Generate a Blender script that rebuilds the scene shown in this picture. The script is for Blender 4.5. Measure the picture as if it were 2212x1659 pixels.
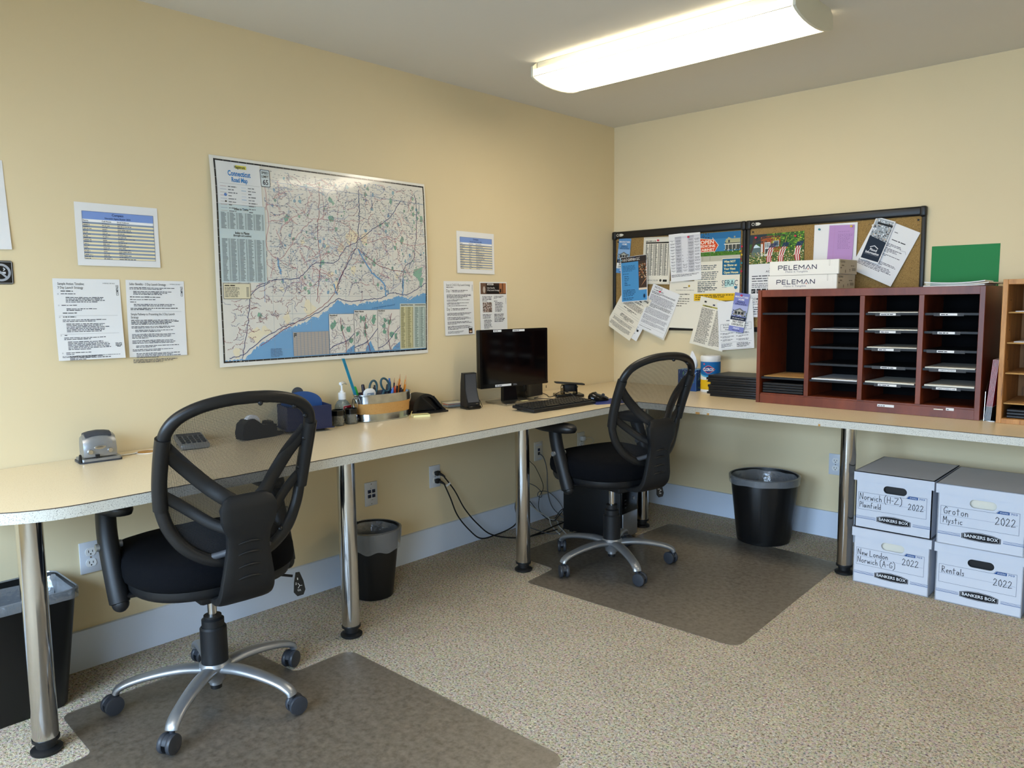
import bpy, bmesh, math, random
from mathutils import Vector, Matrix
from mathutils.geometry import tessellate_polygon

for o in list(bpy.data.objects): bpy.data.objects.remove(o, do_unlink=True)
SC = bpy.context.scene
COL = SC.collection
PI = math.pi

# ------------------------------------------------------------------ camera
W_PX, H_PX, F_PX = 2212, 1659, 1666.2
cam_d = bpy.data.cameras.new('camera'); cam = bpy.data.objects.new('camera', cam_d); COL.objects.link(cam)
cam_d.sensor_fit = 'HORIZONTAL'; cam_d.sensor_width = 36.0; cam_d.lens = 36.0 * F_PX / W_PX; cam_d.clip_start = 0.05
def cam_axes(yaw, pitch, roll):
    f = Vector((math.cos(yaw)*math.cos(pitch), math.sin(yaw)*math.cos(pitch), math.sin(pitch)))
    r = Vector((math.sin(yaw), -math.cos(yaw), 0)); u = r.cross(f)
    return r*math.cos(roll)+u*math.sin(roll), u*math.cos(roll)-r*math.sin(roll), f
_r, _u, _f = cam_axes(2.31848, -0.10635, -0.01228)
cam.matrix_world = Matrix(((_r.x, _u.x, -_f.x, 2.8555), (_r.y, _u.y, -_f.y, -4.0365), (_r.z, _u.z, -_f.z, 1.2536), (0, 0, 0, 1)))
SC.camera = cam
# ------------------------------------------------------------------ colour management
vs = SC.view_settings
vs.view_transform = 'Standard'; vs.look = 'None'; vs.gamma = 1.0; vs.use_curve_mapping = False
vs.exposure = 0.22
# ------------------------------------------------------------------ sky and daylight at the two rear windows
world = bpy.data.worlds.new('sky'); SC.world = world; world.use_nodes = True
wn = world.node_tree; bg = wn.nodes['Background']
sky = wn.nodes.new('ShaderNodeTexSky'); sky.sky_type = 'HOSEK_WILKIE'; sky.sun_direction = (0.3, 0.6, 0.74); sky.turbidity = 4.0
wn.links.new(sky.outputs['Color'], bg.inputs['Color']); bg.inputs['Strength'].default_value = 0.6
HC = 2.312
ROOM_X, ROOM_Y = 5.2, -5.4
WINDOWS = [(0.50, 1.90, 0.45, 2.0), (2.40, 3.80, 0.45, 2.0)]      # x0,x1,z0,z1 in the rear wall
DAY_W = 118.0
for (x0, x1, z0, z1) in WINDOWS:
    ld = bpy.data.lights.new('daylight', 'AREA'); ld.shape = 'RECTANGLE'; ld.size = x1-x0; ld.size_y = z1-z0
    ld.energy = DAY_W; ld.color = (0.53, 0.735, 1.0); ld.spread = math.radians(150)
    lo = bpy.data.objects.new('daylight', ld); COL.objects.link(lo)
    lo.location = ((x0+x1)/2, ROOM_Y-0.16, (z0+z1)/2); lo.rotation_euler = (PI/2-math.radians(46), 0, 0)
LAMP_L = 10.0            # radiance of the ceiling light lenses
LAMP_C = (1.0, 0.87, 0.67)

# ------------------------------------------------------------------ materials
def lin(c):
    if isinstance(c, str):
        c = c.lstrip('#'); c = tuple(int(c[i:i+2], 16)/255 for i in (0, 2, 4))
    return tuple((x/12.92 if x <= 0.04045 else ((x+0.055)/1.055)**2.4) for x in c)
def inp(b, n, v):
    if n in b.inputs: b.inputs[n].default_value = v
MATS = {}
def mat(name, col='#808080', rough=0.5, metal=0.0, noise=None, bump=None, coat=0.0, spec=0.5, trans=0.0, alpha=1.0, emit=None, ior=1.45, sheen=0.0):
    """noise=(scale, amount) mottles the colour; bump=(scale, strength) gives fine relief"""
    if name in MATS: return MATS[name]
    m = bpy.data.materials.new(name); m.use_nodes = True
    nt = m.node_tree; b = nt.nodes['Principled BSDF']
    c = lin(col) if isinstance(col, str) else col
    inp(b, 'Base Color', (*c, 1)); inp(b, 'Roughness', rough); inp(b, 'Metallic', metal); inp(b, 'Coat Weight', coat); inp(b, 'Coat Roughness', 0.08)
    inp(b, 'Specular IOR Level', spec); inp(b, 'Transmission Weight', trans); inp(b, 'Alpha', alpha); inp(b, 'IOR', ior); inp(b, 'Sheen Weight', sheen)
    if emit:
        inp(b, 'Emission Color', (*emit[0], 1)); inp(b, 'Emission Strength', emit[1])
    if noise or bump:
        tc = nt.nodes.new('ShaderNodeTexCoord')
    if noise:
        n = nt.nodes.new('ShaderNodeTexNoise'); n.inputs['Scale'].default_value = noise[0]; n.inputs['Detail'].default_value = 4
        nt.links.new(tc.outputs['Object'], n.inputs['Vector'])
        r = nt.nodes.new('ShaderNodeMapRange'); r.inputs['From Min'].default_value = 0.3; r.inputs['From Max'].default_value = 0.7
        r.inputs['To Min'].default_value = 1-noise[1]; r.inputs['To Max'].default_value = 1+noise[1]
        nt.links.new(n.outputs['Fac'], r.inputs['Value'])
        mx = nt.nodes.new('ShaderNodeVectorMath'); mx.operation = 'SCALE'; mx.inputs[0].default_value = c
        nt.links.new(r.outputs['Result'], mx.inputs['Scale']); nt.links.new(mx.outputs['Vector'], b.inputs['Base Color'])
    if bump:
        n2 = nt.nodes.new('ShaderNodeTexNoise'); n2.inputs['Scale'].default_value = bump[0]; n2.inputs['Detail'].default_value = 3
        nt.links.new(tc.outputs['Object'], n2.inputs['Vector'])
        bp = nt.nodes.new('ShaderNodeBump'); bp.inputs['Strength'].default_value = bump[1]; bp.inputs['Distance'].default_value = 0.002
        nt.links.new(n2.outputs['Fac'], bp.inputs['Height']); nt.links.new(bp.outputs['Normal'], b.inputs['Normal'])
    MATS[name] = m
    return m
def nodes_of(name):
    m = bpy.data.materials.new(name); m.use_nodes = True; MATS[name] = m
    return m, m.node_tree, m.node_tree.nodes['Principled BSDF']
def ramp(nt, stops, interp='LINEAR'):
    r = nt.nodes.new('ShaderNodeValToRGB'); r.color_ramp.interpolation = interp
    e = r.color_ramp.elements
    while len(e) < len(stops): e.new(0.5)
    for k, (p, c) in enumerate(stops):
        e[k].position = p; e[k].color = (*lin(c), 1)
    return r
def noise_node(nt, vec, scale, detail=3, rough=0.5):
    n = nt.nodes.new('ShaderNodeTexNoise'); n.inputs['Scale'].default_value = scale; n.inputs['Detail'].default_value = detail; n.inputs['Roughness'].default_value = rough
    nt.links.new(vec, n.inputs['Vector']); return n

mat('wall_paint', '#e0cfa9', 0.62, noise=(1.3, 0.02), bump=(90, 0.05), spec=0.3)
mat('ceiling_paint', '#dad8d2', 0.8, noise=(1.0, 0.015), spec=0.2)
mat('trim_paint', '#d3dcea', 0.4, noise=(3, 0.015), spec=0.4)
mat('window_frame', '#e8e8e4', 0.4, noise=(4, 0.01))
# carpet: multi-coloured loop pile
m, nt, b = nodes_of('carpet'); tc = nt.nodes.new('ShaderNodeTexCoord')
n1 = noise_node(nt, tc.outputs['Object'], 135, 2, 0.8); n2 = noise_node(nt, tc.outputs['Object'], 4.0, 4, 0.6); n3 = noise_node(nt, tc.outputs['Object'], 55, 3, 0.6)
rp = ramp(nt, [(0.33, '#2c231a'), (0.41, '#75644d'), (0.47, '#b3a184'), (0.53, '#cdbc9e'), (0.58, '#8d7a62'), (0.66, '#f2e6cc')])
nt.links.new(n1.outputs['Fac'], rp.inputs['Fac'])
vo = nt.nodes.new('ShaderNodeTexVoronoi'); vo.inputs['Scale'].default_value = 130; nt.links.new(tc.outputs['Object'], vo.inputs['Vector'])
hs = nt.nodes.new('ShaderNodeHueSaturation'); hs.inputs['Saturation'].default_value = 0.55; hs.inputs['Value'].default_value = 0.8
nt.links.new(vo.outputs['Color'], hs.inputs['Color'])
mx = nt.nodes.new('ShaderNodeMix'); mx.data_type = 'RGBA'; mx.inputs[0].default_value = 0.17
nt.links.new(rp.outputs['Color'], mx.inputs[6]); nt.links.new(hs.outputs['Color'], mx.inputs[7])
mr = nt.nodes.new('ShaderNodeMapRange'); mr.inputs['From Min'].default_value = 0.3; mr.inputs['From Max'].default_value = 0.7; mr.inputs['To Min'].default_value = 0.86; mr.inputs['To Max'].default_value = 1.12
ad = nt.nodes.new('ShaderNodeMath'); ad.operation = 'ADD'; nt.links.new(n2.outputs['Fac'], ad.inputs[0]); nt.links.new(n3.outputs['Fac'], ad.inputs[1])
hf = nt.nodes.new('ShaderNodeMath'); hf.operation = 'MULTIPLY'; hf.inputs[1].default_value = 0.5; nt.links.new(ad.outputs[0], hf.inputs[0]); nt.links.new(hf.outputs[0], mr.inputs['Value'])
vm = nt.nodes.new('ShaderNodeVectorMath'); vm.operation = 'SCALE'; nt.links.new(mx.outputs[2], vm.inputs[0]); nt.links.new(mr.outputs['Result'], vm.inputs['Scale'])
nt.links.new(vm.outputs['Vector'], b.inputs['Base Color']); inp(b, 'Roughness', 0.95); inp(b, 'Specular IOR Level', 0.1)
bp = nt.nodes.new('ShaderNodeBump'); bp.inputs['Strength'].default_value = 0.8; bp.inputs['Distance'].default_value = 0.004
nt.links.new(n1.outputs['Fac'], bp.inputs['Height']); nt.links.new(bp.outputs['Normal'], b.inputs['Normal'])
# laminates with fine speckle
def speckle(name, base, dark, light, rough, scale, coat=0.0, lo=0.36, hi=0.66):
    m, nt, b = nodes_of(name); tc = nt.nodes.new('ShaderNodeTexCoord')
    n1 = noise_node(nt, tc.outputs['Object'], scale, 2, 0.6)
    rp = ramp(nt, [(lo-0.05, dark), (lo+0.03, base), (hi-0.03, base), (hi+0.05, light)])
    nt.links.new(n1.outputs['Fac'], rp.inputs['Fac']); nt.links.new(rp.outputs['Color'], b.inputs['Base Color'])
    inp(b, 'Roughness', rough); inp(b, 'Coat Weight', coat); inp(b, 'Coat Roughness', 0.12)
speckle('laminate_top', '#e6d3b0', '#c6ae88', '#f0e2c6', 0.30, 330)
speckle('laminate_edge', '#cbc7bb', '#77726a', '#e0ddd4', 0.45, 380, lo=0.39)
speckle('cork', '#9a7a45', '#6c5330', '#b99a62', 0.9, 330, lo=0.40)
speckle('kraft', '#bd8f51', '#a97c42', '#cba164', 0.85, 200)
mat('seam', '#4a3d33', 0.6, noise=(40, 0.2))
mat('chrome', '#c9c8c6', 0.13, 1.0, noise=(6, 0.03))
mat('chrome_dull', '#b9b7b3', 0.26, 1.0, noise=(9, 0.05))
mat('galvanised', '#b9bec2', 0.22, 1.0, noise=(22, 0.16), bump=(30, 0.05))
mat('silver_paint', '#9fa2a6', 0.34, 0.75, noise=(30, 0.04))
mat('black_plastic', '#121315', 0.48, bump=(300, 0.06), noise=(5, 0.08))
mat('black_gloss', '#0b0b0c', 0.16, noise=(5, 0.08))
mat('black_frame', '#161617', 0.4, bump=(350, 0.05), noise=(4, 0.08))
mat('grey_rubber', '#3b3d42', 0.55, noise=(8, 0.06))
mat('caster_grey', '#2f3238', 0.42, noise=(8, 0.06))
mat('seat_fabric', '#07080c', 0.95, bump=(600, 0.5), noise=(300, 0.2), spec=0.15)
mat('bin_black', '#0c0c0d', 0.42, noise=(5, 0.1))
mat('plate_white', '#cfd3da', 0.35, noise=(5, 0.01))
mat('plate_ivory', '#d6d2c6', 0.4, noise=(5, 0.01))
mat('slot_dark', '#1a1a1c', 0.6, noise=(5, 0.05))
mat('jack_blue', '#1e2c52', 0.4, noise=(5, 0.05))
mat('white_plastic', '#e6e6e4', 0.35, noise=(5, 0.01))
mat('paper_white', '#e6e6e6', 0.7, noise=(6, 0.012), spec=0.2)
mat('paper_cream', '#e6e0d0', 0.7, noise=(6, 0.012), spec=0.2)
mat('map_paper', '#e6e4dc', 0.22, noise=(5, 0.01), coat=0.6)
mat('card_white', '#d3d6df', 0.65, noise=(9, 0.02), spec=0.2)
mat('box_white', '#e6e3da', 0.5, noise=(9, 0.015))
mat('box_end', '#c3b59d', 0.6, noise=(9, 0.02))
mat('navy', '#1d2442', 0.4, noise=(5, 0.05))
mat('blue_panel', '#284a7c', 0.4, noise=(5, 0.05))
mat('green_paper', '#0d7d3c', 0.6, noise=(5, 0.02))
mat('purple_paper', '#b78fc4', 0.7, noise=(5, 0.02))
mat('blue_brochure', '#5b97cd', 0.4, noise=(5, 0.02))
mat('sticky_yellow', '#eee6a8', 0.7, noise=(5, 0.02))
mat('orange_red', '#d4481c', 0.5, noise=(5, 0.04))
mat('teal_plastic', '#1d7fa0', 0.2, noise=(30, 0.15), coat=0.4)
mat('scissor_teal', '#2b4d58', 0.45, noise=(5, 0.05))
mat('green_plastic', '#2fae3e', 0.35, noise=(5, 0.04))
mat('blue_plastic', '#3a6cb4', 0.35, noise=(5, 0.04))
mat('pencil_orange', '#d98122', 0.45, noise=(12, 0.05))
mat('pencil_dark', '#2a1f28', 0.45, noise=(12, 0.05))
mat('pencil_wood', '#c89c74', 0.7, noise=(60, 0.1))
mat('pad_blue', '#22317c', 0.6, noise=(40, 0.06))
mat('cable_black', '#141415', 0.5, noise=(5, 0.05))
mat('cable_grey', '#5b5c60', 0.5, noise=(5, 0.05))
mat('cable_white', '#b9b7b0', 0.5, noise=(5, 0.03))
mat('screen_black', '#050506', 0.08, noise=(3, 0.05))
mat('cork_hole', '#1b130a', 0.8, noise=(5, 0.05))
mat('sign_black', '#131314', 0.35, noise=(5, 0.05))
mat('clip_metal', '#dedbd2', 0.42, 0.8, noise=(20, 0.05))
mat('red_book', '#8a1f2a', 0.7, noise=(60, 0.2), spec=0.15)
mat('tray_black', '#141518', 0.42, noise=(6, 0.1))
mat('shelf_black', '#101216', 0.5, noise=(6, 0.06))
mat('sorter_back', '#060607', 0.8, noise=(6, 0.1), spec=0.1)
mat('tissue', '#e8e8ea', 0.8, noise=(6, 0.01))
mat('fixture_white', '#d9d6c4', 0.4, noise=(5, 0.01))
mat('pin_red', '#d0204a', 0.3, noise=(5, 0.03)); mat('pin_yellow', '#d9b021', 0.3, noise=(5, 0.03)); mat('pin_green', '#2a7a3c', 0.3, noise=(5, 0.03)); mat('pin_teal', '#1c7f8c', 0.3, noise=(5, 0.03)); mat('pin_white', '#e2dcd2', 0.3, noise=(5, 0.03))
# wood with grain
def wood(name, c0, c1, scale, stretch, rough, knots=None):
    m, nt, b = nodes_of(name); tc = nt.nodes.new('ShaderNodeTexCoord')
    mp = nt.nodes.new('ShaderNodeMapping'); mp.inputs['Scale'].default_value = stretch; nt.links.new(tc.outputs['Object'], mp.inputs['Vector'])
    n1 = noise_node(nt, mp.outputs['Vector'], scale, 5, 0.65)
    st = [(0.32, c0), (0.68, c1)]
    if knots: st = [(0.28, knots), (0.36, c0), (0.7, c1)]
    rp = ramp(nt, st); nt.links.new(n1.outputs['Fac'], rp.inputs['Fac']); nt.links.new(rp.outputs['Color'], b.inputs['Base Color']); inp(b, 'Roughness', rough)
wood('cherry', '#5c2410', '#7e391d', 9, (1, 1, 0.25), 0.38)
wood('oak', '#b07638', '#cf9655', 12, (3, 3, 0.5), 0.5, '#5d3a1a')
wood('oak_inner', '#8a5c28', '#a87438', 10, (3, 3, 0.5), 0.55, '#4f3114')
# chair back: woven mesh with open cells
m, nt, b = nodes_of('chair_mesh'); tc = nt.nodes.new('ShaderNodeTexCoord')
sep = nt.nodes.new('ShaderNodeSeparateXYZ'); nt.links.new(tc.outputs['Object'], sep.inputs[0])
def wv(sock, k):
    a = nt.nodes.new('ShaderNodeMath'); a.operation = 'MULTIPLY'; a.inputs[1].default_value = k; nt.links.new(sock, a.inputs[0]); return a.outputs[0]
def mth(op, a, bb=None):
    x = nt.nodes.new('ShaderNodeMath'); x.operation = op
    if hasattr(a, 'links'): nt.links.new(a, x.inputs[0])
    else: x.inputs[0].default_value = a
    if bb is not None:
        if hasattr(bb, 'links'): nt.links.new(bb, x.inputs[1])
        else: x.inputs[1].default_value = bb
    return x.outputs[0]
PITCH = 0.0042
cx_ = mth('COSINE', wv(sep.outputs['X'], 2*PI/PITCH)); cz_ = mth('COSINE', wv(sep.outputs['Z'], 2*PI/(PITCH*1.1)))
hole = mth('GREATER_THAN', mth('ABSOLUTE', mth('MULTIPLY', cx_, cz_)), 0.50)
tr = nt.nodes.new('ShaderNodeBsdfTransparent'); ms = nt.nodes.new('ShaderNodeMixShader'); out = nt.nodes['Material Output']
inp(b, 'Base Color', (0.012, 0.012, 0.014, 1)); inp(b, 'Roughness', 0.8)
nt.links.new(hole, ms.inputs[0]); nt.links.new(b.outputs[0], ms.inputs[1]); nt.links.new(tr.outputs[0], ms.inputs[2]); nt.links.new(ms.outputs[0], out.inputs['Surface'])
# thin see-through sheets: vinyl mat, bin liner film, glass
def sheet(name, tint, body, body_w, rough, gloss=0.06, bump=None):
    m, nt, b = nodes_of(name); out = nt.nodes['Material Output']
    tr = nt.nodes.new('ShaderNodeBsdfTransparent'); tr.inputs[0].default_value = (*tint, 1)
    df = nt.nodes.new('ShaderNodeBsdfDiffuse'); df.inputs[0].default_value = (*body, 1)
    gl = nt.nodes.new('ShaderNodeBsdfGlossy'); gl.inputs['Roughness'].default_value = rough
    m1 = nt.nodes.new('ShaderNodeMixShader'); m1.inputs[0].default_value = body_w; nt.links.new(tr.outputs[0], m1.inputs[1]); nt.links.new(df.outputs[0], m1.inputs[2])
    fr = nt.nodes.new('ShaderNodeFresnel'); fr.inputs[0].default_value = 1.45
    ml = nt.nodes.new('ShaderNodeMath'); ml.operation = 'MULTIPLY_ADD'; ml.inputs[1].default_value = 0.8; ml.inputs[2].default_value = gloss*0.2; nt.links.new(fr.outputs[0], ml.inputs[0])
    m2 = nt.nodes.new('ShaderNodeMixShader'); nt.links.new(ml.outputs[0], m2.inputs[0]); nt.links.new(m1.outputs[0], m2.inputs[1]); nt.links.new(gl.outputs[0], m2.inputs[2])
    nt.links.new(m2.outputs[0], out.inputs['Surface'])
    if bump:
        tc = nt.nodes.new('ShaderNodeTexCoord'); n2 = noise_node(nt, tc.outputs['Object'], bump[0], 3)
        bp = nt.nodes.new('ShaderNodeBump'); bp.inputs['Strength'].default_value = bump[1]; bp.inputs['Distance'].default_value = 0.003
        nt.links.new(n2.outputs['Fac'], bp.inputs['Height']); nt.links.new(bp.outputs['Normal'], gl.inputs['Normal']); nt.links.new(bp.outputs['Normal'], df.inputs['Normal'])
sheet('vinyl', (0.83, 0.815, 0.79), (0.30, 0.27, 0.23), 0.13, 0.42, 0.05, (60, 0.15))
vt = MATS['vinyl'].node_tree; vtc = vt.nodes.new('ShaderNodeTexCoord'); vn = noise_node(vt, vtc.outputs['Object'], 48, 5, 0.75)      # mottling painted in to mimic the carpet showing through the mat
vr = ramp(vt, [(0.36, '#8a8174'), (0.50, '#a1978a'), (0.64, '#c0b6a8')]); vt.links.new(vn.outputs['Fac'], vr.inputs['Fac']); vt.links.new(vr.outputs['Color'], [n for n in vt.nodes if n.type == 'BSDF_DIFFUSE'][0].inputs[0])
vr2 = ramp(vt, [(0.36, '#dedad3'), (0.50, '#efece7'), (0.64, '#fbf9f5')]); vt.links.new(vn.outputs['Fac'], vr2.inputs['Fac']); vt.links.new(vr2.outputs['Color'], [n for n in vt.nodes if n.type == 'BSDF_TRANSPARENT'][0].inputs[0])
sheet('film', (0.72, 0.74, 0.77), (0.60, 0.63, 0.67), 0.24, 0.15, 0.3, (40, 0.9))
sheet('tape_grey', (0.85, 0.85, 0.87), (0.10, 0.105, 0.115), 0.5, 0.7, 0.0)
sheet('clear_glass', (0.93, 0.95, 0.95), (0.7, 0.75, 0.78), 0.05, 0.05, 0.1)
sheet('gel', (0.75, 0.86, 0.90), (0.6, 0.72, 0.78), 0.25, 0.08, 0.1)
# flat print: colour comes with the printed shapes
def print_mat(name, rough, coat):
    m, nt, b = nodes_of(name); at = nt.nodes.new('ShaderNodeAttribute'); at.attribute_name = 'Col'
    nt.links.new(at.outputs['Color'], b.inputs['Base Color']); inp(b, 'Roughness', rough); inp(b, 'Coat Weight', coat); inp(b, 'Specular IOR Level', 0.25 if coat == 0 else 0.5); inp(b, 'Coat Roughness', 0.08)
print_mat('print', 0.65, 0.0); print_mat('print_gloss', 0.25, 0.6)
# ceiling light lens, glowing
m, nt, b = nodes_of('lens_glow'); tc = nt.nodes.new('ShaderNodeTexCoord'); sep = nt.nodes.new('ShaderNodeSeparateXYZ'); nt.links.new(tc.outputs['Object'], sep.inputs[0])
ab = nt.nodes.new('ShaderNodeMath'); ab.operation = 'ABSOLUTE'; nt.links.new(sep.outputs['X'], ab.inputs[0])
mr = nt.nodes.new('ShaderNodeMapRange'); mr.interpolation_type = 'SMOOTHSTEP'; mr.inputs['From Min'].default_value = 0.35; mr.inputs['From Max'].default_value = 0.60; mr.inputs['To Min'].default_value = LAMP_L; mr.inputs['To Max'].default_value = LAMP_L*0.16
nt.links.new(ab.outputs[0], mr.inputs['Value']); nt.links.new(mr.outputs['Result'], b.inputs['Emission Strength']); inp(b, 'Emission Color', (*LAMP_C, 1)); inp(b, 'Base Color', (0.8, 0.78, 0.7, 1)); inp(b, 'Roughness', 0.3)

mat('lens_lip', '#e6e0cc', 0.4, noise=(5, 0.01), emit=(LAMP_C, 1.1))

# ------------------------------------------------------------------ mesh helpers
class MB:
    def __init__(s): s.v = []; s.f = []
    def add(s, vv, ff, M=None):
        n = len(s.v)
        s.v += [tuple(M @ Vector(p)) if M is not None else tuple(p) for p in vv]
        s.f += [tuple(i+n for i in f) for f in ff]; return s
    def box(s, c, d, M=None):
        x, y, z = d[0]/2, d[1]/2, d[2]/2
        vv = [(c[0]+i*x, c[1]+j*y, c[2]+k*z) for i in (-1, 1) for j in (-1, 1) for k in (-1, 1)]
        return s.add(vv, [(0, 1, 3, 2), (4, 6, 7, 5), (0, 4, 5, 1), (2, 3, 7, 6), (0, 2, 6, 4), (1, 5, 7, 3)], M)
    def rbox(s, c, d, r, M=None, seg=2):
        bm = bmesh.new(); bmesh.ops.create_cube(bm, size=1.0)
        for v in bm.verts: v.co = Vector((v.co.x*d[0], v.co.y*d[1], v.co.z*d[2]))
        bmesh.ops.bevel(bm, geom=list(bm.edges), offset=min(r, min(d)*0.49), segments=seg, affect='EDGES', profile=0.5)
        bm.verts.index_update()
        vv = [(v.co.x+c[0], v.co.y+c[1], v.co.z+c[2]) for v in bm.verts]; ff = [tuple(v.index for v in f.verts) for f in bm.faces]
        bm.free(); return s.add(vv, ff, M)
    def loops(s, rings, close=True, cap=True, M=None):
        """rings: list of equal-length point loops"""
        n = len(rings[0]); vv = [p for r in rings for p in r]; ff = []
        for i in range(len(rings)-1):
            for j in range(n if close else n-1):
                k = (j+1) % n; ff.append((i*n+j, i*n+k, (i+1)*n+k, (i+1)*n+j))
        if cap and close: ff.append(tuple(range(n-1, -1, -1))); ff.append(tuple((len(rings)-1)*n+j for j in range(n)))
        return s.add(vv, ff, M)
    def lathe(s, prof, c=(0, 0, 0), seg=32, M=None, sx=1.0, sy=1.0, cap=True):
        return s.loops([[(c[0]+r*sx*math.cos(2*PI*j/seg), c[1]+r*sy*math.sin(2*PI*j/seg), c[2]+z) for j in range(seg)] for r, z in prof], True, cap, M)
    def cyl(s, p0, p1, r0, r1=None, seg=16, M=None):
        return s.tube([p0, p1], [r0, r0 if r1 is None else r1], seg, M)
    def tube(s, pts, r, seg=10, M=None, flat=None):
        pts = [Vector(p) for p in pts]; rs = r if isinstance(r, (list, tuple)) else [r]*len(pts)
        rings = []; nrm = None
        for i, p in enumerate(pts):
            t = (pts[min(i+1, len(pts)-1)]-pts[max(i-1, 0)])
            if t.length < 1e-9: t = Vector((0, 0, 1))
            t.normalize()
            if nrm is None:
                nrm = Vector((0, 0, 1)) if abs(t.z) < 0.9 else Vector((1, 0, 0))
                if flat is not None: nrm = Vector(flat[0])
            nrm = (nrm - t*nrm.dot(t)); nrm.normalize(); bn = t.cross(nrm)
            a, bb = (1, 1) if flat is None else (flat[1], flat[2])
            rings.append([tuple(p + nrm*(rs[i]*a*math.cos(2*PI*j/seg)) + bn*(rs[i]*bb*math.sin(2*PI*j/seg))) for j in range(seg)])
        return s.loops(rings, True, True, M)
    def ring(s, pts, r, seg=10, M=None, ry=None):
        """closed tube; ry = second radius (along local out-of-plane)"""
        pts = [Vector(p) for p in pts]; n = len(pts); ctr = sum(pts, Vector())/n; rings = []
        for i, p in enumerate(pts):
            t = (pts[(i+1) % n]-pts[i-1]).normalized(); o = (p-ctr); o = (o-t*o.dot(t)).normalized(); bn = t.cross(o)
            rings.append([tuple(p+o*(r*math.cos(2*PI*j/seg))+bn*((ry or r)*math.sin(2*PI*j/seg))) for j in range(seg)])
        vv = [p for q in rings for p in q]; ff = []
        for i in range(n):
            a, bb = i*seg, ((i+1) % n)*seg
            for j in range(seg): k = (j+1) % seg; ff.append((a+j, bb+j, bb+k, a+k))
        return s.add(vv, ff, M)
    def prism(s, poly, z0, z1, M=None, holes=()):
        """2-D outline (x,y) extruded along z; holes are inner outlines"""
        loops = [[Vector((p[0], p[1], 0)) for p in L] for L in [poly, *holes]]
        flat = [p for L in loops for p in L]; tri = tessellate_polygon(loops); n = len(flat)
        vv = [(p.x, p.y, z0) for p in flat]+[(p.x, p.y, z1) for p in flat]
        ff = [tuple(t) for t in tri]; a, bb, c = [flat[i] for i in ff[0]]
        if (bb-a).cross(c-a).z > 0: ff = [f[::-1] for f in ff]
        ff += [tuple(i+n for i in f[::-1]) for f in ff]; k = 0
        for L in loops:
            m_ = len(L)
            for i in range(m_): j = (i+1) % m_; ff.append((k+i, k+j, k+j+n, k+i+n))
            k += m_
        return s.add(vv, ff, M)
    def sphere(s, c, r, M=None, seg=12, rings=8, sc=(1, 1, 1)):
        pr = [(max(1e-4, math.sin(PI*i/rings))*r, -math.cos(PI*i/rings)*r) for i in range(rings+1)]
        return s.loops([[(c[0]+q*sc[0]*math.cos(2*PI*j/seg), c[1]+q*sc[1]*math.sin(2*PI*j/seg), c[2]+z*sc[2]) for j in range(seg)] for q, z in pr], True, True, M)
    def build(s, name, material, parent=None, smooth=35, M=None):
        me = bpy.data.meshes.new(name); me.from_pydata(s.v, [], s.f); me.update()
        bm = bmesh.new(); bm.from_mesh(me); bmesh.ops.recalc_face_normals(bm, faces=bm.faces); bm.to_mesh(me); bm.free()
        me.materials.append(MATS[material])
        if smooth: me.shade_smooth(); me.set_sharp_from_angle(angle=math.radians(smooth))
        o = bpy.data.objects.new(name, me); COL.objects.link(o)
        if parent: o.parent = parent
        if M is not None: o.matrix_local = M
        return o
def T(x=0, y=0, z=0): return Matrix.Translation((x, y, z))
def RZ(a): return Matrix.Rotation(math.radians(a), 4, 'Z')
def RX(a): return Matrix.Rotation(math.radians(a), 4, 'X')
def RY(a): return Matrix.Rotation(math.radians(a), 4, 'Y')
def empty(name, M=None):
    o = bpy.data.objects.new(name, None); o.empty_display_size = 0.1; COL.objects.link(o)
    if M is not None: o.matrix_world = M
    return o
def tag(o, label, cat, group=None):
    o['label'] = label; o['category'] = cat
    if group: o['group'] = group
    return o
def struct(o): o['kind'] = 'structure'; return o
def copy_tree(o, parent=None):
    c = o.copy(); COL.objects.link(c)
    if parent: c.parent = parent
    for ch in [k for k in bpy.data.objects if k.parent == o]: copy_tree(ch, c)
    return c
def circle(cx, cy, r, n=24, ry=None, a0=0): return [(cx+r*math.cos(a0+2*PI*i/n), cy+(ry or r)*math.sin(a0+2*PI*i/n)) for i in range(n)]
def rrect(x0, y0, x1, y1, r, n=6):
    P = []
    for cx, cy, a in ((x1-r, y1-r, 0), (x0+r, y1-r, PI/2), (x0+r, y0+r, PI), (x1-r, y0+r, 3*PI/2)):
        P += [(cx+r*math.cos(a+PI/2*i/n), cy+r*math.sin(a+PI/2*i/n)) for i in range(n+1)]
    return P
def smooth_path(pts, n=6):
    P = [Vector(p) for p in pts]; out = []
    for i in range(len(P)-1):
        p0, p1, p2, p3 = P[max(i-1, 0)], P[i], P[i+1], P[min(i+2, len(P)-1)]
        for k in range(n):
            t = k/n; out.append(0.5*((2*p1)+(p2-p0)*t+(2*p0-5*p1+4*p2-p3)*t*t+(3*p1-p0-3*p2+p3)*t**3))
    return out+[P[-1]]
def interp(tab, t):
    if t <= tab[0][0]: return tab[0][1]
    for (a, va), (b, vb) in zip(tab, tab[1:]):
        if t <= b: return va+(vb-va)*(t-a)/(b-a)
    return tab[-1][1]

# ------------------------------------------------------------------ printed matter
TXT = {}
def text_geo(body, bold=0.0):
    k = (body, bold)
    if k not in TXT:
        cu = bpy.data.curves.new('t', 'FONT'); cu.body = body; cu.size = 1.0; cu.resolution_u = 2; cu.offset = bold; cu.fill_mode = 'FRONT'
        ob = bpy.data.objects.new('t', cu); me = bpy.data.meshes.new_from_object(ob)
        v = [(p.co.x, p.co.y) for p in me.vertices]; f = [tuple(q.vertices) for q in me.polygons]
        bpy.data.meshes.remove(me); bpy.data.objects.remove(ob); bpy.data.curves.remove(cu); TXT[k] = (v, f)
    return TXT[k]
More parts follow.
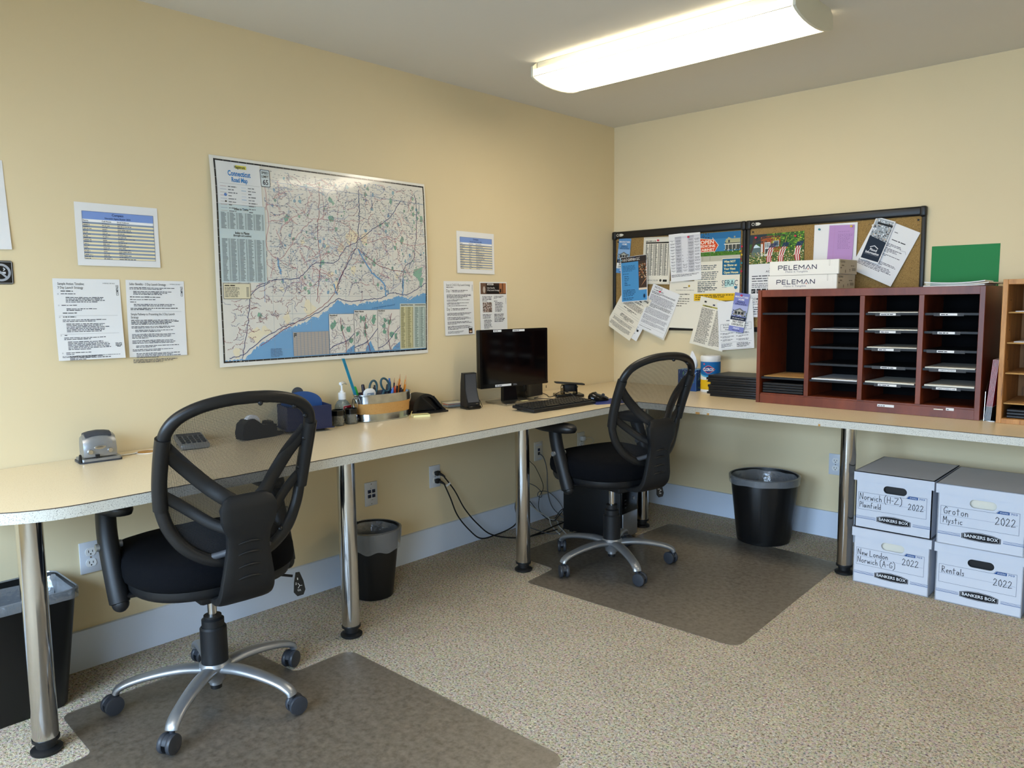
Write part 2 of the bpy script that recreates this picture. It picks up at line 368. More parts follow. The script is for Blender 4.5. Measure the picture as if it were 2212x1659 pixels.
# single-stroke handwriting
HW = {
 'N': [[(0, 0), (0.05, 1), (0.5, 0.05), (0.55, 1.05)]], 'o': [[(0.35, 0.5), (0.1, 0.42), (0.08, 0.12), (0.3, 0), (0.45, 0.25), (0.33, 0.5)]],
 'r': [[(0.05, 0.5), (0.08, 0)], [(0.08, 0.3), (0.2, 0.5), (0.36, 0.46)]], 'w': [[(0, 0.5), (0.12, 0), (0.25, 0.4), (0.4, 0), (0.5, 0.52)]],
 'i': [[(0.1, 0.45), (0.1, 0)], [(0.1, 0.66), (0.12, 0.68)]], 'c': [[(0.4, 0.45), (0.15, 0.45), (0.05, 0.2), (0.2, 0), (0.42, 0.08)]],
 'h': [[(0.05, 1), (0.06, 0)], [(0.06, 0.3), (0.25, 0.5), (0.36, 0.35), (0.36, 0)]], '(': [[(0.35, 1.2), (0.08, 0.8), (0.08, 0.1), (0.35, -0.25)]], ')': [[(0.0, 1.2), (0.3, 0.8), (0.3, 0.1), (0.0, -0.25)]],
 'H': [[(0.05, 1), (0.05, 0)], [(0.55, 1), (0.55, 0)], [(0.05, 0.5), (0.55, 0.5)]], '-': [[(0.08, 0.45), (0.38, 0.48)]], 'Z': [[(0, 0.95), (0.65, 0.95), (0, 0), (0.75, 0.05)]],
 '2': [[(0.02, 0.75), (0.2, 1), (0.45, 0.85), (0.35, 0.5), (0, 0), (0.55, 0.08)]], '0': [[(0.3, 1), (0.05, 0.7), (0.1, 0.1), (0.35, 0), (0.52, 0.5), (0.3, 1)]],
 'P': [[(0.05, 0), (0.07, 1), (0.4, 0.9), (0.42, 0.6), (0.08, 0.5)]], 'l': [[(0.1, 1), (0.1, 0)]], 'a': [[(0.38, 0.45), (0.12, 0.45), (0.05, 0.1), (0.25, 0), (0.38, 0.45), (0.42, 0)]],
 'n': [[(0.05, 0.5), (0.06, 0)], [(0.06, 0.3), (0.22, 0.5), (0.36, 0.4), (0.38, 0)]], 'f': [[(0.4, 0.95), (0.22, 1), (0.15, 0.7), (0.15, 0)], [(0.02, 0.5), (0.35, 0.5)]],
 'e': [[(0.06, 0.25), (0.4, 0.3), (0.3, 0.5), (0.1, 0.4), (0.1, 0.1), (0.4, 0.04)]], 'd': [[(0.36, 0.42), (0.1, 0.4), (0.06, 0.06), (0.36, 0.08)], [(0.38, 1), (0.38, 0)]],
 'L': [[(0.05, 1), (0.06, 0), (0.5, 0.04)]], 'A': [[(0, 0), (0.28, 1), (0.55, 0)], [(0.1, 0.4), (0.48, 0.4)]], 'G': [[(0.55, 0.85), (0.3, 1), (0.05, 0.6), (0.15, 0.08), (0.5, 0.1), (0.55, 0.42), (0.3, 0.42)]],
 't': [[(0.18, 0.9), (0.2, 0)], [(0.0, 0.6), (0.42, 0.64)]], 'M': [[(0, 0), (0.06, 1), (0.3, 0.4), (0.52, 1), (0.6, 0)]], 'y': [[(0.02, 0.5), (0.2, 0.08)], [(0.42, 0.5), (0.1, -0.4)]],
 's': [[(0.36, 0.46), (0.1, 0.42), (0.3, 0.2), (0.28, 0.02), (0.02, 0.04)]], 'R': [[(0.05, 0), (0.07, 1), (0.42, 0.9), (0.4, 0.6), (0.08, 0.5), (0.5, 0)]], ' ': []}
class Print:
    def __init__(s, warp=None, base=0.0005, cell=0.03, step=0.00016):
        s.v = []; s.f = []; s.c = []; s.w = warp; s.b = base; s.cell = cell; s.st = step
    def _p(s, x, y, lay): return (x, y, s.b+lay*s.st+(s.w(x, y) if s.w else 0.0))
    def face(s, pts, col, lay=0):
        n = len(s.v); s.v += [s._p(x, y, lay) for x, y in pts]; s.f.append(tuple(range(n, n+len(pts)))); s.c.append(lin(col) if isinstance(col, str) else col)
    def rect(s, x0, y0, x1, y1, col, lay=0):
        if x1 < x0: x0, x1 = x1, x0
        if y1 < y0: y0, y1 = y1, y0
        nx = max(1, int((x1-x0)/s.cell+0.5)) if s.w else 1; ny = max(1, int((y1-y0)/s.cell+0.5)) if s.w else 1
        for i in range(nx):
            for j in range(ny):
                a, bb = x0+(x1-x0)*i/nx, x0+(x1-x0)*(i+1)/nx; c, d = y0+(y1-y0)*j/ny, y0+(y1-y0)*(j+1)/ny
                s.face([(a, c), (bb, c), (bb, d), (a, d)], col, lay)
    def frame(s, x0, y0, x1, y1, w, col, lay=0):
        s.rect(x0, y0, x1, y0+w, col, lay); s.rect(x0, y1-w, x1, y1, col, lay); s.rect(x0, y0, x0+w, y1, col, lay); s.rect(x1-w, y0, x1, y1, col, lay)
    def poly(s, pts, col, lay=0):
        P = [Vector((x, y, 0)) for x, y in pts]
        for t in tessellate_polygon([P]):
            q = [pts[i] for i in t]
            ar = (q[1][0]-q[0][0])*(q[2][1]-q[0][1])-(q[2][0]-q[0][0])*(q[1][1]-q[0][1])
            s.face(q if ar > 0 else q[::-1], col, lay)
    def disc(s, x, y, r, col, lay=0, n=14, ry=None): s.face(circle(x, y, r, n, ry), col, lay)
    def line(s, pts, w, col, lay=0):
        for (x0, y0), (x1, y1) in zip(pts, pts[1:]):
            d = math.hypot(x1-x0, y1-y0)
            if d < 1e-9: continue
            m_ = max(1, int(d/s.cell)) if s.w else 1; ux, uy = (x1-x0)/d, (y1-y0)/d; px, py = -uy*w/2, ux*w/2
            for i in range(m_):
                a, bb = i/m_, (i+1)/m_
                ax, ay = x0+(x1-x0)*a-ux*w*0.2, y0+(y1-y0)*a-uy*w*0.2; bx, by = x0+(x1-x0)*bb+ux*w*0.2, y0+(y1-y0)*bb+uy*w*0.2
                s.face([(ax-px, ay-py), (bx-px, by-py), (bx+px, by+py), (ax+px, ay+py)], col, lay)
    def text(s, body, x, y, h, col, lay=1, bold=0.0, align='l', width=None, rot=0, shear=0):
        v, f = text_geo(body, bold)
        if not v: return
        x0 = min(p[0] for p in v); x1 = max(p[0] for p in v); k = h/0.72; kx = k
        if width: kx = width/(x1-x0)
        wd = (x1-x0)*kx; ox = {'l': 0, 'c': -wd/2, 'r': -wd}[align]; ca, sa = math.cos(rot), math.sin(rot); n = len(s.v)
        for px, py in v:
            qx, qy = (px-x0)*kx+ox+shear*py*k, py*k; s.v.append(s._p(x+qx*ca-qy*sa, y+qx*sa+qy*ca, lay))
        c = lin(col) if isinstance(col, str) else col
        for q in f: s.f.append(tuple(i+n for i in q)); s.c.append(c)
    def words(s, x, y, w, n, step, hh, col='#555555', seed=0, fill=0.9, lay=1, ragged=0.2, align='l'):
        """n lines of body copy too small to read: rows of word-length marks"""
        R = random.Random(seed)
        for i in range(n):
            yy = y-i*step; end = w*(1-ragged*R.random()) if i < n-1 else w*R.uniform(0.3, 0.9)
            cx = 0.0; off = (w-end)/2 if align == 'c' else 0
            while cx < end:
                L = min(R.uniform(1.2, 5.0)*hh, end-cx)
                if L > 0.3*hh: s.rect(x+off+cx, yy, x+off+cx+L, yy+hh*R.uniform(0.55, 0.8), col, lay)
                cx += L+hh*0.55
    def hand(s, body, x, y, h, col='#1c1c20', w=0.0021, lay=2, slope=0.0):
        cx = 0.0
        for ch in body:
            st = HW.get(ch, [])
            for pl in st: s.line([(x+cx+px*h*0.86, y+py*h+slope*cx) for px, py in pl], w, col, lay)
            cx += (max(p[0] for q in st for p in q)*0.86+0.13)*h if st else 0.26*h
    def mosaic(s, x0, y0, x1, y1, nx, ny, cols, seed, lay=1, jit=0.6):
        """little dabs of colour: foliage, grass, clutter in printed photographs"""
        R = random.Random(seed); dx, dy = (x1-x0)/nx, (y1-y0)/ny
        for i in range(nx):
            for j in range(ny):
                a = x0+(i+R.uniform(0, jit))*dx; b_ = y0+(j+R.uniform(0, jit))*dy
                w = dx*R.uniform(0.4, 1.0); h = dy*R.uniform(0.4, 1.0)
                s.face([(a, b_), (min(a+w, x1), b_), (min(a+w*R.uniform(0.6, 1), x1), min(b_+h, y1)), (a+w*0.1, min(b_+h, y1))], R.choice(cols), lay)
    def build(s, parent, material='print', name='print'):
        me = bpy.data.meshes.new(name); me.from_pydata(s.v, [], s.f)
        at = me.color_attributes.new('Col', 'FLOAT_COLOR', 'CORNER'); buf = []
        for p, c in zip(me.polygons, s.c): buf += [c[0], c[1], c[2], 1.0]*p.loop_total
        at.data.foreach_set('color', buf); me.materials.append(MATS[material])
        o = bpy.data.objects.new(name, me); COL.objects.link(o); o.parent = parent; return o
ML = Matrix(((0, 0, 1, 0), (1, 0, 0, 0), (0, 1, 0, 0), (0, 0, 0, 1)))       # sheet axes on the left wall (x right, y up, z out)
MR = Matrix(((1, 0, 0, 0), (0, 0, -1, 0), (0, 1, 0, 0), (0, 0, 0, 1)))      # sheet axes on the right wall
def sheet_obj(name, w, h, material, M, label, cat, group=None, warp=None, th=0.0004, n=(8, 8)):
    """thin sheet, centred on its origin, front face towards +z"""
    wf = warp or (lambda x, y: 0.0); g = MB(); nx, ny = n if warp else (1, 1); vv = []
    for k in (0, 1):
        for i in range(nx+1):
            for j in range(ny+1):
                x, y = -w/2+w*i/nx, -h/2+h*j/ny; vv.append((x, y, wf(x, y)+(th/2 if k else -th/2)))
    N = (nx+1)*(ny+1); idx = lambda i, j, k: k*N+i*(ny+1)+j; ff = []
    for i in range(nx):
        for j in range(ny):
            ff.append((idx(i, j, 1), idx(i+1, j, 1), idx(i+1, j+1, 1), idx(i, j+1, 1))); ff.append((idx(i, j, 0), idx(i, j+1, 0), idx(i+1, j+1, 0), idx(i+1, j, 0)))
    for i in range(nx):
        ff.append((idx(i, 0, 0), idx(i+1, 0, 0), idx(i+1, 0, 1), idx(i, 0, 1))); ff.append((idx(i, ny, 0), idx(i, ny, 1), idx(i+1, ny, 1), idx(i+1, ny, 0)))
    for j in range(ny):
        ff.append((idx(0, j, 0), idx(0, j, 1), idx(0, j+1, 1), idx(0, j+1, 0))); ff.append((idx(nx, j, 0), idx(nx, j+1, 0), idx(nx, j+1, 1), idx(nx, j, 1)))
    g.add(vv, ff); o = g.build(name, material, None, 30, M); tag(o, label, cat, group); return o
# ================================================================== the room
def slab(name, c, d, material):
    return struct(MB().box(c, d).build(name, material, None, None))
slab('floor', (ROOM_X/2, ROOM_Y/2, -0.05), (ROOM_X+0.2, -ROOM_Y+0.2, 0.1), 'carpet')
slab('ceiling', (ROOM_X/2, ROOM_Y/2, HC+0.05), (ROOM_X+0.2, -ROOM_Y+0.2, 0.1), 'ceiling_paint')
slab('wall_left', (-0.05, ROOM_Y/2, HC/2), (0.1, -ROOM_Y, HC), 'wall_paint')
slab('wall_right', (ROOM_X/2, 0.05, HC/2), (ROOM_X+0.2, 0.1, HC), 'wall_paint')
slab('wall_side', (ROOM_X+0.05, ROOM_Y/2, HC/2), (0.1, -ROOM_Y, HC), 'wall_paint')
holes = [[(a, c), (a, d), (b, d), (b, c)] for a, b, c, d in WINDOWS]
g = MB(); g.prism([(-0.1, 0), (ROOM_X+0.1, 0), (ROOM_X+0.1, HC), (-0.1, HC)], ROOM_Y-0.1, ROOM_Y, Matrix(((1, 0, 0, 0), (0, 0, 1, 0), (0, 1, 0, 0), (0, 0, 0, 1))), holes)
struct(g.build('wall_rear', 'wall_paint', None, None))
for k, (x0, x1, z0, z1) in enumerate(WINDOWS):
    g = MB(); yc = ROOM_Y-0.05; t = 0.05
    for c, d in (((x0+t/2, yc, (z0+z1)/2), (t, 0.08, z1-z0)), ((x1-t/2, yc, (z0+z1)/2), (t, 0.08, z1-z0)), (((x0+x1)/2, yc, z0+t/2), (x1-x0-2*t, 0.08, t)), (((x0+x1)/2, yc, z1-t/2), (x1-x0-2*t, 0.08, t)), (((x0+x1)/2, yc, (z0+z1)/2), (x1-x0-2*t, 0.05, 0.035))):
        g.box(c, d)
    wf = struct(g.build('window_%d' % (k+1), 'window_frame', None, None))
    for a, b_ in ((z0+t, (z0+z1)/2-0.018), ((z0+z1)/2+0.018, z1-t)):
        MB().box(((x0+x1)/2, yc, (a+b_)/2), (x1-x0-2*t, 0.005, b_-a)).build('pane', 'clear_glass', wf, None)
BB = 0.139
def baseboard(name, c, d, horiz):
    o = struct(MB().box(c, d).build(name, 'trim_paint', None, None))
baseboard('baseboard_left', (0.0075, ROOM_Y/2, BB/2), (0.015, -ROOM_Y, BB), 1)
baseboard('baseboard_right', (ROOM_X/2+0.0075, -0.0075, BB/2), (ROOM_X-0.015, 0.015, BB), 0)

# ================================================================== ceiling lights
def ceiling_light(M, label):
    t = empty('ceiling_light', M); tag(t, label, 'ceiling light', 'ceiling lights')
    L = 1.19
    MB().rbox((0, 0, -0.023), (L-0.02, 0.285, 0.046), 0.004).build('housing', 'fixture_white', t)
    prof = [(-0.166, -0.036), (-0.166, -0.064), (-0.150, -0.072), (-0.12, -0.081), (-0.08, -0.088), (-0.03, -0.092), (0.03, -0.092), (0.08, -0.088), (0.12, -0.081), (0.150, -0.072), (0.166, -0.064), (0.166, -0.036)]
    prof = prof[1:-1]
    inner = [(y*0.985, z+0.003) for y, z in prof[::-1]]
    ring = prof+inner
    for s in (-1, 1): MB().box((0, s*0.1645, -0.049), (L-0.012, 0.003, 0.029)).build('lens_lip', 'lens_lip', t, None)
    MB().loops([[(x, y, z) for y, z in ring] for x in (-L/2+0.006, L/2-0.006)]).build('lens', 'lens_glow', t)
    for s in (-1, 1):
        e = [(-0.168, -0.022), (-0.170, -0.066), (-0.152, -0.075), (-0.12, -0.084), (-0.08, -0.091), (-0.03, -0.095), (0.03, -0.095), (0.08, -0.091), (0.12, -0.084), (0.152, -0.075), (0.170, -0.066), (0.168, -0.022), (0.14, 0), (-0.14, 0)]
        MB().loops([[(s*(L/2+a), y, z) for y, z in e] for a in (-0.006, 0.004)]).build('end_cap', 'fixture_white', t)
    MB().box((0, -0.168, -0.066), (L-0.02, 0.003, 0.002)).box((0, 0.168, -0.066), (L-0.02, 0.003, 0.003)).build('lens_trim', 'fixture_white', t, None)
    return t
ceiling_light(T(1.11, -1.19, HC), 'lit fluorescent wraparound ceiling light in front of the cork boards')
l2 = ceiling_light(T(1.11, -4.35, HC), 'lit fluorescent wraparound ceiling light nearer the rear windows')
l3 = copy_tree(l2); l3.matrix_world = T(3.7, -1.19, HC); l3['label'] = 'lit fluorescent wraparound ceiling light further along the cork board wall'

# ================================================================== L-shaped corner counter on chrome legs
DZ, TT = 0.74, 0.032
DX, DY = 0.679, -0.75
desk = empty('corner_counter', T(0, 0, 0)); tag(desk, 'long L-shaped speckled laminate counter on round chrome legs along both walls', 'desk')
arc = [(DX-0.3+0.3*math.cos(a), -3.34-0.3*math.sin(a)) for a in [PI/2*i/12 for i in range(13)]]
front = [(3.35, DY), (DX, DY)]+arc+[(0.004, -3.64)]
outl = [(0.004, -0.004), (0.004, -3.64)]+arc[::-1]+[(DX, DY), (3.35, DY), (3.35, -0.004)]
outl = [(0.004, -0.004), (0.004, -3.64)]+[p for p in arc[::-1]]+[(DX, DY), (3.35, DY), (3.35, -0.004)]
top = MB().prism(outl, DZ-TT, DZ).build('worktop', 'laminate_top', desk, None)
def strip(path, z0, z1, off):
    g = MB(); vv = []
    for i, p in enumerate(path):
        a, b_ = path[max(i-1, 0)], path[min(i+1, len(path)-1)]
        d1 = Vector((p[0]-a[0], p[1]-a[1])); d2 = Vector((b_[0]-p[0], b_[1]-p[1])); n = Vector((0, 0))
        for d in (d1, d2):
            if d.length > 1e-9: d.normalize(); n += Vector((d.y, -d.x))*-1
        n = n*(1.0/max(1e-6, n.dot(n)))*(2 if d1.length > 1e-9 and d2.length > 1e-9 else 1)
        for o_, z in ((0, z0), (off, z0), (off, z1), (0, z1)): vv.append((p[0]+n.x*o_, p[1]+n.y*o_, z))
    m_ = len(path); return g.loops([vv[4*i:4*i+4] for i in range(m_)])
strip(front, DZ-TT, DZ-0.002, 0.0022).build('edge_band', 'laminate_edge', top, 30)
strip(front, DZ-0.002, DZ+0.0002, 0.0024).build('seam_line', 'seam', top, 30)
MB().lathe([(0.0, 0.0), (0.034, 0.0), (0.034, 0.0012), (0.0, 0.0012)], (0.075, -2.945, DZ), 28).build('grommet_plug', 'kraft', top)
MB().ring([(0.075+0.035*math.cos(a*PI/12), -2.945+0.035*math.sin(a*PI/12), DZ+0.0006) for a in range(24)], 0.0014, 6).build('grommet_rim', 'white_plastic', top)
for x, y, w in ((1.02, DY, 0.022), (1.075, DY, 0.012), (1.60, DY, 0.009)):       # chipped spots on the front edge
    MB().rbox((x, y-0.0028, DZ-TT+0.004), (w, 0.0022, 0.010), 0.003).build('chip', 'kraft', top)
def make_leg(x, y):
    g = MB().lathe([(0.0, 0.042), (0.033, 0.042), (0.0335, 0.046), (0.0335, DZ-TT-0.004), (0.0, DZ-TT-0.004)], (0, 0, 0), 40)
    l = g.build('leg', 'chrome', desk, 40, T(x, y, 0))
    MB().lathe([(0.0, 0.0), (0.038, 0.0), (0.041, 0.004), (0.041, 0.010), (0.034, 0.014), (0.026, 0.017), (0.026, 0.032), (0.0355, 0.036), (0.0355, 0.044), (0.0, 0.044)], (0, 0, 0), 32).build('foot', 'black_plastic', l)
    MB().lathe([(0.0, DZ-TT-0.005), (0.045, DZ-TT-0.005), (0.045, DZ-TT), (0.0, DZ-TT)], (0, 0, 0), 24).build('mount_plate', 'chrome_dull', l)
    return l
LEGS = [(0.468, -3.425), (0.486, -2.395), (0.502, -1.435), (1.638, -0.503), (0.53, -0.475)]
for x, y in LEGS: make_leg(x, y)

# ================================================================== task chairs
YE = [(0.50, -0.222), (0.56, -0.216), (0.63, -0.211), (0.70, -0.214), (0.78, -0.236), (0.86, -0.268), (0.93, -0.297), (1.02, -0.322)]
def back_y(x, z): return interp(YE, z)-0.030*(1-min(1.0, (x/0.215)**2))
HALF = [(0.0, 1.0), (0.06, 0.997), (0.115, 0.987), (0.16, 0.970), (0.19, 0.948), (0.207, 0.918), (0.213, 0.87), (0.213, 0.82), (0.211, 0.76), (0.205, 0.70), (0.188, 0.64), (0.155, 0.585), (0.105, 0.545), (0.05, 0.525), (0.0, 0.52)]
def frame_loop(k=5):
    hp = [Vector((x, 0, z)) for x, z in HALF]; r = smooth_path(hp, k)
    loop = [(p.x, p.z) for p in r]+[(-p.x, p.z) for p in r[-2:0:-1]]
    return [(x, back_y(x, z), z) for x, z in loop]
def sweep_rect(path, hw, th, seg=16, ax=None):
    """rounded-rectangle section swept along a path in the chair's y-z plane; hw half widths along x"""
    P = [Vector(p) for p in path]; rings = []
    for i, p in enumerate(P):
        t = (P[min(i+1, len(P)-1)]-P[max(i-1, 0)]).normalized(); n = Vector((1, 0, 0)).cross(t).normalized(); ring = []
        for j in range(seg):
            a = 2*PI*j/seg; c, s_ = math.cos(a), math.sin(a)
            ring.append(tuple(p+Vector((1, 0, 0))*(hw[i]*math.copysign(abs(c)**0.45, c))+n*(th[i]*math.copysign(abs(s_)**0.45, s_))))
        rings.append(ring)
    return rings
def make_chair(M, label, base_rot, seat_dz=0.0, caster_seed=1):
    t = empty('task_chair', M); tag(t, label, 'chair', 'black mesh-back task chairs')
    U = T(0, 0, seat_dz)
    # backrest
    fl = frame_loop()
    fr = MB().ring(fl, 0.0178, 12, U, 0.015)
    for sx in (-1, 1):                                     # moulded sleeves where the support arms meet the frame
        pts = [(sx*x, back_y(x, z)-0.002, z) for x, z in ((0.2125, 0.905), (0.213, 0.87), (0.213, 0.82), (0.211, 0.76), (0.206, 0.70))]
        fr.tube(smooth_path(pts, 4), 0.0205, 12, U)
    frame = fr.build('back_frame', 'black_frame', t, 50)
    for a in (3, 14, 22, 31, 40, 57, 66):                   # little fixing lugs inside the frame
        p = Vector(fl[a % len(fl)]); q = Vector((0, p.y, 0.76)); d = (q-p); d.y = 0; d.normalize()
        MB().sphere(tuple(p+d*0.017+Vector((0, -0.006, 0))), 0.0075, U, 8, 6).build('lug', 'black_frame', frame)
    g = MB(); n = 26; rows = []
    zz = [0.525+(0.997-0.525)*i/n for i in range(n+1)]
    hw = lambda z: max(0.002, interp(sorted((zz_, xx_) for xx_, zz_ in HALF), z)-0.004)
    rows = [[(hw(z)*(-1+2*j/16), back_y(hw(z)*(-1+2*j/16), z)+0.006, z) for j in range(17)] for z in zz]
    g.loops(rows, False, False, U).build('back_mesh', 'chair_mesh', t, 60)
    # central support and tail
    path = [(0, -0.300, 0.722), (0, -0.306, 0.712), (0, -0.312, 0.690), (0, -0.311, 0.65), (0, -0.303, 0.61), (0, -0.296, 0.57), (0, -0.291, 0.52), (0, -0.286, 0.475), (0, -0.276, 0.44), (0, -0.255, 0.415), (0, -0.22, 0.402), (0, -0.16, 0.398), (0, -0.10, 0.398)]
    hws = [0.052, 0.070, 0.083, 0.080, 0.064, 0.062, 0.070, 0.078, 0.081, 0.081, 0.079, 0.070, 0.06]
    ths = [0.006, 0.012, 0.015, 0.015, 0.015, 0.015, 0.015, 0.015, 0.016, 0.016, 0.014, 0.012, 0.01]
    P = smooth_path(path, 4); m_ = len(P)
    hw2 = [interp(list(enumerate(hws)), i/4) for i in range(m_)]; th2 = [interp(list(enumerate(ths)), i/4) for i in range(m_)]
    sup = MB().loops(sweep_rect(P, hw2, th2), M=U).build('back_support', 'black_plastic', t, 50)
    for k in range(4):                                      # stepped grip ribs down the tail
        z = 0.605-0.038*k-0.01; i = min(range(m_), key=lambda q: abs(P[q].z-z)+(0 if P[q].y < -0.25 else 9)); p = P[i]
        MB().tube([(0.034*u, p.y-0.0165+0.004*u*u, p.z-0.006*u*u) for u in (-1, -0.5, 0, 0.5, 1)], [0.002, 0.004, 0.0045, 0.004, 0.002], 8, U).build('rib', 'black_frame', sup)
    for sx in (-1, 1):                                      # support arms: upper and lower on each side
        up = [(sx*0.030, -0.300, 0.700), (sx*0.060, -0.292, 0.722), (sx*0.10, -0.268, 0.760), (sx*0.15, -0.256, 0.815), (sx*0.192, -0.262, 0.862), (sx*0.210, -0.268, 0.885)]
        lo = [(sx*0.045, -0.298, 0.625), (sx*0.09, -0.270, 0.648), (sx*0.14, -0.240, 0.690), (sx*0.185, -0.228, 0.727), (sx*0.208, -0.226, 0.742)]
        MB().tube(smooth_path(up, 5), 0.019, 12, U, ((0, 1, 0), 0.55, 1.15)).build('support_arm', 'black_plastic', t, 50)
        MB().tube(smooth_path(lo, 5), 0.0145, 12, U, ((0, 1, 0), 0.55, 1.1)).build('support_arm', 'black_plastic', t, 50)
        MB().tube(smooth_path([(sx*0.03, -0.292, 0.57), (sx*0.05, -0.270, 0.556), (sx*0.085, -0.246, 0.545)], 4), 0.010, 10, U).build('lower_tab', 'grey_rubber', t, 50)
    # seat
    def seat_outline(s_, n=48):
        out = []
        for j in range(n):
            a = 2*PI*j/n; c, q = math.cos(a), math.sin(a)
            x = 0.252*s_*math.copysign(abs(c)**0.72, c); y = 0.245*s_*math.copysign(abs(q)**0.72, q)+0.02
            out.append((x*(1+0.05*(y/0.25)), y))
        return out
    rings = []
    for s_, z in ((0.93, 0.437), (0.985, 0.447), (1.0, 0.465), (0.995, 0.490), (0.97, 0.508), (0.91, 0.521), (0.75, 0.530), (0.5, 0.531), (0.2, 0.527)):
        rings.append([(x, y, z+0.014*max(0, y)/0.25*(1 if z > 0.48 else 0.3)-0.02*max(0, (y-0.16)/0.1)*(1 if z > 0.48 else 0)) for x, y in seat_outline(s_)])
    MB().loops(rings, M=U).build('seat', 'seat_fabric', t, 60)
    pan = [[(x, y, z) for x, y in seat_outline(s_)] for s_, z in ((0.60, 0.392), (0.80, 0.398), (0.925, 0.410), (0.95, 0.425), (0.95, 0.440))]
    MB().loops(pan, M=U).build('seat_pan', 'black_plastic', t, 50)
    MB().rbox((0, -0.02, 0.384), (0.17, 0.24, 0.036), 0.012, U).build('tilt_mechanism', 'black_plastic', t)
    # armrests
    for sx in (-1, 1):
        post = [(sx*0.262, 0.008, 0.385), (sx*0.264, 0.020, 0.42), (sx*0.266, 0.050, 0.50), (sx*0.266, 0.078, 0.57), (sx*0.262, 0.098, 0.625), (sx*0.258, 0.106, 0.652)]
        P2 = smooth_path(post, 4); k = len(P2)
        ar = MB().tube(P2, [0.022]+[0.029]*(k-2)+[0.028], 16, U, ((1, 0, 0), 0.98, 1.08)); ar.sphere((sx*0.262, 0.007, 0.388), 0.024, U, 14, 10, (1.0, 1.15, 1.1))
        ar.tube(smooth_path([(sx*0.258, 0.01, 0.408), (sx*0.225, 0.012, 0.406), (sx*0.17, 0.012, 0.400)], 4), 0.015, 10, U, ((0, 0, 1), 0.7, 1.5))
        arm = ar.build('armrest', 'black_plastic', t, 50)
        pr = []
        for s_, z in ((0.70, 0.640), (0.93, 0.645), (1.0, 0.658), (0.98, 0.671), (0.86, 0.680), (0.5, 0.683)):
            pr.append([(sx*(0.248+0.012*math.sin(a))+0.046*s_*math.copysign(abs(math.cos(a))**0.8, math.cos(a)), 0.120+0.128*s_*math.copysign(abs(math.sin(a))**0.8, math.sin(a)), z) for a in [2*PI*j/28 for j in range(28)]])
        MB().loops(pr, M=U).build('arm_pad', 'black_frame', arm, 55)
        for w in (1, -1):
            MB().cyl((sx*(0.266+w*0.024), 0.070, 0.548), (sx*(0.266+w*0.036), 0.070, 0.548), 0.0125, 0.011, 16, U).build('adjust_knob', 'silver_paint', arm)
    # lift column and five-star base
    zc = seat_dz
    MB().lathe([(0.0, 0.25), (0.0140, 0.25), (0.0140, 0.375+zc), (0.0, 0.375+zc)], (0, 0, 0), 24).build('gas_lift', 'chrome', t)
    MB().lathe([(0.0, 0.125), (0.041, 0.125), (0.0405, 0.238), (0.036, 0.244), (0.034, 0.244), (0.034, 0.266), (0.027, 0.272), (0.027, 0.279+zc), (0.0, 0.279+zc)], (0, 0, 0), 32).build('lift_cover', 'black_plastic', t)
    MB().lathe([(0.0, 0.052), (0.020, 0.052), (0.020, 0.064), (0.030, 0.066), (0.034, 0.085), (0.046, 0.100), (0.050, 0.118), (0.044, 0.128), (0.0, 0.128)], (0, 0, 0), 32).build('hub', 'silver_paint', t)
    MB().lathe([(0.0, 0.038), (0.017, 0.038), (0.018, 0.054), (0.0, 0.054)], (0, 0, 0), 20).build('hub_plug', 'black_plastic', t)
    R = random.Random(caster_seed)
    for k in range(5):
        a = base_rot+72*k; A = RZ(a)
        ap = [(0.030, 0, 0.106), (0.09, 0, 0.112), (0.15, 0, 0.109), (0.21, 0, 0.100), (0.258, 0, 0.088), (0.285, 0, 0.074), (0.292, 0, 0.062)]
        P3 = smooth_path(ap, 4)
        rr = [interp([(0.02, 0.024), (0.1, 0.0235), (0.22, 0.0195), (0.27, 0.019), (0.30, 0.0175)], p.x) for p in P3]
        MB().tube(P3, rr, 14, A, ((0, 0, 1), 0.62, 1.1)).build('base_arm', 'silver_paint', t, 55)
        ca = caster_seed*37+[40, 150, 250, 10, 310][k]+R.uniform(-20, 20)
        C = A @ T(0.290, 0, 0) @ RZ(ca)
        h = MB()
        rings = [[(0.014+0.0255*math.cos(b_)*1.0, y, 0.0305+0.0255*math.sin(b_)) for b_ in [PI*(0.06+0.88*q/9) for q in range(10)]]+[(0.014-0.010, y, 0.020), (0.014+0.010, y, 0.020)] for y in (-0.0065, 0.0065)]
        h.loops(rings, M=C); h.cyl((0, 0, 0.045), (0, 0, 0.068), 0.008, None, 12, C)
        cs = h.build('caster', 'caster_grey', t, 50)
        for sy in (-1, 1):
            wp = [(0.0, 0.0), (0.0262, 0.0), (0.0288, 0.003), (0.0290, 0.010), (0.0275, 0.0135), (0.020, 0.0150), (0.0, 0.0150)]
            W = C @ T(0.014, sy*0.0068, 0.0295) @ RX(-90*sy)
            MB().lathe(wp, (0, 0, 0), 26, W).build('wheel', 'caster_grey', cs, 45)
    # height lever with pictogram
    lv = MB().tube([(0.10, 0.02, 0.375), (0.20, 0.0, 0.36), (0.262, -0.03, 0.345)], 0.0045, 8, U)
    pd = [(0.256, -0.028, 0.350)]
    PL = U @ T(0.275, -0.045, 0.315) @ RZ(-12) @ RX(78)
    lv.prism([(-0.006, 0.042), (0.006, 0.042), (0.016, 0.012), (0.020, -0.018), (0.012, -0.034), (-0.008, -0.036), (-0.018, -0.022), (-0.014, 0.01)], -0.004, 0.004, PL)
    lev = lv.build('lever', 'black_plastic', t, 40)
    pr = Print(base=0.0045)
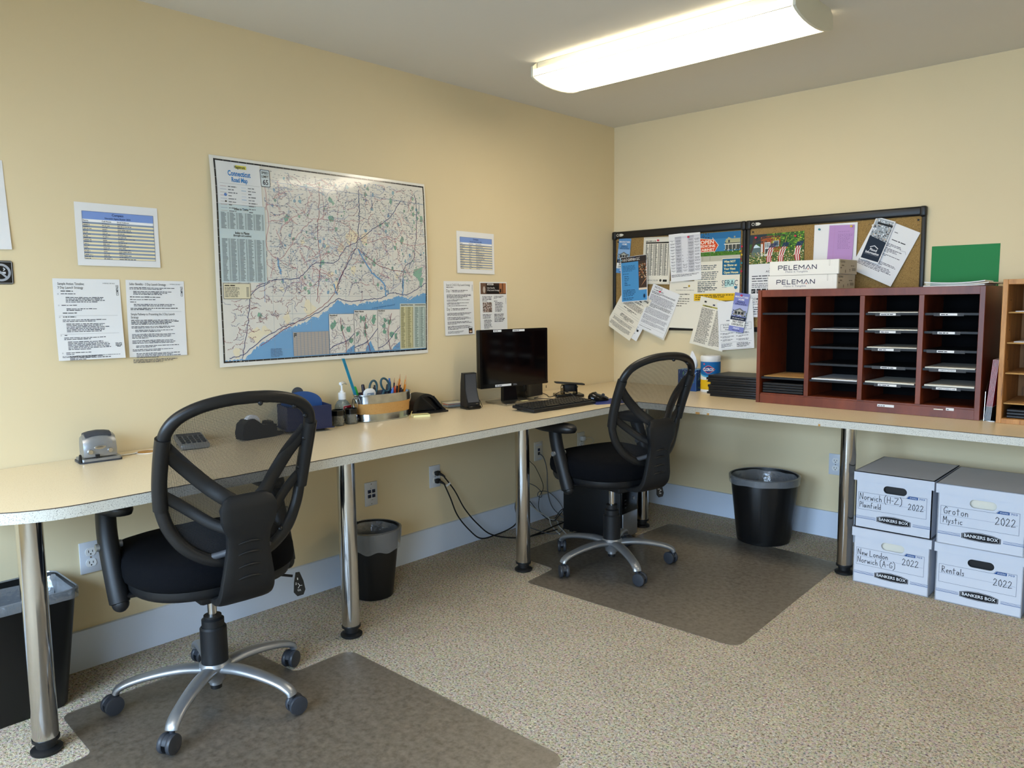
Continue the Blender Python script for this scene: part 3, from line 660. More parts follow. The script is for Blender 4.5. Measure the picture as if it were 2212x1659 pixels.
    pr.line([(-0.003, 0.006), (0.002, -0.002), (-0.004, -0.010)], 0.0016, '#e8e8e8'); pr.line([(0.002, -0.002), (0.010, -0.003)], 0.0014, '#e8e8e8'); pr.line([(-0.003, 0.018), (-0.003, 0.024)], 0.003, '#e8e8e8')
    for q in range(3): pr.line([(-0.006+q*0.004, -0.014), (-0.004+q*0.004, -0.020)], 0.0012, '#e8e8e8'); pr.line([(-0.012, 0.002+q*0.003), (-0.007, 0.003+q*0.003)], 0.001, '#e8e8e8')
    po = pr.build(lev); po.matrix_local = PL
    return t
CH1 = T(0.555, -2.963, 0.002) @ RZ(175.57-90)
CH2 = T(0.766, -1.097, 0.002) @ RZ(168.6-90)
make_chair(CH1, 'black mesh-back task chair on silver base facing the map wall beside the silver hole punch', 22.0-(175.57-90), 0.0, 1)
make_chair(CH2, 'black mesh-back task chair on silver base pulled up to the computer keyboard', 40.0-(168.6-90), 0.012, 2)

# ================================================================== clear vinyl chair mats
def round_poly(P, r, n=5):
    out = []; m_ = len(P)
    for i, p in enumerate(P):
        a, b_ = Vector(P[i-1]), Vector(P[(i+1) % m_]); c = Vector(p); u = (a-c).normalized(); v = (b_-c).normalized()
        rr = r[i] if isinstance(r, (list, tuple)) else r; s_ = c+u*rr; e_ = c+v*rr
        for k in range(n+1): t = k/n; q = s_*(1-t)**2+c*2*t*(1-t)+e_*t*t; out.append((q.x, q.y))
    return out
def chair_mat(P, r, label):
    o = MB().prism(round_poly(P, r), 0.0004, 0.002).build('chair_mat', 'vinyl', None, None); tag(o, label, 'chair mat', 'clear vinyl chair mats'); return o
chair_mat([(0.585, -2.475), (0.585, -2.70), (0.29, -2.72), (0.29, -3.335), (0.585, -3.345), (0.585, -3.62), (1.61, -3.62), (1.60, -2.475)], [0.05, 0.03, 0.04, 0.04, 0.03, 0.05, 0.06, 0.06], 'clear vinyl chair mat under the chair by the map wall hole punch')
chair_mat([(0.62, -0.33), (0.61, -0.63), (0.32, -0.64), (0.32, -1.31), (0.60, -1.33), (0.62, -1.545), (1.63, -1.535), (1.585, -0.385)], [0.05, 0.03, 0.04, 0.04, 0.03, 0.02, 0.06, 0.03], 'clear vinyl chair mat under the chair at the computer')

# ================================================================== waste bins with plastic liners
def wob(seed, n, amp):
    R = random.Random(seed); ph = [(R.uniform(0, 6.28), R.randint(2, 9), R.uniform(0.3, 1)) for _ in range(5)]
    return [amp*sum(c*math.sin(k*2*PI*j/n+p) for p, k, c in ph)/2 for j in range(n)]
def round_bin(x, y, r0, r1, h, label, ribs=False, skirt=0.06, seed=3):
    t = empty('waste_bin', T(x, y, 0)); tag(t, label, 'waste bin'); n = 64; t0 = 0.004
    def ring(r, z, rib=0.0): return [(rr*math.cos(2*PI*j/n), rr*math.sin(2*PI*j/n), z) for j in range(n) for rr in [r+(rib if ribs and (j % 8) < 4 else 0)]]
    g = MB()
    g.loops([ring(r0-0.006, 0.0), ring(r0, 0.004), ring(r0+(r1-r0)*0.06, h*0.06), ring(r0+(r1-r0)*0.08, h*0.08, 0.003), ring(r0+(r1-r0)*0.90, h*0.90, 0.003), ring(r0+(r1-r0)*0.92, h*0.92), ring(r1, h-0.004), ring(r1+0.005, h), ring(r1-t0, h), ring(r0-t0, 0.008)], cap=True)
    g.build('body', 'bin_black', t, 40)
    w1, w2, w3 = wob(seed, n, 0.004), wob(seed+1, n, 0.008), wob(seed+2, n, 0.012)
    def lr(r, z, w, wz=None, k=1.0): return [((r+w[j]*k)*math.cos(2*PI*j/n), (r+w[j]*k)*math.sin(2*PI*j/n), z+(wz[j] if wz else 0)) for j in range(n)]
    sk = lambda f: r1-(r1-r0)*f/h
    MB().loops([lr(sk(h*0.55)-0.022, h*0.45, w2, w3), lr(sk(h*0.3)-0.016, h*0.70, w3), lr(sk(0.04)-0.012, h-0.04, w1), lr(r1+0.000, h+0.003, w1, None, 0.3), lr(r1+0.0085, h-0.001, w1, None, 0.2), lr(sk(skirt*0.4)+0.010, h-skirt*0.4, w1, None, 0.5), lr(sk(skirt)+0.010, h-skirt, w1, w2, 0.4)], cap=False).build('liner', 'film', t, 60)
    return t
round_bin(0.215, -2.085, 0.083, 0.118, 0.300, 'round smooth black waste bin with clear liner below the paper clip jars', False, 0.085, 5)
round_bin(1.140, -0.268, 0.132, 0.170, 0.345, 'ribbed round black waste bin with clear liner under the cork boards', True, 0.035, 11)
t = empty('waste_bin', T(0.150, -3.44, 0)); tag(t, 'rectangular black waste bin with clear liner behind the end chrome leg', 'waste bin')
def rr_ring(hx, hy, z, r=0.035, wv=None):
    P = rrect(-hx, -hy, hx, hy, r, 6); return [(x*(1+(wv[i % len(wv)] if wv else 0)), y*(1+(wv[i % len(wv)] if wv else 0)), z) for i, (x, y) in enumerate(P)]
MB().loops([rr_ring(0.085, 0.145, 0.0), rr_ring(0.089, 0.150, 0.006), rr_ring(0.118, 0.188, 0.375), rr_ring(0.122, 0.192, 0.380), rr_ring(0.116, 0.186, 0.380), rr_ring(0.084, 0.145, 0.01)]).build('body', 'bin_black', t, 40)
w1, w2 = wob(31, 28, 0.03), wob(37, 28, 0.06)
MB().loops([rr_ring(0.085, 0.150, 0.20, 0.03, w2), rr_ring(0.100, 0.170, 0.30, 0.03, w2), rr_ring(0.112, 0.182, 0.36, 0.035, w1), rr_ring(0.121, 0.190, 0.384), rr_ring(0.1255, 0.1955, 0.380), rr_ring(0.1245, 0.1945, 0.352, 0.035, [q*0.1 for q in w1])], cap=False).build('liner', 'film', t, 60)
# ================================================================== sheets taped to the left wall
def on_left(y, z, off=0.0012, rot=0): return T(off, y, z) @ ML @ RZ(rot)
def on_right(x, z, off=0.0012, rot=0): return T(x, -off, z) @ MR @ RZ(rot)
def curl(w, h, amp, k=2.0, side=0.0):
    """paper lifting off the wall towards its lower edge (and one side)"""
    return lambda x, y: amp*max(0.0, 0.5-y/h)**k+side*max(0.0, x/w+0.5)**2*max(0.0, 0.5-y/h)
K = '#3a3a3e'
def roster(y, z, rot, label, seed, w=0.274, h=0.211):
    wp = curl(w, h, 0.004)
    o = sheet_obj('contact_list', w, h, 'paper_white', on_left(y, z, 0.0012, rot), label, 'paper', 'agent contact lists on the map wall', wp)
    p = Print(wp); x0, x1 = -w/2+0.022, w/2-0.016; y1 = h/2-0.028; y0 = -h/2+0.022
    p.rect(x0, y1-0.027, x1, y1, '#7f9bd6'); p.rect(x0, y1-0.036, x1, y1-0.027, '#f2f2f2')
    p.text('Compass', 0.0, y1-0.012, 0.0075, '#1d2c5a', 2, 0.02, 'c'); p.text('Norwich Agent Roster 2025', 0.0, y1-0.023, 0.0055, '#1d2c5a', 2, 0.015, 'c', 0.085)
    p.text('Name', x0+0.002, y1-0.034, 0.005, '#222222', 2, 0.01); p.text('Cell Phone', x0+0.062, y1-0.034, 0.005, '#222222', 2, 0.01); p.text('Email Address', x0+0.112, y1-0.034, 0.005, '#222222', 2, 0.01)
    n = 20; st = (y1-0.036-y0)/n; R = random.Random(seed)
    for i in range(n):
        a = y1-0.036-st*(i+1); p.rect(x0, a, x1, a+st, '#8d9bb0' if i % 2 == 0 else '#f0e3bb')
        for cx, cw in ((x0+0.003, R.uniform(0.025, 0.045)), (x0+0.062, 0.033), (x0+0.112, R.uniform(0.05, 0.075))): p.words(cx, a+st*0.22, cw, 1, st, st*0.5, '#5a6070', R.random(), 1, 2, 0)
    p.frame(x0, y0, x1, y1, 0.0008, '#333a55', 3); p.build(o); return o
roster(-2.9635, 1.498, -0.4, 'contact list of blue and cream rows above the Sample Action Timeline sheet', 1)
roster(-1.220, 1.5035, -0.6, 'contact list of blue and cream rows between the map and the corner', 2, 0.268, 0.209)
# launch strategy sheets
W_, H_ = 0.211, 0.273
wp = curl(W_, H_, 0.012, 2.0, 0.004)
o = sheet_obj('strategy_sheet', W_, H_, 'paper_white', on_left(-3.077, 1.2115, 0.0012, -0.4), 'white sheet headed Sample Action Timeline taped beside the map', 'paper', None, wp)
p = Print(wp); L = -W_/2
p.text('Sample Action Timeline:', L+0.014, H_/2-0.021, 0.0085, K, 1, 0.005, 'l', 0.082); p.text('3 Day Launch Strategy', L+0.014, H_/2-0.0335, 0.0085, K, 1, 0.005, 'l', 0.078)
p.text('INTERNAL USE ONLY', W_/2-0.016, H_/2-0.016, 0.0036, '#555555', 1, 0, 'r', 0.040); p.text('COMPASS', W_/2-0.006, H_/2-0.056, 0.0085, '#222222', 1, 0.01, 'l', 0.036, PI/2)
p.words(L+0.022, H_/2-0.043, 0.085, 1, 0.006, 0.0042, '#222222', 3, 1, 1, 0)
y = H_/2-0.052
for i, (ind, n, w, c, gap) in enumerate([(0.022, 1, 0.07, '#55555a', 0.007), (0.036, 4, 0.13, '#4c4c52', 0.006), (0.022, 1, 0.08, '#55555a', 0.007), (0.036, 2, 0.10, '#4c4c52', 0.004), (0.024, 1, 0.125, '#222222', 0.008), (0.024, 1, 0.045, '#222222', 0.005), (0.022, 2, 0.15, '#55555a', 0.004), (0.032, 6, 0.135, '#4c4c52', 0.007), (0.024, 1, 0.02, '#222222', 0.004), (0.022, 2, 0.15, '#55555a', 0.004), (0.032, 6, 0.135, '#4c4c52', 0.006), (0.024, 2, 0.08, '#55555a', 0.003), (0.034, 3, 0.13, '#4c4c52', 0.004)]):
    p.words(L+ind, y, w, n, 0.0050, 0.0036, c, 10+i)
    if i in (0, 2, 5, 8, 11): p.frame(L+0.012, y-0.001, L+0.0155, y+0.0025, 0.0005, '#777777', 1)
    y -= 0.0050*n+gap
    if i in (4, 7): p.rect(L+0.012, y+0.0045, W_/2-0.014, y+0.0051, '#888888')
p.words(L+0.012, -H_/2+0.013, W_-0.026, 2, 0.0036, 0.0026, '#777777', 50, 1, 1, 0.03)
p.build(o); p = Print(wp); p.words(W_/2-0.030, -H_/2+0.052, 0.022, 4, 0.004, 0.0032, '#444444', 51, 1, 1, 0.1, 'c'); p.build(o, 'print', 'corner_print')
wp2 = curl(0.207, H_, 0.004)
o = sheet_obj('strategy_sheet', 0.207, H_, 'paper_white', on_left(-2.849, 1.2085, 0.0012, -0.9), 'white sheet headed Seller Benefits taped beside the map', 'paper', None, wp2)
p = Print(wp2); L = -0.207/2
p.text('Seller Benefits - 3 Day Launch Strategy', L+0.012, H_/2-0.018, 0.0085, K, 1, 0.004, 'l', 0.128); p.text('INTERNAL USE ONLY', 0.207/2-0.014, H_/2-0.014, 0.0036, '#555555', 1, 0, 'r', 0.038)
p.text('COMPASS', 0.207/2-0.006, H_/2-0.056, 0.0085, '#222222', 1, 0.01, 'l', 0.036, PI/2)
y = H_/2-0.028
for i, (ind, n, w, c, gap) in enumerate([(0.012, 2, 0.17, '#55555a', 0.004), (0.024, 3, 0.15, '#4c4c52', 0.005), (0.012, 1, 0.125, '#222222', 0.004), (0.012, 1, 0.155, '#55555a', 0.004), (0.012, 1, 0.035, '#222222', 0.004), (0.024, 2, 0.158, '#4c4c52', 0.004), (0.012, 2, 0.17, '#333333', 0.005)]):
    p.words(L+ind, y, w, n, 0.0048, 0.0036, c, 60+i); y -= 0.0048*n+gap
p.rect(L+0.012, y+0.004, 0.207/2-0.014, y+0.0046, '#888888'); y -= 0.009
p.text('Simple Pathway to Presenting the 3 Day Launch', L+0.012, y, 0.0085, K, 1, 0.004, 'l', 0.155); p.text('Strategy', L+0.012, y-0.011, 0.0085, K, 1, 0.004, 'l', 0.026); y -= 0.019
for i, (ind, n, w, c, gap) in enumerate([(0.012, 4, 0.172, '#2a2a2c', 0.004), (0.012, 2, 0.172, '#55555a', 0.004), (0.024, 2, 0.14, '#4c4c52', 0.005), (0.012, 4, 0.17, '#55555a', 0.004), (0.012, 3, 0.17, '#4c4c52', 0.005), (0.024, 2, 0.16, '#4c4c52', 0.004), (0.012, 2, 0.17, '#55555a', 0.005), (0.024, 4, 0.16, '#4c4c52', 0.004), (0.012, 3, 0.17, '#55555a', 0.004)]):
    p.words(L+ind, y, w, n, 0.0046, 0.0034, c, 80+i); y -= 0.0046*n+gap
p.build(o)
# two more sheets by the monitor
wp3 = curl(0.204, 0.270, 0.004)
o = sheet_obj('strategy_sheet', 0.204, 0.270, 'paper_white', on_left(-1.3435, 1.2245, 0.0012, 0.3), 'white sheet with Day 1 and Day 2 headings left of the monitor', 'paper', None, wp3)
p = Print(wp3); L = -0.102
p.text('Smart & C.H.E.S 3 Day Launch Strategy', L+0.016, 0.111, 0.011, K, 1, 0.0, 'l', 0.165); p.words(L+0.016, 0.103, 0.13, 1, 0.005, 0.004, '#333333', 1, 1, 1, 0); p.text('COMPASS', 0.097, 0.085, 0.006, '#333333', 1, 0, 'l', 0.032, PI/2)
for ty, body, ys in ((0.080, 'Day 1', [(0.066, 4), (0.040, 2), (0.025, 2), (0.011, 1)]), (-0.011, 'Day 2', [(-0.026, 3), (-0.048, 3), (-0.070, 3), (-0.091, 4)])):
    p.text(body, L+0.016, ty, 0.015, K, 1, 0.0, 'l', 0.033); p.words(L+0.054, ty+0.007, 0.13, 2, 0.0065, 0.004, '#222222', 5, 1, 1, 0.25)
    for yy, n in ys: p.words(L+0.018, yy, 0.170, n, 0.0052, 0.0038, '#47474c', int(yy*1000)+300)
p.words(L+0.018, -0.117, 0.12, 3, 0.0045, 0.0032, '#666666', 9); p.rect(0.060, -0.130, 0.086, -0.097, '#1c1c1e', 1); p.rect(0.0625, -0.1035, 0.0835, -0.0985, '#e6e6e6', 2); p.rect(0.0625, -0.1265, 0.0835, -0.1125, '#7a4c30', 2); p.rect(0.066, -0.124, 0.080, -0.118, '#d9c8a8', 3); p.build(o)
wp4 = curl(0.204, 0.272, 0.004)
o = sheet_obj('strategy_sheet', 0.204, 0.272, 'paper_white', on_left(-1.094, 1.222, 0.0012, 0), 'white sheet with a dark photo banner at the top, partly behind the monitor', 'paper', None, wp4)
p = Print(wp4); L = -0.102
p.rect(L+0.006, 0.072, 0.096, 0.130, '#3b2a22'); p.rect(L+0.006, 0.072, L+0.045, 0.130, '#6d5140', 1); p.rect(0.045, 0.076, 0.096, 0.130, '#a26a44', 1); p.rect(0.066, 0.078, 0.074, 0.130, '#5c3620', 2); p.rect(L+0.052, 0.076, 0.040, 0.118, '#17100e', 2); p.rect(0.048, 0.080, 0.060, 0.100, '#15100e', 2)
p.disc(L+0.032, 0.095, 0.009, '#b9aca0', 2, 12, 0.018); p.rect(L+0.055, 0.119, 0.000, 0.127, '#e8e4de', 3); p.words(L+0.060, 0.1205, 0.038, 1, 0.005, 0.005, '#3a3a3a', 2, 1, 4, 0)
p.text('Seller Benefits', L+0.054, 0.101, 0.008, '#f2efe9', 3, 0, 'l', 0.058); p.text('3 Day Launch Strategy', L+0.054, 0.089, 0.008, '#f2efe9', 3, 0, 'l', 0.092)
p.words(L+0.018, 0.058, 0.072, 4, 0.0075, 0.0048, '#3c3c40', 31); p.words(0.002, 0.060, 0.074, 3, 0.006, 0.004, '#47474c', 32); p.words(0.002, 0.034, 0.04, 1, 0.006, 0.004, '#333333', 33); p.words(0.010, 0.026, 0.064, 9, 0.0058, 0.004, '#47474c', 34); p.words(0.002, -0.036, 0.082, 6, 0.0075, 0.005, '#2f2f33', 35)
p.rect(L+0.020, -0.022, L+0.088, 0.030, '#8d7a70', 1); p.mosaic(L+0.020, -0.022, L+0.088, 0.030, 9, 8, ['#2b211e', '#d9d2cc', '#7a5544', '#493830', '#c9bdb4', '#e6e2dd'], 5, 2)
p.words(L+0.018, -0.036, 0.070, 4, 0.006, 0.004, '#47474c', 36); p.words(L+0.026, -0.064, 0.060, 8, 0.006, 0.004, '#47474c', 37); p.text('COMPASS', 0.096, 0.020, 0.005, '#333333', 1, 0, 'l', 0.032, PI/2); p.build(o)
# blank sheet and no-smoking sign at the frame edge
sheet_obj('blank_sheet', 0.216, 0.276, 'paper_white', on_left(-3.403, 1.573, 0.0012, 1.5), 'plain white sheet taped above the black no smoking sign', 'paper', None, curl(0.216, 0.276, 0.005))
s = MB().prism(rrect(-0.045, -0.037, 0.045, 0.037, 0.008), 0, 0.003).build('no_smoking_sign', 'sign_black', None, 40, on_left(-3.337, 1.365, 0.0)); tag(s, 'small black no smoking plaque on the wall beside the timeline sheet', 'sign')
p = Print(base=0.0032); p.frame(-0.042, -0.034, 0.042, 0.034, 0.0012, '#cfcfcf')
for i in range(32):
    a, b_ = 2*PI*i/32, 2*PI*(i+1)/32; p.face([(0.010+0.021*math.cos(a), 0.021*math.sin(a)), (0.010+0.028*math.cos(a), 0.028*math.sin(a)), (0.010+0.028*math.cos(b_), 0.028*math.sin(b_)), (0.010+0.021*math.cos(b_), 0.021*math.sin(b_))], '#9fa3aa', 2)
p.rect(-0.008, -0.004, 0.024, 0.002, '#c9ccd1', 0); p.line([(0.018, 0.006), (0.022, 0.010), (0.018, 0.014)], 0.003, '#c9ccd1'); p.line([(-0.008, 0.018), (0.028, -0.018)], 0.006, '#9fa3aa', 3); p.build(s)

# ================================================================== laminated wall map
MW, MH = 1.064, 0.804
def map_warp(x, y):
    d = MH/2-y; e = MW/2-x
    return 0.0135*(1-math.exp(-d/0.085))*(1+0.18*math.sin(x*7.0+0.6)+0.10*math.sin(x*17+1.0))*(0.45+0.55*min(1.0, (y+MH/2)/0.40))+0.0025*math.sin(y*9+x*3)*min(1, d/0.2)
mp_o = sheet_obj('road_map', MW, MH, 'map_paper', on_left(-2.0915, 1.4145, 0.002, -0.2), 'large laminated Connecticut road map taped to the wall', 'map', None, map_warp, 0.0006, (40, 36))
p = Print(map_warp, 0.0008, 0.02, 0.0003); X0, X1, Y0, Y1 = -MW/2+0.022, MW/2-0.014, -MH/2+0.022, MH/2-0.018
p.rect(X0, Y0, X1, Y1, '#dcdad2'); BW = 0.0065
p.frame(X0-BW, Y0-BW, X1+BW, Y1+BW, BW, '#15181d', 1)
for i in range(1, 32):
    x = X0+(X1-X0)*i/32; p.rect(x-0.0008, Y1+0.001, x+0.0008, Y1+BW, '#9a9a98', 2); p.rect(x-0.0008, Y0-BW, x+0.0008, Y0-0.001, '#9a9a98', 2)
for i in range(1, 24):
    y = Y0+(Y1-Y0)*i/24; p.rect(X0-BW, y-0.0008, X0-0.001, y+0.0008, '#9a9a98', 2); p.rect(X1+0.001, y-0.0008, X1+BW, y+0.0008, '#9a9a98', 2)
def uv(u, v): return (X0+(X1-X0)*u, Y1-(Y1-Y0)*v)          # u right, v down, both 0..1
R = random.Random(7)
# neighbouring-state tint, coast, sound
coast = [(0.0, 1.0), (0.075, 0.999), (0.087, 0.988), (0.12, 0.945), (0.164, 0.911), (0.21, 0.885), (0.266, 0.839), (0.31, 0.83), (0.355, 0.815), (0.389, 0.781), (0.41, 0.79), (0.436, 0.765), (0.485, 0.726), (0.505, 0.70), (0.52, 0.697), (0.535, 0.715), (0.578, 0.717), (0.62, 0.722), (0.657, 0.707), (0.71, 0.70), (0.763, 0.697), (0.80, 0.69), (0.842, 0.67), (0.88, 0.685), (0.928, 0.674), (0.96, 0.665), (1.0, 0.646)]
fine = []
for i in range(161):
    u = i/160; fine.append((u, interp(coast, u)+R.uniform(-0.008, 0.006)))
for (u0, v0), (u1, v1) in zip(fine, fine[1:]):
    n = max(1, int((1.0-max(v0, v1))/0.03))
    for k in range(n):
        a0, b0 = v0+(1-v0)*k/n, v0+(1-v0)*(k+1)/n; a1, b1 = v1+(1-v1)*k/n, v1+(1-v1)*(k+1)/n
        p.face([uv(u0, b0), uv(u1, b1), uv(u1, a1), uv(u0, a0)], '#6fa3cf', 1)
for (u0, v0), (u1, v1) in ((((0.175, 0.06)), (0.175, 0.70)),): p.line([uv(u0, v0), uv(u1, v1)], 0.0022, '#8fa9d0', 2)
p.line([uv(0.225, 0.075), uv(0.60, 0.085), uv(1.0, 0.105)], 0.0018, '#7f98b8', 2)
for i in range(10): u = 0.21+i*0.085; p.line([uv(u, 0.04), uv(u, 0.99)], 0.0007, '#8ea3b5', 2)
for i in range(10): v = 0.10+i*0.095; p.line([uv(0.19, v), uv(1.0, v)], 0.0007, '#8ea3b5', 2)
def blot(u, v, s_, col, lay):
    n = 9; p.poly([uv(u+s_*R.uniform(0.35, 1)*math.cos(2*PI*i/n)*0.75, v+s_*R.uniform(0.4, 1.3)*math.sin(2*PI*i/n)) for i in range(n)], col, lay)
for u, v, s_ in ((0.60, 0.33, 0.045), (0.655, 0.33, 0.04), (0.57, 0.345, 0.03), (0.53, 0.40, 0.03), (0.475, 0.55, 0.025), (0.46, 0.40, 0.03), (0.59, 0.52, 0.025), (0.50, 0.62, 0.04), (0.37, 0.80, 0.05), (0.27, 0.86, 0.035), (0.13, 0.87, 0.05), (0.17, 0.90, 0.04), (0.05, 0.97, 0.03), (0.35, 0.38, 0.02), (0.25, 0.63, 0.02), (0.83, 0.55, 0.02)): blot(u, min(v, interp(coast, u)-1.35*s_), s_, '#e6dcc0', 1)
for k in range(130):
    u, v = R.uniform(0.22, 0.99), R.uniform(0.03, 0.66)
    if v < interp(coast, u)-0.05: blot(u, v, R.uniform(0.005, 0.016), R.choice(['#8fb5a0', '#9cbfa9', '#86ad9b', '#93b5c0', '#84a6c0']), 2)
for u, v, s_ in ((0.49, 0.14, 0.028), (0.485, 0.24, 0.03), (0.28, 0.26, 0.03), (0.44, 0.48, 0.025), (0.86, 0.33, 0.03), (0.70, 0.48, 0.03), (0.955, 0.52, 0.06), (0.97, 0.58, 0.04), (0.985, 0.20, 0.03), (0.72, 0.60, 0.02), (0.205, 0.04, 0.02), (0.78, 0.25, 0.018), (0.15, 0.77, 0.02), (0.66, 0.37, 0.012)): blot(u, v, s_*0.8, '#86b09a', 2)
def road(pts, col, w, lay=3, dots=None, jit=0.012):
    Q = [Vector((a, b_, 0)) for a, b_ in pts]; S = smooth_path(Q, 8); S = [uv(q.x+R.uniform(-jit, jit)*0.25, q.y+R.uniform(-jit, jit)*0.25) for q in S]; p.line(S, w, col, lay)
    if dots:
        for q in S[::4]: p.disc(q[0], q[1], 0.0016, dots, lay+1, 6)
NV, RD, PK = '#3f4a78', '#8c4350', '#c08a90'
road([(0.02, 0.985), (0.08, 0.965), (0.15, 0.90), (0.25, 0.835), (0.34, 0.80), (0.42, 0.755), (0.49, 0.70), (0.515, 0.685), (0.57, 0.70), (0.66, 0.69), (0.74, 0.68), (0.80, 0.65), (0.88, 0.66), (1.0, 0.59)], NV, 0.0028, 3, '#2b3152')
road([(0.505, 0.655), (0.52, 0.58), (0.57, 0.47), (0.61, 0.38), (0.62, 0.30), (0.63, 0.20), (0.635, 0.06)], NV, 0.0028, 3, '#2b3152')
road([(0.14, 0.62), (0.22, 0.585), (0.33, 0.57), (0.40, 0.49), (0.50, 0.48), (0.55, 0.40), (0.61, 0.36), (0.70, 0.28), (0.80, 0.20), (0.86, 0.10)], NV, 0.0026, 3, '#2b3152')
road([(0.07, 0.99), (0.10, 0.80), (0.12, 0.66), (0.20, 0.60)], NV, 0.0024, 3)
road([(0.95, 0.05), (0.955, 0.20), (0.94, 0.36), (0.92, 0.45), (0.87, 0.50), (0.86, 0.62)], NV, 0.0026, 3, '#2b3152')
road([(0.44, 0.05), (0.43, 0.20), (0.42, 0.35), (0.43, 0.47), (0.42, 0.60), (0.41, 0.70)], RD, 0.0020, 3)
road([(0.19, 0.05), (0.20, 0.30), (0.19, 0.42), (0.25, 0.47), (0.33, 0.34), (0.40, 0.25)], PK, 0.0020, 3)
road([(0.15, 0.93), (0.25, 0.85), (0.36, 0.78), (0.47, 0.69), (0.53, 0.55), (0.60, 0.40), (0.66, 0.44), (0.75, 0.50), (0.86, 0.52)], RD, 0.0022, 3, '#6e2f3b')
road([(0.40, 0.25), (0.55, 0.26), (0.65, 0.36), (0.78, 0.32), (0.90, 0.36), (1.0, 0.34)], PK, 0.0018, 3)
for k in range(420):
    u, v = R.uniform(0.20, 0.97), R.uniform(0.03, 0.64)
    if v > interp(coast, u)-0.04: continue
    a = R.uniform(0, 6.28); pts = [(u, v)]
    for q in range(3): a += R.uniform(-0.7, 0.7); pts.append((min(0.995, max(0.19, pts[-1][0]+0.022*math.cos(a))), min(interp(coast, min(1, max(0, pts[-1][0])))-0.01, max(0.02, pts[-1][1]+0.028*math.sin(a)))))
    road(pts, R.choice(['#8f99b8', '#b08d95', '#c98f96', '#8ea2b4', '#9cb0cc', '#8d95ab', '#b9858c']), R.uniform(0.0010, 0.0016), 3)
for k in range(120):
    u = R.uniform(0.02, 0.34); v = R.uniform(0.62, 0.95)
    if v > interp(coast, u)-0.02: continue
    a = R.uniform(0, 6.28); road([(u, v), (u+0.02*math.cos(a), v+0.02*math.sin(a)), (u+0.035*math.cos(a+0.4), min(interp(coast, u), v+0.035*math.sin(a+0.4)))], R.choice(['#8c5a66', '#7d86a4', '#a07078']), 0.0011, 3)
for k in range(2400):
    u, v = R.uniform(0.20, 0.99), R.uniform(0.02, 0.66)
    if v < interp(coast, u)-0.01 and not (u < 0.05):
        x, y = uv(u, v); l = R.uniform(0.002, 0.010); p.rect(x, y, x+l, y+R.uniform(0.0011, 0.0022), R.choice(['#787c84', '#8a8e98', '#94868a', '#757f94', '#9c9fa4']), 5)
for k in range(60):                                       # islets
    i = R.randrange(len(fine)); u, v = fine[i]; x, y = uv(u, v+R.uniform(0.004, 0.012)); p.rect(x, y, x+R.uniform(0.001, 0.004), y+0.002, '#dcdad2', 2)
# river mouths
road([(0.615, 0.40), (0.68, 0.52), (0.755, 0.60), (0.765, 0.67)], '#6fa3cf', 0.0065, 3); road([(0.505, 0.66), (0.49, 0.60)], '#6fa3cf', 0.006, 3); road([(0.86, 0.66), (0.862, 0.56)], '#6fa3cf', 0.005, 3); road([(0.235, 0.47), (0.25, 0.55)], '#6fa3cf', 0.007, 2)
road([(0.95, 0.655), (0.93, 0.67), (0.90, 0.69)], '#dcdad2', 0.004, 3)
# title panel
a = uv(0.0, 0.0); b_ = uv(0.178, 0.21); p.rect(a[0], b_[1], b_[0], a[1], '#dde0e2', 6)
c = uv(0.09, 0.03); p.rect(c[0]-0.014, c[1]-0.001, c[0]+0.032, c[1]+0.013, '#d6cf58', 7); p.text('Hagstrom', c[0]-0.018, c[1]+0.001, 0.011, '#1d1d1d', 8, 0.02, 'l', 0.044)
c = uv(0.09, 0.068); p.text('Connecticut', c[0], c[1], 0.020, '#1f7cc0', 8, 0.03, 'c', 0.094); c = uv(0.09, 0.098); p.text('Road Map', c[0], c[1], 0.018, '#1f7cc0', 8, 0.03, 'c', 0.066)
x, y = uv(0.01, 0.125); p.rect(x, y+0.012, x+0.165, y+0.0126, '#77797c', 8)
for i in range(9):
    p.rect(x, y-i*0.0115, x+0.026, y-i*0.0115+0.0014, ['#b08a90', '#8a96b0', '#a8a29a'][i % 3], 8); p.words(x+0.032, y-i*0.0115-0.001, 0.042, 1, 0.01, 0.005, '#6c6f74', 900+i, 1, 8, 0.3)
    p.rect(x+0.086, y-i*0.0115, x+0.106, y-i*0.0115+0.002, ['#b9c6d8', '#7fa7c9', '#d0d0cc'][i % 3], 8); p.words(x+0.114, y-i*0.0115-0.001, 0.04, 1, 0.01, 0.005, '#6c6f74', 920+i, 1, 8, 0.3)
c = uv(0.03, 0.165); p.disc(c[0], c[1], 0.006, '#4d76b8', 9); p.rect(c[0]-0.003, c[1]-0.028, c[0]+0.003, c[1]-0.022, '#222222', 9)
c0 = uv(0.0, 0.212); c1 = uv(0.186, 0.60); p.rect(c0[0], c1[1], c1[0], c0[1], '#c3d3d6', 6)
def index(u0, v0, u1, v1, ncol, seed, base, mark):
    x0_, y1_ = uv(u0, v0); x1_, y0_ = uv(u1, v1); p.rect(x0_, y0_, x1_, y1_, base, 7); cw = (x1_-x0_)/ncol; rr = random.Random(seed); n = int((y1_-y0_)/0.0048)
    for i in range(ncol):
        for j in range(n): yy = y1_-(j+1)*0.0048; p.rect(x0_+cw*i+cw*0.06, yy, x0_+cw*i+cw*rr.uniform(0.45, 0.70), yy+0.0030, mark, 8); p.rect(x0_+cw*i+cw*0.80, yy, x0_+cw*i+cw*0.92, yy+0.0030, mark, 8)
        p.rect(x0_+cw*(i+1)-0.0012, y0_, x0_+cw*(i+1)-0.0005, y1_, '#8d9a9c', 8)
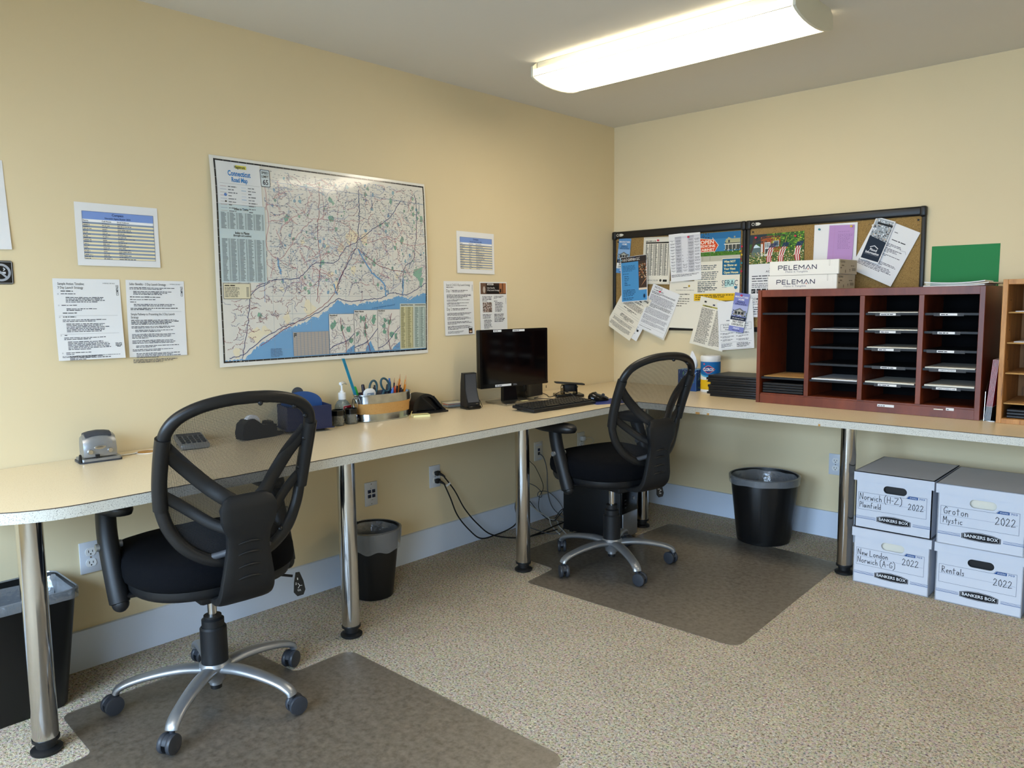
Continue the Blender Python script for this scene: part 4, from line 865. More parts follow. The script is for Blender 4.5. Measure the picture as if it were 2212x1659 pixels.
c = uv(0.09, 0.238); p.text('Index to Towns', c[0], c[1], 0.0095, '#22262a', 8, 0.02, 'c', 0.058); index(0.006, 0.25, 0.18, 0.335, 5, 1, '#bccccf', '#7c878b')
c = uv(0.09, 0.357); p.text('Index to Places', c[0], c[1], 0.0095, '#22262a', 8, 0.02, 'c', 0.058); c = uv(0.09, 0.369); p.text('(Boroughs and Localities)', c[0], c[1], 0.0075, '#22262a', 8, 0.015, 'c', 0.074); index(0.006, 0.38, 0.18, 0.594, 5, 2, '#bccccf', '#7c878b')
# speed-limit shield
c = uv(0.197, 0.062); q = rrect(c[0]-0.021, c[1]-0.034, c[0]+0.021, c[1]+0.034, 0.005, 3); p.face(q, '#1d3550', 8); q = rrect(c[0]-0.0185, c[1]-0.0315, c[0]+0.0185, c[1]+0.0315, 0.004, 3); p.face(q, '#c7d6dc', 9)
p.text('SPEED', c[0], c[1]+0.017, 0.0095, '#2a2f36', 10, 0.02, 'c', 0.030); p.text('LIMIT', c[0], c[1]+0.002, 0.0095, '#2a2f36', 10, 0.02, 'c', 0.030); p.text('65', c[0], c[1]-0.025, 0.020, '#1b2b45', 10, 0.03, 'c', 0.024)
# televised-phone box, mileage table, inset towns, listings
a = uv(0.005, 0.605); b_ = uv(0.115, 0.685); p.rect(a[0], b_[1], b_[0], a[1], '#333230', 6); p.rect(a[0]+0.0015, b_[1]+0.0015, b_[0]-0.0015, a[1]-0.0015, '#ddd5b8', 7); p.words(a[0]+0.006, a[1]-0.011, 0.095, 1, 0.006, 0.006, '#2a2a2a', 3, 1, 8, 0.05); p.words(a[0]+0.006, a[1]-0.018, 0.062, 8, 0.0050, 0.0036, '#77736a', 4, 1, 8, 0.2)
for j in range(8): p.rect(b_[0]-0.018, a[1]-0.018-0.005*j, b_[0]-0.007, a[1]-0.0155-0.005*j, '#77736a', 8)
a = uv(0.292, 0.866); b_ = uv(0.461, 0.995); p.rect(a[0], b_[1], b_[0], a[1], '#b3aba4', 6)
for i in range(11): x = a[0]+(b_[0]-a[0])*i/10; p.rect(x-0.0008, b_[1], x+0.0008, a[1], '#6f8fae', 7)
for i in range(27): y = b_[1]+(a[1]-b_[1])*i/26; p.rect(a[0], y-0.0004, b_[0], y+0.0004, '#8a8886', 7)
p.words(a[0]+0.004, a[1]-0.008, 0.014, 3, 0.006, 0.005, '#23262b', 5, 1, 8, 0.1); p.words(uv(0.19, 0.95)[0], uv(0.19, 0.95)[1], 0.055, 8, 0.0045, 0.003, '#54708c', 6, 1, 5, 0.1)
c = uv(0.77, 0.735); p.text('Long Island Sound', c[0]-0.02, c[1], 0.008, '#4f7ca5', 5, 0, 'c', 0.13, 0.12, 0.3)
def inset(u0, v0, u1, v1, name, seed):
    a = uv(u0, v0); b_ = uv(u1, v1); p.rect(a[0], b_[1], b_[0], a[1], '#5b6168', 6); p.rect(a[0]+0.0012, b_[1]+0.0012, b_[0]-0.0012, a[1]-0.0012, '#dfdcd4', 7); rr = random.Random(seed)
    w, h = b_[0]-a[0], a[1]-b_[1]; cl = lambda v_, lo, hi: min(hi, max(lo, v_))
    p.poly([(a[0]+w*0.45, b_[1]+0.002), (a[0]+w*0.5, b_[1]+h*0.12), (a[0]+w*0.68, b_[1]+h*0.26), (a[0]+w*0.74, b_[1]+h*0.16), (a[0]+w*0.86, b_[1]+0.002)] if seed == 2 else [(a[0]+w*0.62, b_[1]+0.002), (a[0]+w*0.7, b_[1]+h*0.08), (b_[0]-0.002, b_[1]+h*0.20), (b_[0]-0.002, b_[1]+0.002)], '#6fa3cf', 8)
    for k in range(7):
        x, y = a[0]+w*rr.uniform(0.1, 0.9), b_[1]+h*rr.uniform(0.3, 0.85); n = 8
        p.poly([(cl(x+rr.uniform(0.004, 0.014)*math.cos(2*PI*i/n), a[0]+0.002, b_[0]-0.002), cl(y+rr.uniform(0.006, 0.02)*math.sin(2*PI*i/n), b_[1]+0.002, a[1]-0.014)) for i in range(n)], '#7aa892', 8)
    for k in range(60):
        x, y = a[0]+w*rr.uniform(0.04, 0.96), b_[1]+h*rr.uniform(0.04, 0.86); an = rr.uniform(0, 6.28); l = rr.uniform(0.006, 0.026)
        P = [(cl(x+l*t*math.cos(an+0.5*t), a[0]+0.002, b_[0]-0.002), cl(y+l*t*math.sin(an+0.5*t), b_[1]+0.002, a[1]-0.012)) for t in (-1, -0.4, 0.3, 1)]; p.line(P, rr.uniform(0.0009, 0.0016), rr.choice(['#8f8a86', '#7d6a74', '#a08488', '#6e7890']), 9)
    P = [(a[0]+w*t, b_[1]+h*(0.06+0.45*t+0.06*math.sin(5*t+seed))) for t in [i/8 for i in range(9)]]; p.line(P, 0.0028, NV, 10); P = [(a[0]+w*(0.55+0.1*math.sin(4*t+seed)), b_[1]+h*t*0.9) for t in [i/8 for i in range(9)]]; p.line(P, 0.0022, RD, 10)
    p.text(name, a[0]+0.004, a[1]-0.010, 0.0075, '#23262b', 10, 0.02); p.words(a[0]+0.004, a[1]-0.017, 0.03, 2, 0.005, 0.003, '#77797c', seed, 1, 10, 0.2)
inset(0.463, 0.770, 0.590, 0.995, 'Stamford', 1); inset(0.590, 0.750, 0.717, 0.995, 'New Haven', 2); inset(0.717, 0.748, 0.843, 0.995, 'Hartford', 3)
for u0, u1, base, mark, ttl, sd in ((0.843, 0.925, '#cfcaa0', '#8d8968', 'Selected Points of Interest', 4), (0.925, 1.0, '#bdcdc6', '#7f8f88', 'Connecticut State Recreation Areas', 5)):
    a = uv(u0, 0.715); b_ = uv(u1, 0.995); p.rect(a[0], b_[1], b_[0], a[1], '#c9cfc4', 6); p.text(ttl, (a[0]+b_[0])/2, a[1]-0.009, 0.006, '#23262b', 9, 0.02, 'c', (b_[0]-a[0])*0.86); index(u0+0.004, 0.735, u1-0.004, 0.99, 2, sd, base, mark)
p.build(mp_o, 'print_gloss')
for y, z in ((-2.618, 1.806), (-2.612, 1.022), (-1.566, 1.812), (-1.566, 1.012)):   # clear tape tabs at the corners
    MB().box((0, 0, 0), (0.05, 0.028, 0.0004)).build('tape_tab', 'clear_glass', mp_o, None).matrix_local = mp_o.matrix_world.inverted() @ T(0.0035, y, z) @ ML @ RZ(45 if (y < -2) == (z > 1.4) else -45)

# ================================================================== cork boards and what is pinned to them
def cork_board(x0, x1, z0, z1, label):
    t = empty('cork_board', T(x0, 0, z0)); tag(t, label, 'notice board', 'cork boards'); w, h = x1-x0, z1-z0
    MB().box((w/2, -0.006, h/2), (w-0.02, 0.010, h-0.02)).build('cork_panel', 'cork', t, None)
    def rail(name, c, d, r): return MB().rbox(c, d, r, seg=3).build(name, 'black_frame', t)
    tr_ = rail('top_rail', (w/2, -0.013, h-0.022), (w, 0.026, 0.044), 0.010); rail('bottom_rail', (w/2, -0.010, 0.013), (w, 0.020, 0.026), 0.006)
    for s_ in (0.010, w-0.010): rail('side_rail', (s_, -0.010, h/2), (0.020, 0.020, h-0.04), 0.005)
    for s_ in (0.013, w-0.013): rail('end_cap', (s_, -0.0145, h-0.024), (0.030, 0.031, 0.050), 0.009)
    for x, z in ((0.035, h-0.062), (w-0.035, h-0.062), (0.035, 0.045), (w-0.035, 0.045)): MB().cyl((x, -0.0105, z), (x, -0.013, z), 0.005, None, 10).build('screw', 'slot_dark', t)
    p = Print(base=0.0008)
    for i in range(16):
        a, b_ = 2*PI*i/16, 2*PI*(i+1)/16; p.face([(0.042+0.006*math.cos(a), 0.006*math.sin(a)), (0.042+0.0085*math.cos(a), 0.0085*math.sin(a)), (0.042+0.0085*math.cos(b_), 0.0085*math.sin(b_)), (0.042+0.006*math.cos(b_), 0.006*math.sin(b_))], '#d8d4c8', 1)
    p.poly([(0.056, -0.008), (0.074, -0.008), (0.088, 0.0), (0.074, 0.008), (0.056, 0.008)], '#d8d4c8', 1); p.words(0.059, -0.002, 0.016, 1, 0.004, 0.004, '#6a6458', 1, 1, 2, 0)
    po = p.build(tr_, 'print', 'maker_badge'); po.matrix_local = T(0, -0.0262, h-0.022) @ MR
    return t
cork_board(0.004, 0.888, 1.072, 1.676, 'cork board in the corner crowded with pinned notices and the medicine cabinet poster')
cork_board(0.892, 1.788, 1.072, 1.676, 'cork board behind the two white cartons')
OFF = [0.0]
def pinned(name, x, z, w, h, rot, material, label, lay, lean=0.0, cv=None, cat='paper'):
    """sheet hung on a board, lay = order from the cork, lean = how far its lower edge stands off"""
    wp = cv or curl(w, h, 0.006+lean, 1.6)
    return sheet_obj(name, w, h, material, on_right(x, z, 0.013+0.0032*lay, rot), label, cat, None, wp), Print(wp)
def house(p, x, y, s_, lay, roof='#6d7076', wall='#b9b7a8', dark='#33363a'):
    p.rect(x-s_, y, x+s_, y+s_*0.55, dark, lay); p.poly([(x-s_*1.25, y+s_*0.5), (x, y+s_*1.15), (x+s_*1.25, y+s_*0.5)], roof, lay+1); p.poly([(x-s_*0.7, y+s_*0.52), (x, y+s_*0.92), (x+s_*0.7, y+s_*0.52)], wall, lay+2)
    for k in (-0.9, -0.3, 0.3, 0.9): p.rect(x+s_*k-s_*0.05, y, x+s_*k+s_*0.05, y+s_*0.5, '#cfcdc2', lay+2)
    p.mosaic(x-s_*1.1, y-s_*0.08, x+s_*1.1, y+s_*0.12, 10, 2, ['#c9938a', '#5d7a45', '#3c5c33', '#d8c9b8'], 3, lay+3)
def finance(name, x, z, rot, body, sky, label, lay, lean):
    w, h = 0.090, 0.213; o, p = pinned(name, x, z, w, h, rot, 'paper_white', label, lay, lean, None, 'brochure')
    p.rect(-w/2, -h/2, w/2, h/2, body); p.rect(-w/2, -0.020, w/2, 0.040, sky, 1); p.mosaic(-w/2, -0.022, w/2, 0.012, 8, 4, ['#33472e', '#4c6038', '#28382a', '#6a7a48'], 4, 2)
    p.text('MANUFACTURED', 0, 0.080, 0.010, '#f0eee8', 2, 0.02, 'c', 0.078); p.text('HOME', 0, 0.066, 0.010, '#f0eee8', 2, 0.02, 'c', 0.034); p.text('FINANCE', 0, 0.052, 0.010, '#1a1c30', 2, 0.01, 'c', 0.046); p.text('APPLICATION', 0, 0.040, 0.010, '#1a1c30', 2, 0.01, 'c', 0.066)
    house(p, 0.0, -0.012, 0.032, 3); p.rect(-w/2, -0.044, w/2, -0.024, '#1f2a3e', 6); p.text('GET APPROVED TODAY!', 0, -0.037, 0.006, '#e8e8e8', 7, 0.01, 'c', 0.068)
    p.rect(-w/2, -0.078, w/2, -0.044, '#f0efec', 6); p.text('FIRST CREDIT', 0.004, -0.058, 0.011, '#1b1b1b', 7, 0.03, 'c', 0.066); p.text('CORPORATION', 0.002, -0.073, 0.011, '#1b1b1b', 7, 0.03, 'c', 0.072); p.words(-0.022, -0.087, 0.044, 2, 0.006, 0.004, '#e8e8f2', 5, 1, 7, 0.2, 'c'); p.words(-0.030, -0.100, 0.06, 1, 0.005, 0.004, '#2a2c50', 6, 1, 7, 0.1, 'c'); p.build(o)
finance('finance_brochure', 0.085, 1.527, -5.3, '#5f93c8', '#8fb3da', 'sky blue home finance brochure half hidden behind the blue flyer', 1, 0.0)
# community-price list
o, p = pinned('price_list', 0.322, 1.487, 0.192, 0.279, -2.0, 'paper_cream', 'cream sheet of narrow grey columns with a black header bar', 1, 0.0)
p.frame(-0.090, -0.135, 0.090, 0.135, 0.0015, '#8f8a7c'); p.words(-0.080, 0.114, 0.160, 1, 0.008, 0.006, '#33312c', 3, 1, 1, 0); p.rect(-0.080, 0.102, 0.080, 0.110, '#26241f', 1); R2 = random.Random(4)
for i in range(5):
    for j in range(52):
        y = 0.096-j*0.0036; x = -0.080+i*0.033; p.rect(x, y, x+R2.uniform(0.010, 0.018), y+0.0024, '#6d6a62', 1); p.rect(x+0.022, y, x+0.029, y+0.0024, '#6d6a62', 1)
p.text('ALIVE IN COLOR', -0.070, -0.122, 0.010, '#4a463e', 1, 0.0, 'l', 0.085, 0, 0.2); p.disc(0.034, -0.117, 0.008, '#3a3832', 1); p.rect(0.050, -0.125, 0.078, -0.112, '#1c1b18', 1); p.build(o)
# rate table
o, p = pinned('rate_table', 0.520, 1.500, 0.199, 0.276, 3.0, 'paper_white', 'white sheet printed with a table of shaded grey columns', 3, 0.004, lambda x, y: 0.010*max(0, -x/0.1)*max(0, (y+0.1)/0.2)+0.004*(0.5-y/0.276))
for i in range(4):
    x = -0.062+i*0.040; p.rect(x, -0.090, x+0.040, 0.120, '#c4c4ca' if i % 2 == 0 else '#dcdce0', 0); p.rect(x, 0.108, x+0.040, 0.120, '#b0b0b8' if i % 2 == 0 else '#d0d0d6', 1)
for j in range(11):
    y = 0.098-j*0.0175; p.words(-0.094, y, 0.030, 2, 0.0045, 0.0034, '#63636a', 200+j, 1, 1, 0.2, 'c')
    for i in range(4): p.words(-0.060+i*0.040, y, 0.036, 2 if (i+j) % 3 else 3, 0.0045, 0.0032, '#6a6a72', 300+j*5+i, 1, 1, 0.25, 'c')
p.words(-0.094, -0.100, 0.188, 3, 0.0055, 0.004, '#55555c', 8); p.build(o)
# medicine cabinet poster
PW, PH = 0.281, 0.381
o, p = pinned('safety_poster', 0.720, 1.436, PW, PH, 0.1, 'paper_cream', 'Open Medicine Cabinet poster with a house photo and orange arrow', 2, 0.0, None, 'poster')
x0, x1, y1 = -PW/2, PW/2, PH/2
p.rect(x0, y1-0.110, x1, y1, '#3c7fae'); p.rect(x0, y1-0.035, x1, y1, '#2c6c9c', 1); p.mosaic(x0, y1-0.03, x0+0.09, y1, 9, 4, ['#2a2a22', '#3c4030', '#2c6c9c'], 9, 2); p.rect(x0, y1-0.146, x1, y1-0.106, '#4d7a2c', 1); p.mosaic(x0, y1-0.128, x1, y1-0.106, 26, 4, ['#3f6b26', '#57872f', '#4a7a2a', '#35591f'], 3, 2); p.rect(x0, y1-0.160, x1, y1-0.130, '#bdb9a6', 3)
hx = x1-0.062   # the pictured house
p.rect(hx-0.030, y1-0.100, x1-0.003, y1-0.056, '#4c4f4a', 3); p.poly([(hx-0.034, y1-0.056), (hx-0.010, y1-0.030), (hx+0.014, y1-0.042), (x1-0.002, y1-0.042), (x1-0.002, y1-0.056)], '#a9a783', 4); p.rect(hx-0.026, y1-0.070, x1-0.002, y1-0.040, '#b6b48d', 3); p.rect(hx-0.036, y1-0.072, x1-0.002, y1-0.066, '#dcdac6', 5); p.rect(hx+0.022, y1-0.036, hx+0.030, y1-0.026, '#9a9a80', 5)
for k in (-0.030, -0.012, 0.012, 0.034): p.rect(hx+k, y1-0.100, hx+k+0.003, y1-0.070, '#dcdac6', 5)
p.rect(hx-0.012, y1-0.060, hx-0.002, y1-0.046, '#3a4450', 5); p.mosaic(hx-0.040, y1-0.112, x1-0.004, y1-0.096, 14, 2, ['#2c3d22', '#d8d6d0', '#47602f', '#3a4a2c'], 6, 6)
p.poly([(x0+0.006, y1-0.024), (x0+0.112, y1-0.037), (x0+0.110, y1-0.026), (x0+0.150, y1-0.071), (x0+0.120, y1-0.116), (x0+0.122, y1-0.106), (x0+0.006, y1-0.108)], '#efe9d6', 7); p.poly([(x0+0.008, y1-0.027), (x0+0.115, y1-0.040), (x0+0.113, y1-0.031), (x0+0.146, y1-0.071), (x0+0.123, y1-0.110), (x0+0.124, y1-0.103), (x0+0.008, y1-0.105)], '#d2491d', 8)
p.text('OPEN', x0+0.078, y1-0.061, 0.021, '#f4e4d0', 9, 0.025, 'c', 0.084); p.text('MEDICINE', x0+0.074, y1-0.080, 0.014, '#f4e4d0', 9, 0.025, 'c', 0.110); p.text('CABINET', x0+0.076, y1-0.100, 0.014, '#f4e4d0', 9, 0.025, 'c', 0.098)
p.rect(x0+0.050, y1-0.158, x0+0.052, y1-0.108, '#8a8a78', 4); p.rect(x0+0.096, y1-0.158, x0+0.098, y1-0.108, '#8a8a78', 4)
p.rect(x1-0.108, y1-0.240, x1, y1-0.147, '#e9e5d0', 7); p.rect(x1-0.106, y1-0.238, x1, y1-0.150, '#126089', 8)
for i, s_ in enumerate(('What NOT', 'to Show at', 'Your Next', 'Open House')): p.text(s_, x1-0.097, y1-0.171-i*0.020, 0.0125, '#e9e3a8', 9, 0.03, 'l', [0.070, 0.078, 0.070, 0.088][i])
for yy, n, c in ((y1-0.185, 3, '#4f5a5e'), (y1-0.222, 5, '#4f5a5e'), (y1-0.276, 4, '#4f5a5e'), (y1-0.312, 3, '#2f3a44')): p.words(x0+0.022, yy, 0.128, n, 0.0098, 0.0066, c, int(yy*999), 1, 1, 0.15)
p.poly([(x1-0.090, y1-0.266), (x1-0.030, y1-0.262), (x1-0.034, y1-0.304), (x1-0.090, y1-0.306)], '#b9ddd8', 1); p.text('SERAC', x1-0.108, y1-0.298, 0.031, '#1d4557', 3, 0.0, 'l', 0.097); p.words(x1-0.106, y1-0.308, 0.068, 1, 0.005, 0.0035, '#4a6a78', 3, 1, 3, 0); p.poly([(x1-0.032, y1-0.302), (x1-0.014, y1-0.302), (x1-0.012, y1-0.313), (x1-0.022, y1-0.320), (x1-0.032, y1-0.313)], '#3d7391', 4)
p.rect(x0, -PH/2, x1, -PH/2+0.040, '#e2b51b', 1); p.words(x0+0.010, -PH/2+0.028, 0.24, 2, 0.010, 0.007, '#5c4f1e', 41, 1, 2, 0.05); p.words(x0+0.010, -PH/2+0.006, 0.15, 1, 0.010, 0.007, '#5c4f1e', 42, 1, 2, 0.0); p.build(o)
# meeting minutes sheet
o, p = pinned('notice_sheet', 0.512, 1.224, 0.205, 0.274, -1.5, 'paper_cream', 'mostly blank cream sheet with a small gold crest and six short lines', 1, 0.010)
p.disc(0.028, 0.108, 0.007, '#b8962c', 1, 8); p.words(-0.010, 0.096, 0.085, 1, 0.006, 0.006, '#6a655a', 1, 1, 1, 0); p.words(-0.060, 0.083, 0.155, 1, 0.004, 0.0036, '#8a857a', 2, 1, 1, 0)
for i in range(6): p.words(-0.060, 0.058-i*0.0135, 0.110-0.02*(i == 5), 1, 0.006, 0.0062, '#5a564c', 20+i, 1, 1, 0)
p.build(o)
# leaning sheets at the lower left
def slanted(name, x, z, w, h, rot, material, label, lay, lean, seed, head=None):
    o, p = pinned(name, x, z, w, h, rot, material, label, lay, lean); return o, p
o, p = slanted('form_sheet', 0.172, 1.172, 0.205, 0.276, -27, 'paper_white', 'white form tucked behind the cream rental form', 3, 0.020, 1)
p.words(-0.085, 0.10, 0.17, 40, 0.0055, 0.0038, '#62646c', 71); p.rect(0.070, -0.085, 0.084, -0.073, '#222222', 2); p.build(o)
o, p = slanted('form_sheet', 0.136, 1.179, 0.207, 0.282, -30, 'paper_cream', 'cream rental form hanging aslant below the blue business flyer', 5, 0.020, 2)
p.text('Rental', 0.050, 0.112, 0.015, '#1c1c1c', 1, 0.03, 'l', 0.042); p.words(0.010, 0.094, 0.044, 1, 0.012, 0.013, '#1c1c1c', 2, 1, 1, 0)
for yy, n, hh, w, c in ((0.082, 2, 0.0045, 0.16, '#45423a'), (0.062, 7, 0.0040, 0.178, '#54514a'), (0.014, 2, 0.0055, 0.11, '#34322c'), (-0.030, 4, 0.0050, 0.12, '#3c3a34'), (-0.068, 5, 0.0036, 0.17, '#6a675e'), (-0.098, 6, 0.0034, 0.17, '#6a675e')): p.words(-0.088 if w > 0.13 else -0.05, yy, w, n, hh*1.35, hh, c, int(yy*1000)+7, 1, 1, 0.15, 'c')
for yy in (0.000, -0.014, -0.056): p.rect(-0.088, yy, 0.088, yy+0.0008, '#5c5950', 1)
p.build(o)
o, p = slanted('notice_sheet', 0.352, 1.178, 0.196, 0.278, -23, 'paper_cream', 'sheet under the NOTICE sheet with only its lower edge showing', 2, 0.012, 4)
p.rect(-0.09, -0.128, 0.09, -0.126, '#33312c', 1); p.rect(0.03, -0.118, 0.06, -0.111, '#222222', 1); p.build(o)
o, p = slanted('notice_sheet', 0.346, 1.188, 0.196, 0.276, -21, 'paper_white', 'densely printed sheet headed NOTICE pinned aslant', 3, 0.016, 3)
p.text('NOTICE', -0.080, 0.118, 0.013, '#2a2a30', 1, 0.01, 'l', 0.055); p.text('TO EMPLOYEES', -0.085, 0.104, 0.007, '#2a2a30', 1, 0.015, 'l', 0.075)
for yy, n, c in ((0.095, 3, '#3c3c44'), (0.076, 10, '#7a7a84'), (0.024, 5, '#4a4a52'), (-0.006, 8, '#82828a'), (-0.052, 6, '#82828a'), (-0.086, 4, '#82828a'), (-0.124, 1, '#3a3a40')): p.words(-0.088, yy, 0.176, n, 0.0048, 0.0036, c, int(yy*1000)+77, 1, 1, 0.1)
for yy in (0.028, -0.002, -0.047, -0.081, -0.112): p.rect(-0.088, yy, 0.088, yy+0.0006, '#6a6a72', 1)
p.build(o)
# lower right cluster
o, p = slanted('information_sheet', 0.700, 1.115, 0.212, 0.276, -12, 'paper_cream', 'cream two-column sheet with an olive heading band hanging below the poster', 4, 0.018, 5)
p.rect(-0.010, 0.112, 0.002, 0.120, '#333333', 1) if False else None
p.rect(-0.076, 0.108, -0.062, 0.118, '#3a3a36', 1); p.rect(-0.020, 0.100, -0.006, 0.108, '#2a2a4a', 1); p.rect(-0.082, 0.086, 0.090, 0.094, '#a8a04c', 1); p.words(-0.070, 0.088, 0.12, 1, 0.006, 0.005, '#3a381c', 1, 1, 2, 0)
p.words(-0.084, 0.074, 0.085, 36, 0.0056, 0.0040, '#4a4842', 91, 1, 1, 0.2); p.words(0.010, 0.074, 0.080, 36, 0.0056, 0.0040, '#4a4842', 92, 1, 1, 0.2); p.build(o)
o, p = slanted('housing_notice', 0.848, 1.110, 0.212, 0.270, 5.7, 'paper_white', 'white equal housing notice with a boxed heading and six bullets', 5, 0.016, 6)
p.line([(-0.004, 0.060), (0.012, 0.078), (0.030, 0.062)], 0.006, '#2a2a2e', 1); p.line([(0.002, 0.062), (0.002, 0.040)], 0.005, '#2a2a2e', 1); p.words(-0.060, 0.026, 0.13, 2, 0.011, 0.006, '#55555a', 3, 1, 1, 0.3, 'c')
p.frame(-0.092, -0.030, 0.092, 0.010, 0.0012, '#44444a', 1); p.text('It Is Illegal to Discriminate', 0, 0.000, 0.007, '#333338', 2, 0.015, 'c', 0.150); p.text('Because of Race, Color, Religion', 0, -0.012, 0.007, '#333338', 2, 0.015, 'c', 0.150); p.text('Handicap, Familial Status', 0, -0.024, 0.007, '#333338', 2, 0.015, 'c', 0.130)
for i in range(3):
    for x in (-0.090, 0.006): p.disc(x, -0.043-i*0.018, 0.0028, '#222226', 1, 8); p.words(x+0.008, -0.044-i*0.018, 0.072, 2, 0.0055, 0.004, '#4a4a50', 10*i+int(x*100)+30, 1, 1, 0.3)
p.rect(-0.092, -0.094, 0.092, -0.0932, '#55555a', 1); p.words(-0.090, -0.102, 0.07, 5, 0.005, 0.0034, '#6a6a70', 51); p.words(0.004, -0.102, 0.08, 5, 0.005, 0.0040, '#4a4a50', 52); p.rect(-0.092, -0.130, 0.092, -0.1294, '#55555a', 1); p.build(o)
finance('finance_brochure', 0.871, 1.179, -8.5, '#8288c4', '#aeb4dc', 'lavender home finance brochure pinned over the housing notice', 8, 0.006)
# blue A & D Garnier flyer
GW, GH = 0.190, 0.276
o, p = pinned('business_flyer', 0.178, 1.383, GW, GH, 3.4, 'paper_white', 'blue business flyer with a dark header and photo strip', 8, 0.004, None, 'flyer')
p.rect(-GW/2+0.004, -GH/2+0.004, GW/2-0.004, GH/2-0.034, '#4d93c9'); p.rect(-GW/2+0.004, GH/2-0.034, GW/2-0.002, GH/2-0.002, '#332b29', 1); p.text('A & D GARNIER LLC', -GW/2+0.014, GH/2-0.026, 0.017, '#e9e4dc', 2, 0.01, 'l', 0.126); p.disc(-GW/2+0.006, GH/2-0.018, 0.004, '#7fd0d8', 2, 6)
p.rect(0.034, -0.066, GW/2-0.004, GH/2-0.034, '#46362c', 1); p.mosaic(0.034, 0.0, GW/2-0.004, 0.088, 6, 9, ['#b5693a', '#d9a878', '#6a4a34', '#3a2c26', '#8c7a54', '#e0cdb4'], 12, 2); p.poly([(0.040, -0.058), (0.086, -0.010), (0.088, 0.000), (0.052, -0.045)], '#d39a70', 3); p.rect(0.034, -0.070, GW/2-0.004, -0.058, '#e3d3bd', 3)
p.words(-0.080, 0.080, 0.100, 5, 0.0078, 0.0052, '#2d5c85', 61); p.words(-0.080, 0.032, 0.05, 1, 0.006, 0.005, '#2d5c85', 62)
for i in range(6): p.words(-0.070, 0.016-i*0.0105, 0.058, 1, 0.006, 0.0052, '#234a70', 63+i, 1, 1, 0)
p.words(-0.080, -0.068, 0.092, 5, 0.0085, 0.0058, '#234a70', 71); p.words(-0.080, -0.116, 0.075, 2, 0.0085, 0.0056, '#234a70', 72); p.disc(0.072, -0.108, 0.010, '#3a78ad', 1, 16, 0.015); p.disc(0.072, -0.108, 0.006, '#1b2c44', 2, 14, 0.011); p.build(o)
# military appreciation flyer
FW, FH = 0.303, 0.445
o, p = pinned('flag_flyer', 1.063, 1.377, FW, FH, 0.8, 'paper_white', 'flyer with three American flags in a garden photo above ACTIVE DUTY text', 1, 0.002, None, 'flyer')
y1 = FH/2; x0 = -FW/2; x1 = FW/2; yb = y1-0.158
p.rect(x0, yb, x1, y1, '#3f5f33'); p.rect(x0, y1-0.05, x0+0.10, y1, '#2d3c44', 1); p.rect(x0+0.066, y1-0.10, x0+0.176, y1-0.012, '#9a4f2c', 1); p.mosaic(x0+0.066, y1-0.05, x0+0.13, y1-0.012, 10, 6, ['#a8552c', '#7c3c22', '#b9683a'], 2, 2)
p.mosaic(x0+0.125, y1-0.095, x1, y1, 20, 12, ['#3f7d2c', '#6aa832', '#a9c840', '#2c5a26', '#1f4420', '#88b43a'], 8, 2); p.rect(x0+0.068, y1-0.118, x0+0.078, y1-0.052, '#d8dcdc', 3); p.rect(x0+0.088, y1-0.118, x0+0.120, y1-0.045, '#d8dcdc', 3)
for i in range(3):
    for j in range(3): p.rect(x0+0.092+i*0.009, y1-0.072+j*0.008, x0+0.098+i*0.009, y1-0.066+j*0.008, '#33424a', 4)
p.rect(x0+0.092, y1-0.108, x0+0.116, y1-0.080, '#3a4448', 4); p.rect(x0+0.138, y1-0.070, x0+0.168, y1-0.040, '#d8dcdc', 3); p.rect(x0+0.140, y1-0.068, x0+0.166, y1-0.042, '#52636c', 4)
p.poly([(x0+0.012, y1-0.072), (x0+0.040, y1-0.052), (x0+0.066, y1-0.070)], '#cfe4ec', 3); p.rect(x0+0.012, y1-0.12, x0+0.066, y1-0.072, '#5c6f70', 3); p.poly([(x0, y1-0.10), (x0+0.016, y1-0.06), (x0+0.028, y1-0.004), (x0+0.050, y1-0.004), (x0+0.034, y1-0.05), (x0+0.006, y1-0.115)], '#4a3f38', 4); p.line([(x0+0.038, y1-0.04), (x0+0.08, y1-0.022), (x0+0.15, y1-0.016), (x0+0.20, y1-0.012)], 0.005, '#4a3f38', 4)
p.mosaic(x0, yb, x1, yb+0.062, 30, 9, ['#d9c890', '#b3a05c', '#7d8a3c', '#e6dab0', '#94783e', '#5c7032'], 5, 5)
for fx, dx, sd in ((x0+0.118, -0.010, 1), (x0+0.188, -0.012, 2), (x0+0.262, -0.004, 3)):
    top = y1-0.018; p.line([(fx+0.024, top), (fx-0.002, yb+0.050)], 0.0022, '#c9a860', 7); nseg = 9
    for i in range(nseg):
        t0, t1 = i/nseg, (i+1)/nseg
        a = (fx+0.006+dx*t0*2.2-0.010*math.sin(t0*3), top-0.036-0.098*t0); b_ = (fx+0.006+dx*t1*2.2-0.010*math.sin(t1*3), top-0.036-0.098*t1); w = 0.034*(1-0.25*t0)
        for k in range(5): p.face([(b_[0]+w*k/5, b_[1]), (b_[0]+w*(k+1)/5, b_[1]+0.003), (a[0]+w*(k+1)/5, a[1]+0.003), (a[0]+w*k/5, a[1])], ('#b8323c' if (k+i//3) % 2 == 0 else '#ece4dc') if t0 > 0.2 else '#25305c', 8)
p.text("ARE YOU", 0.0, yb-0.028, 0.011, '#3a3a40', 1, 0.01, 'c', 0.07); p.text('ACTIVE DUTY', 0.0, yb-0.047, 0.011, '#3a3a40', 1, 0.01, 'c', 0.11)
for yy, n, hh in ((yb-0.068, 3, 0.0075), (yb-0.108, 3, 0.0052)): p.words(x0+0.018, yy, FW-0.05, n, hh*1.75, hh, '#55565c', int(yy*1000)+99, 1, 1, 0.2)
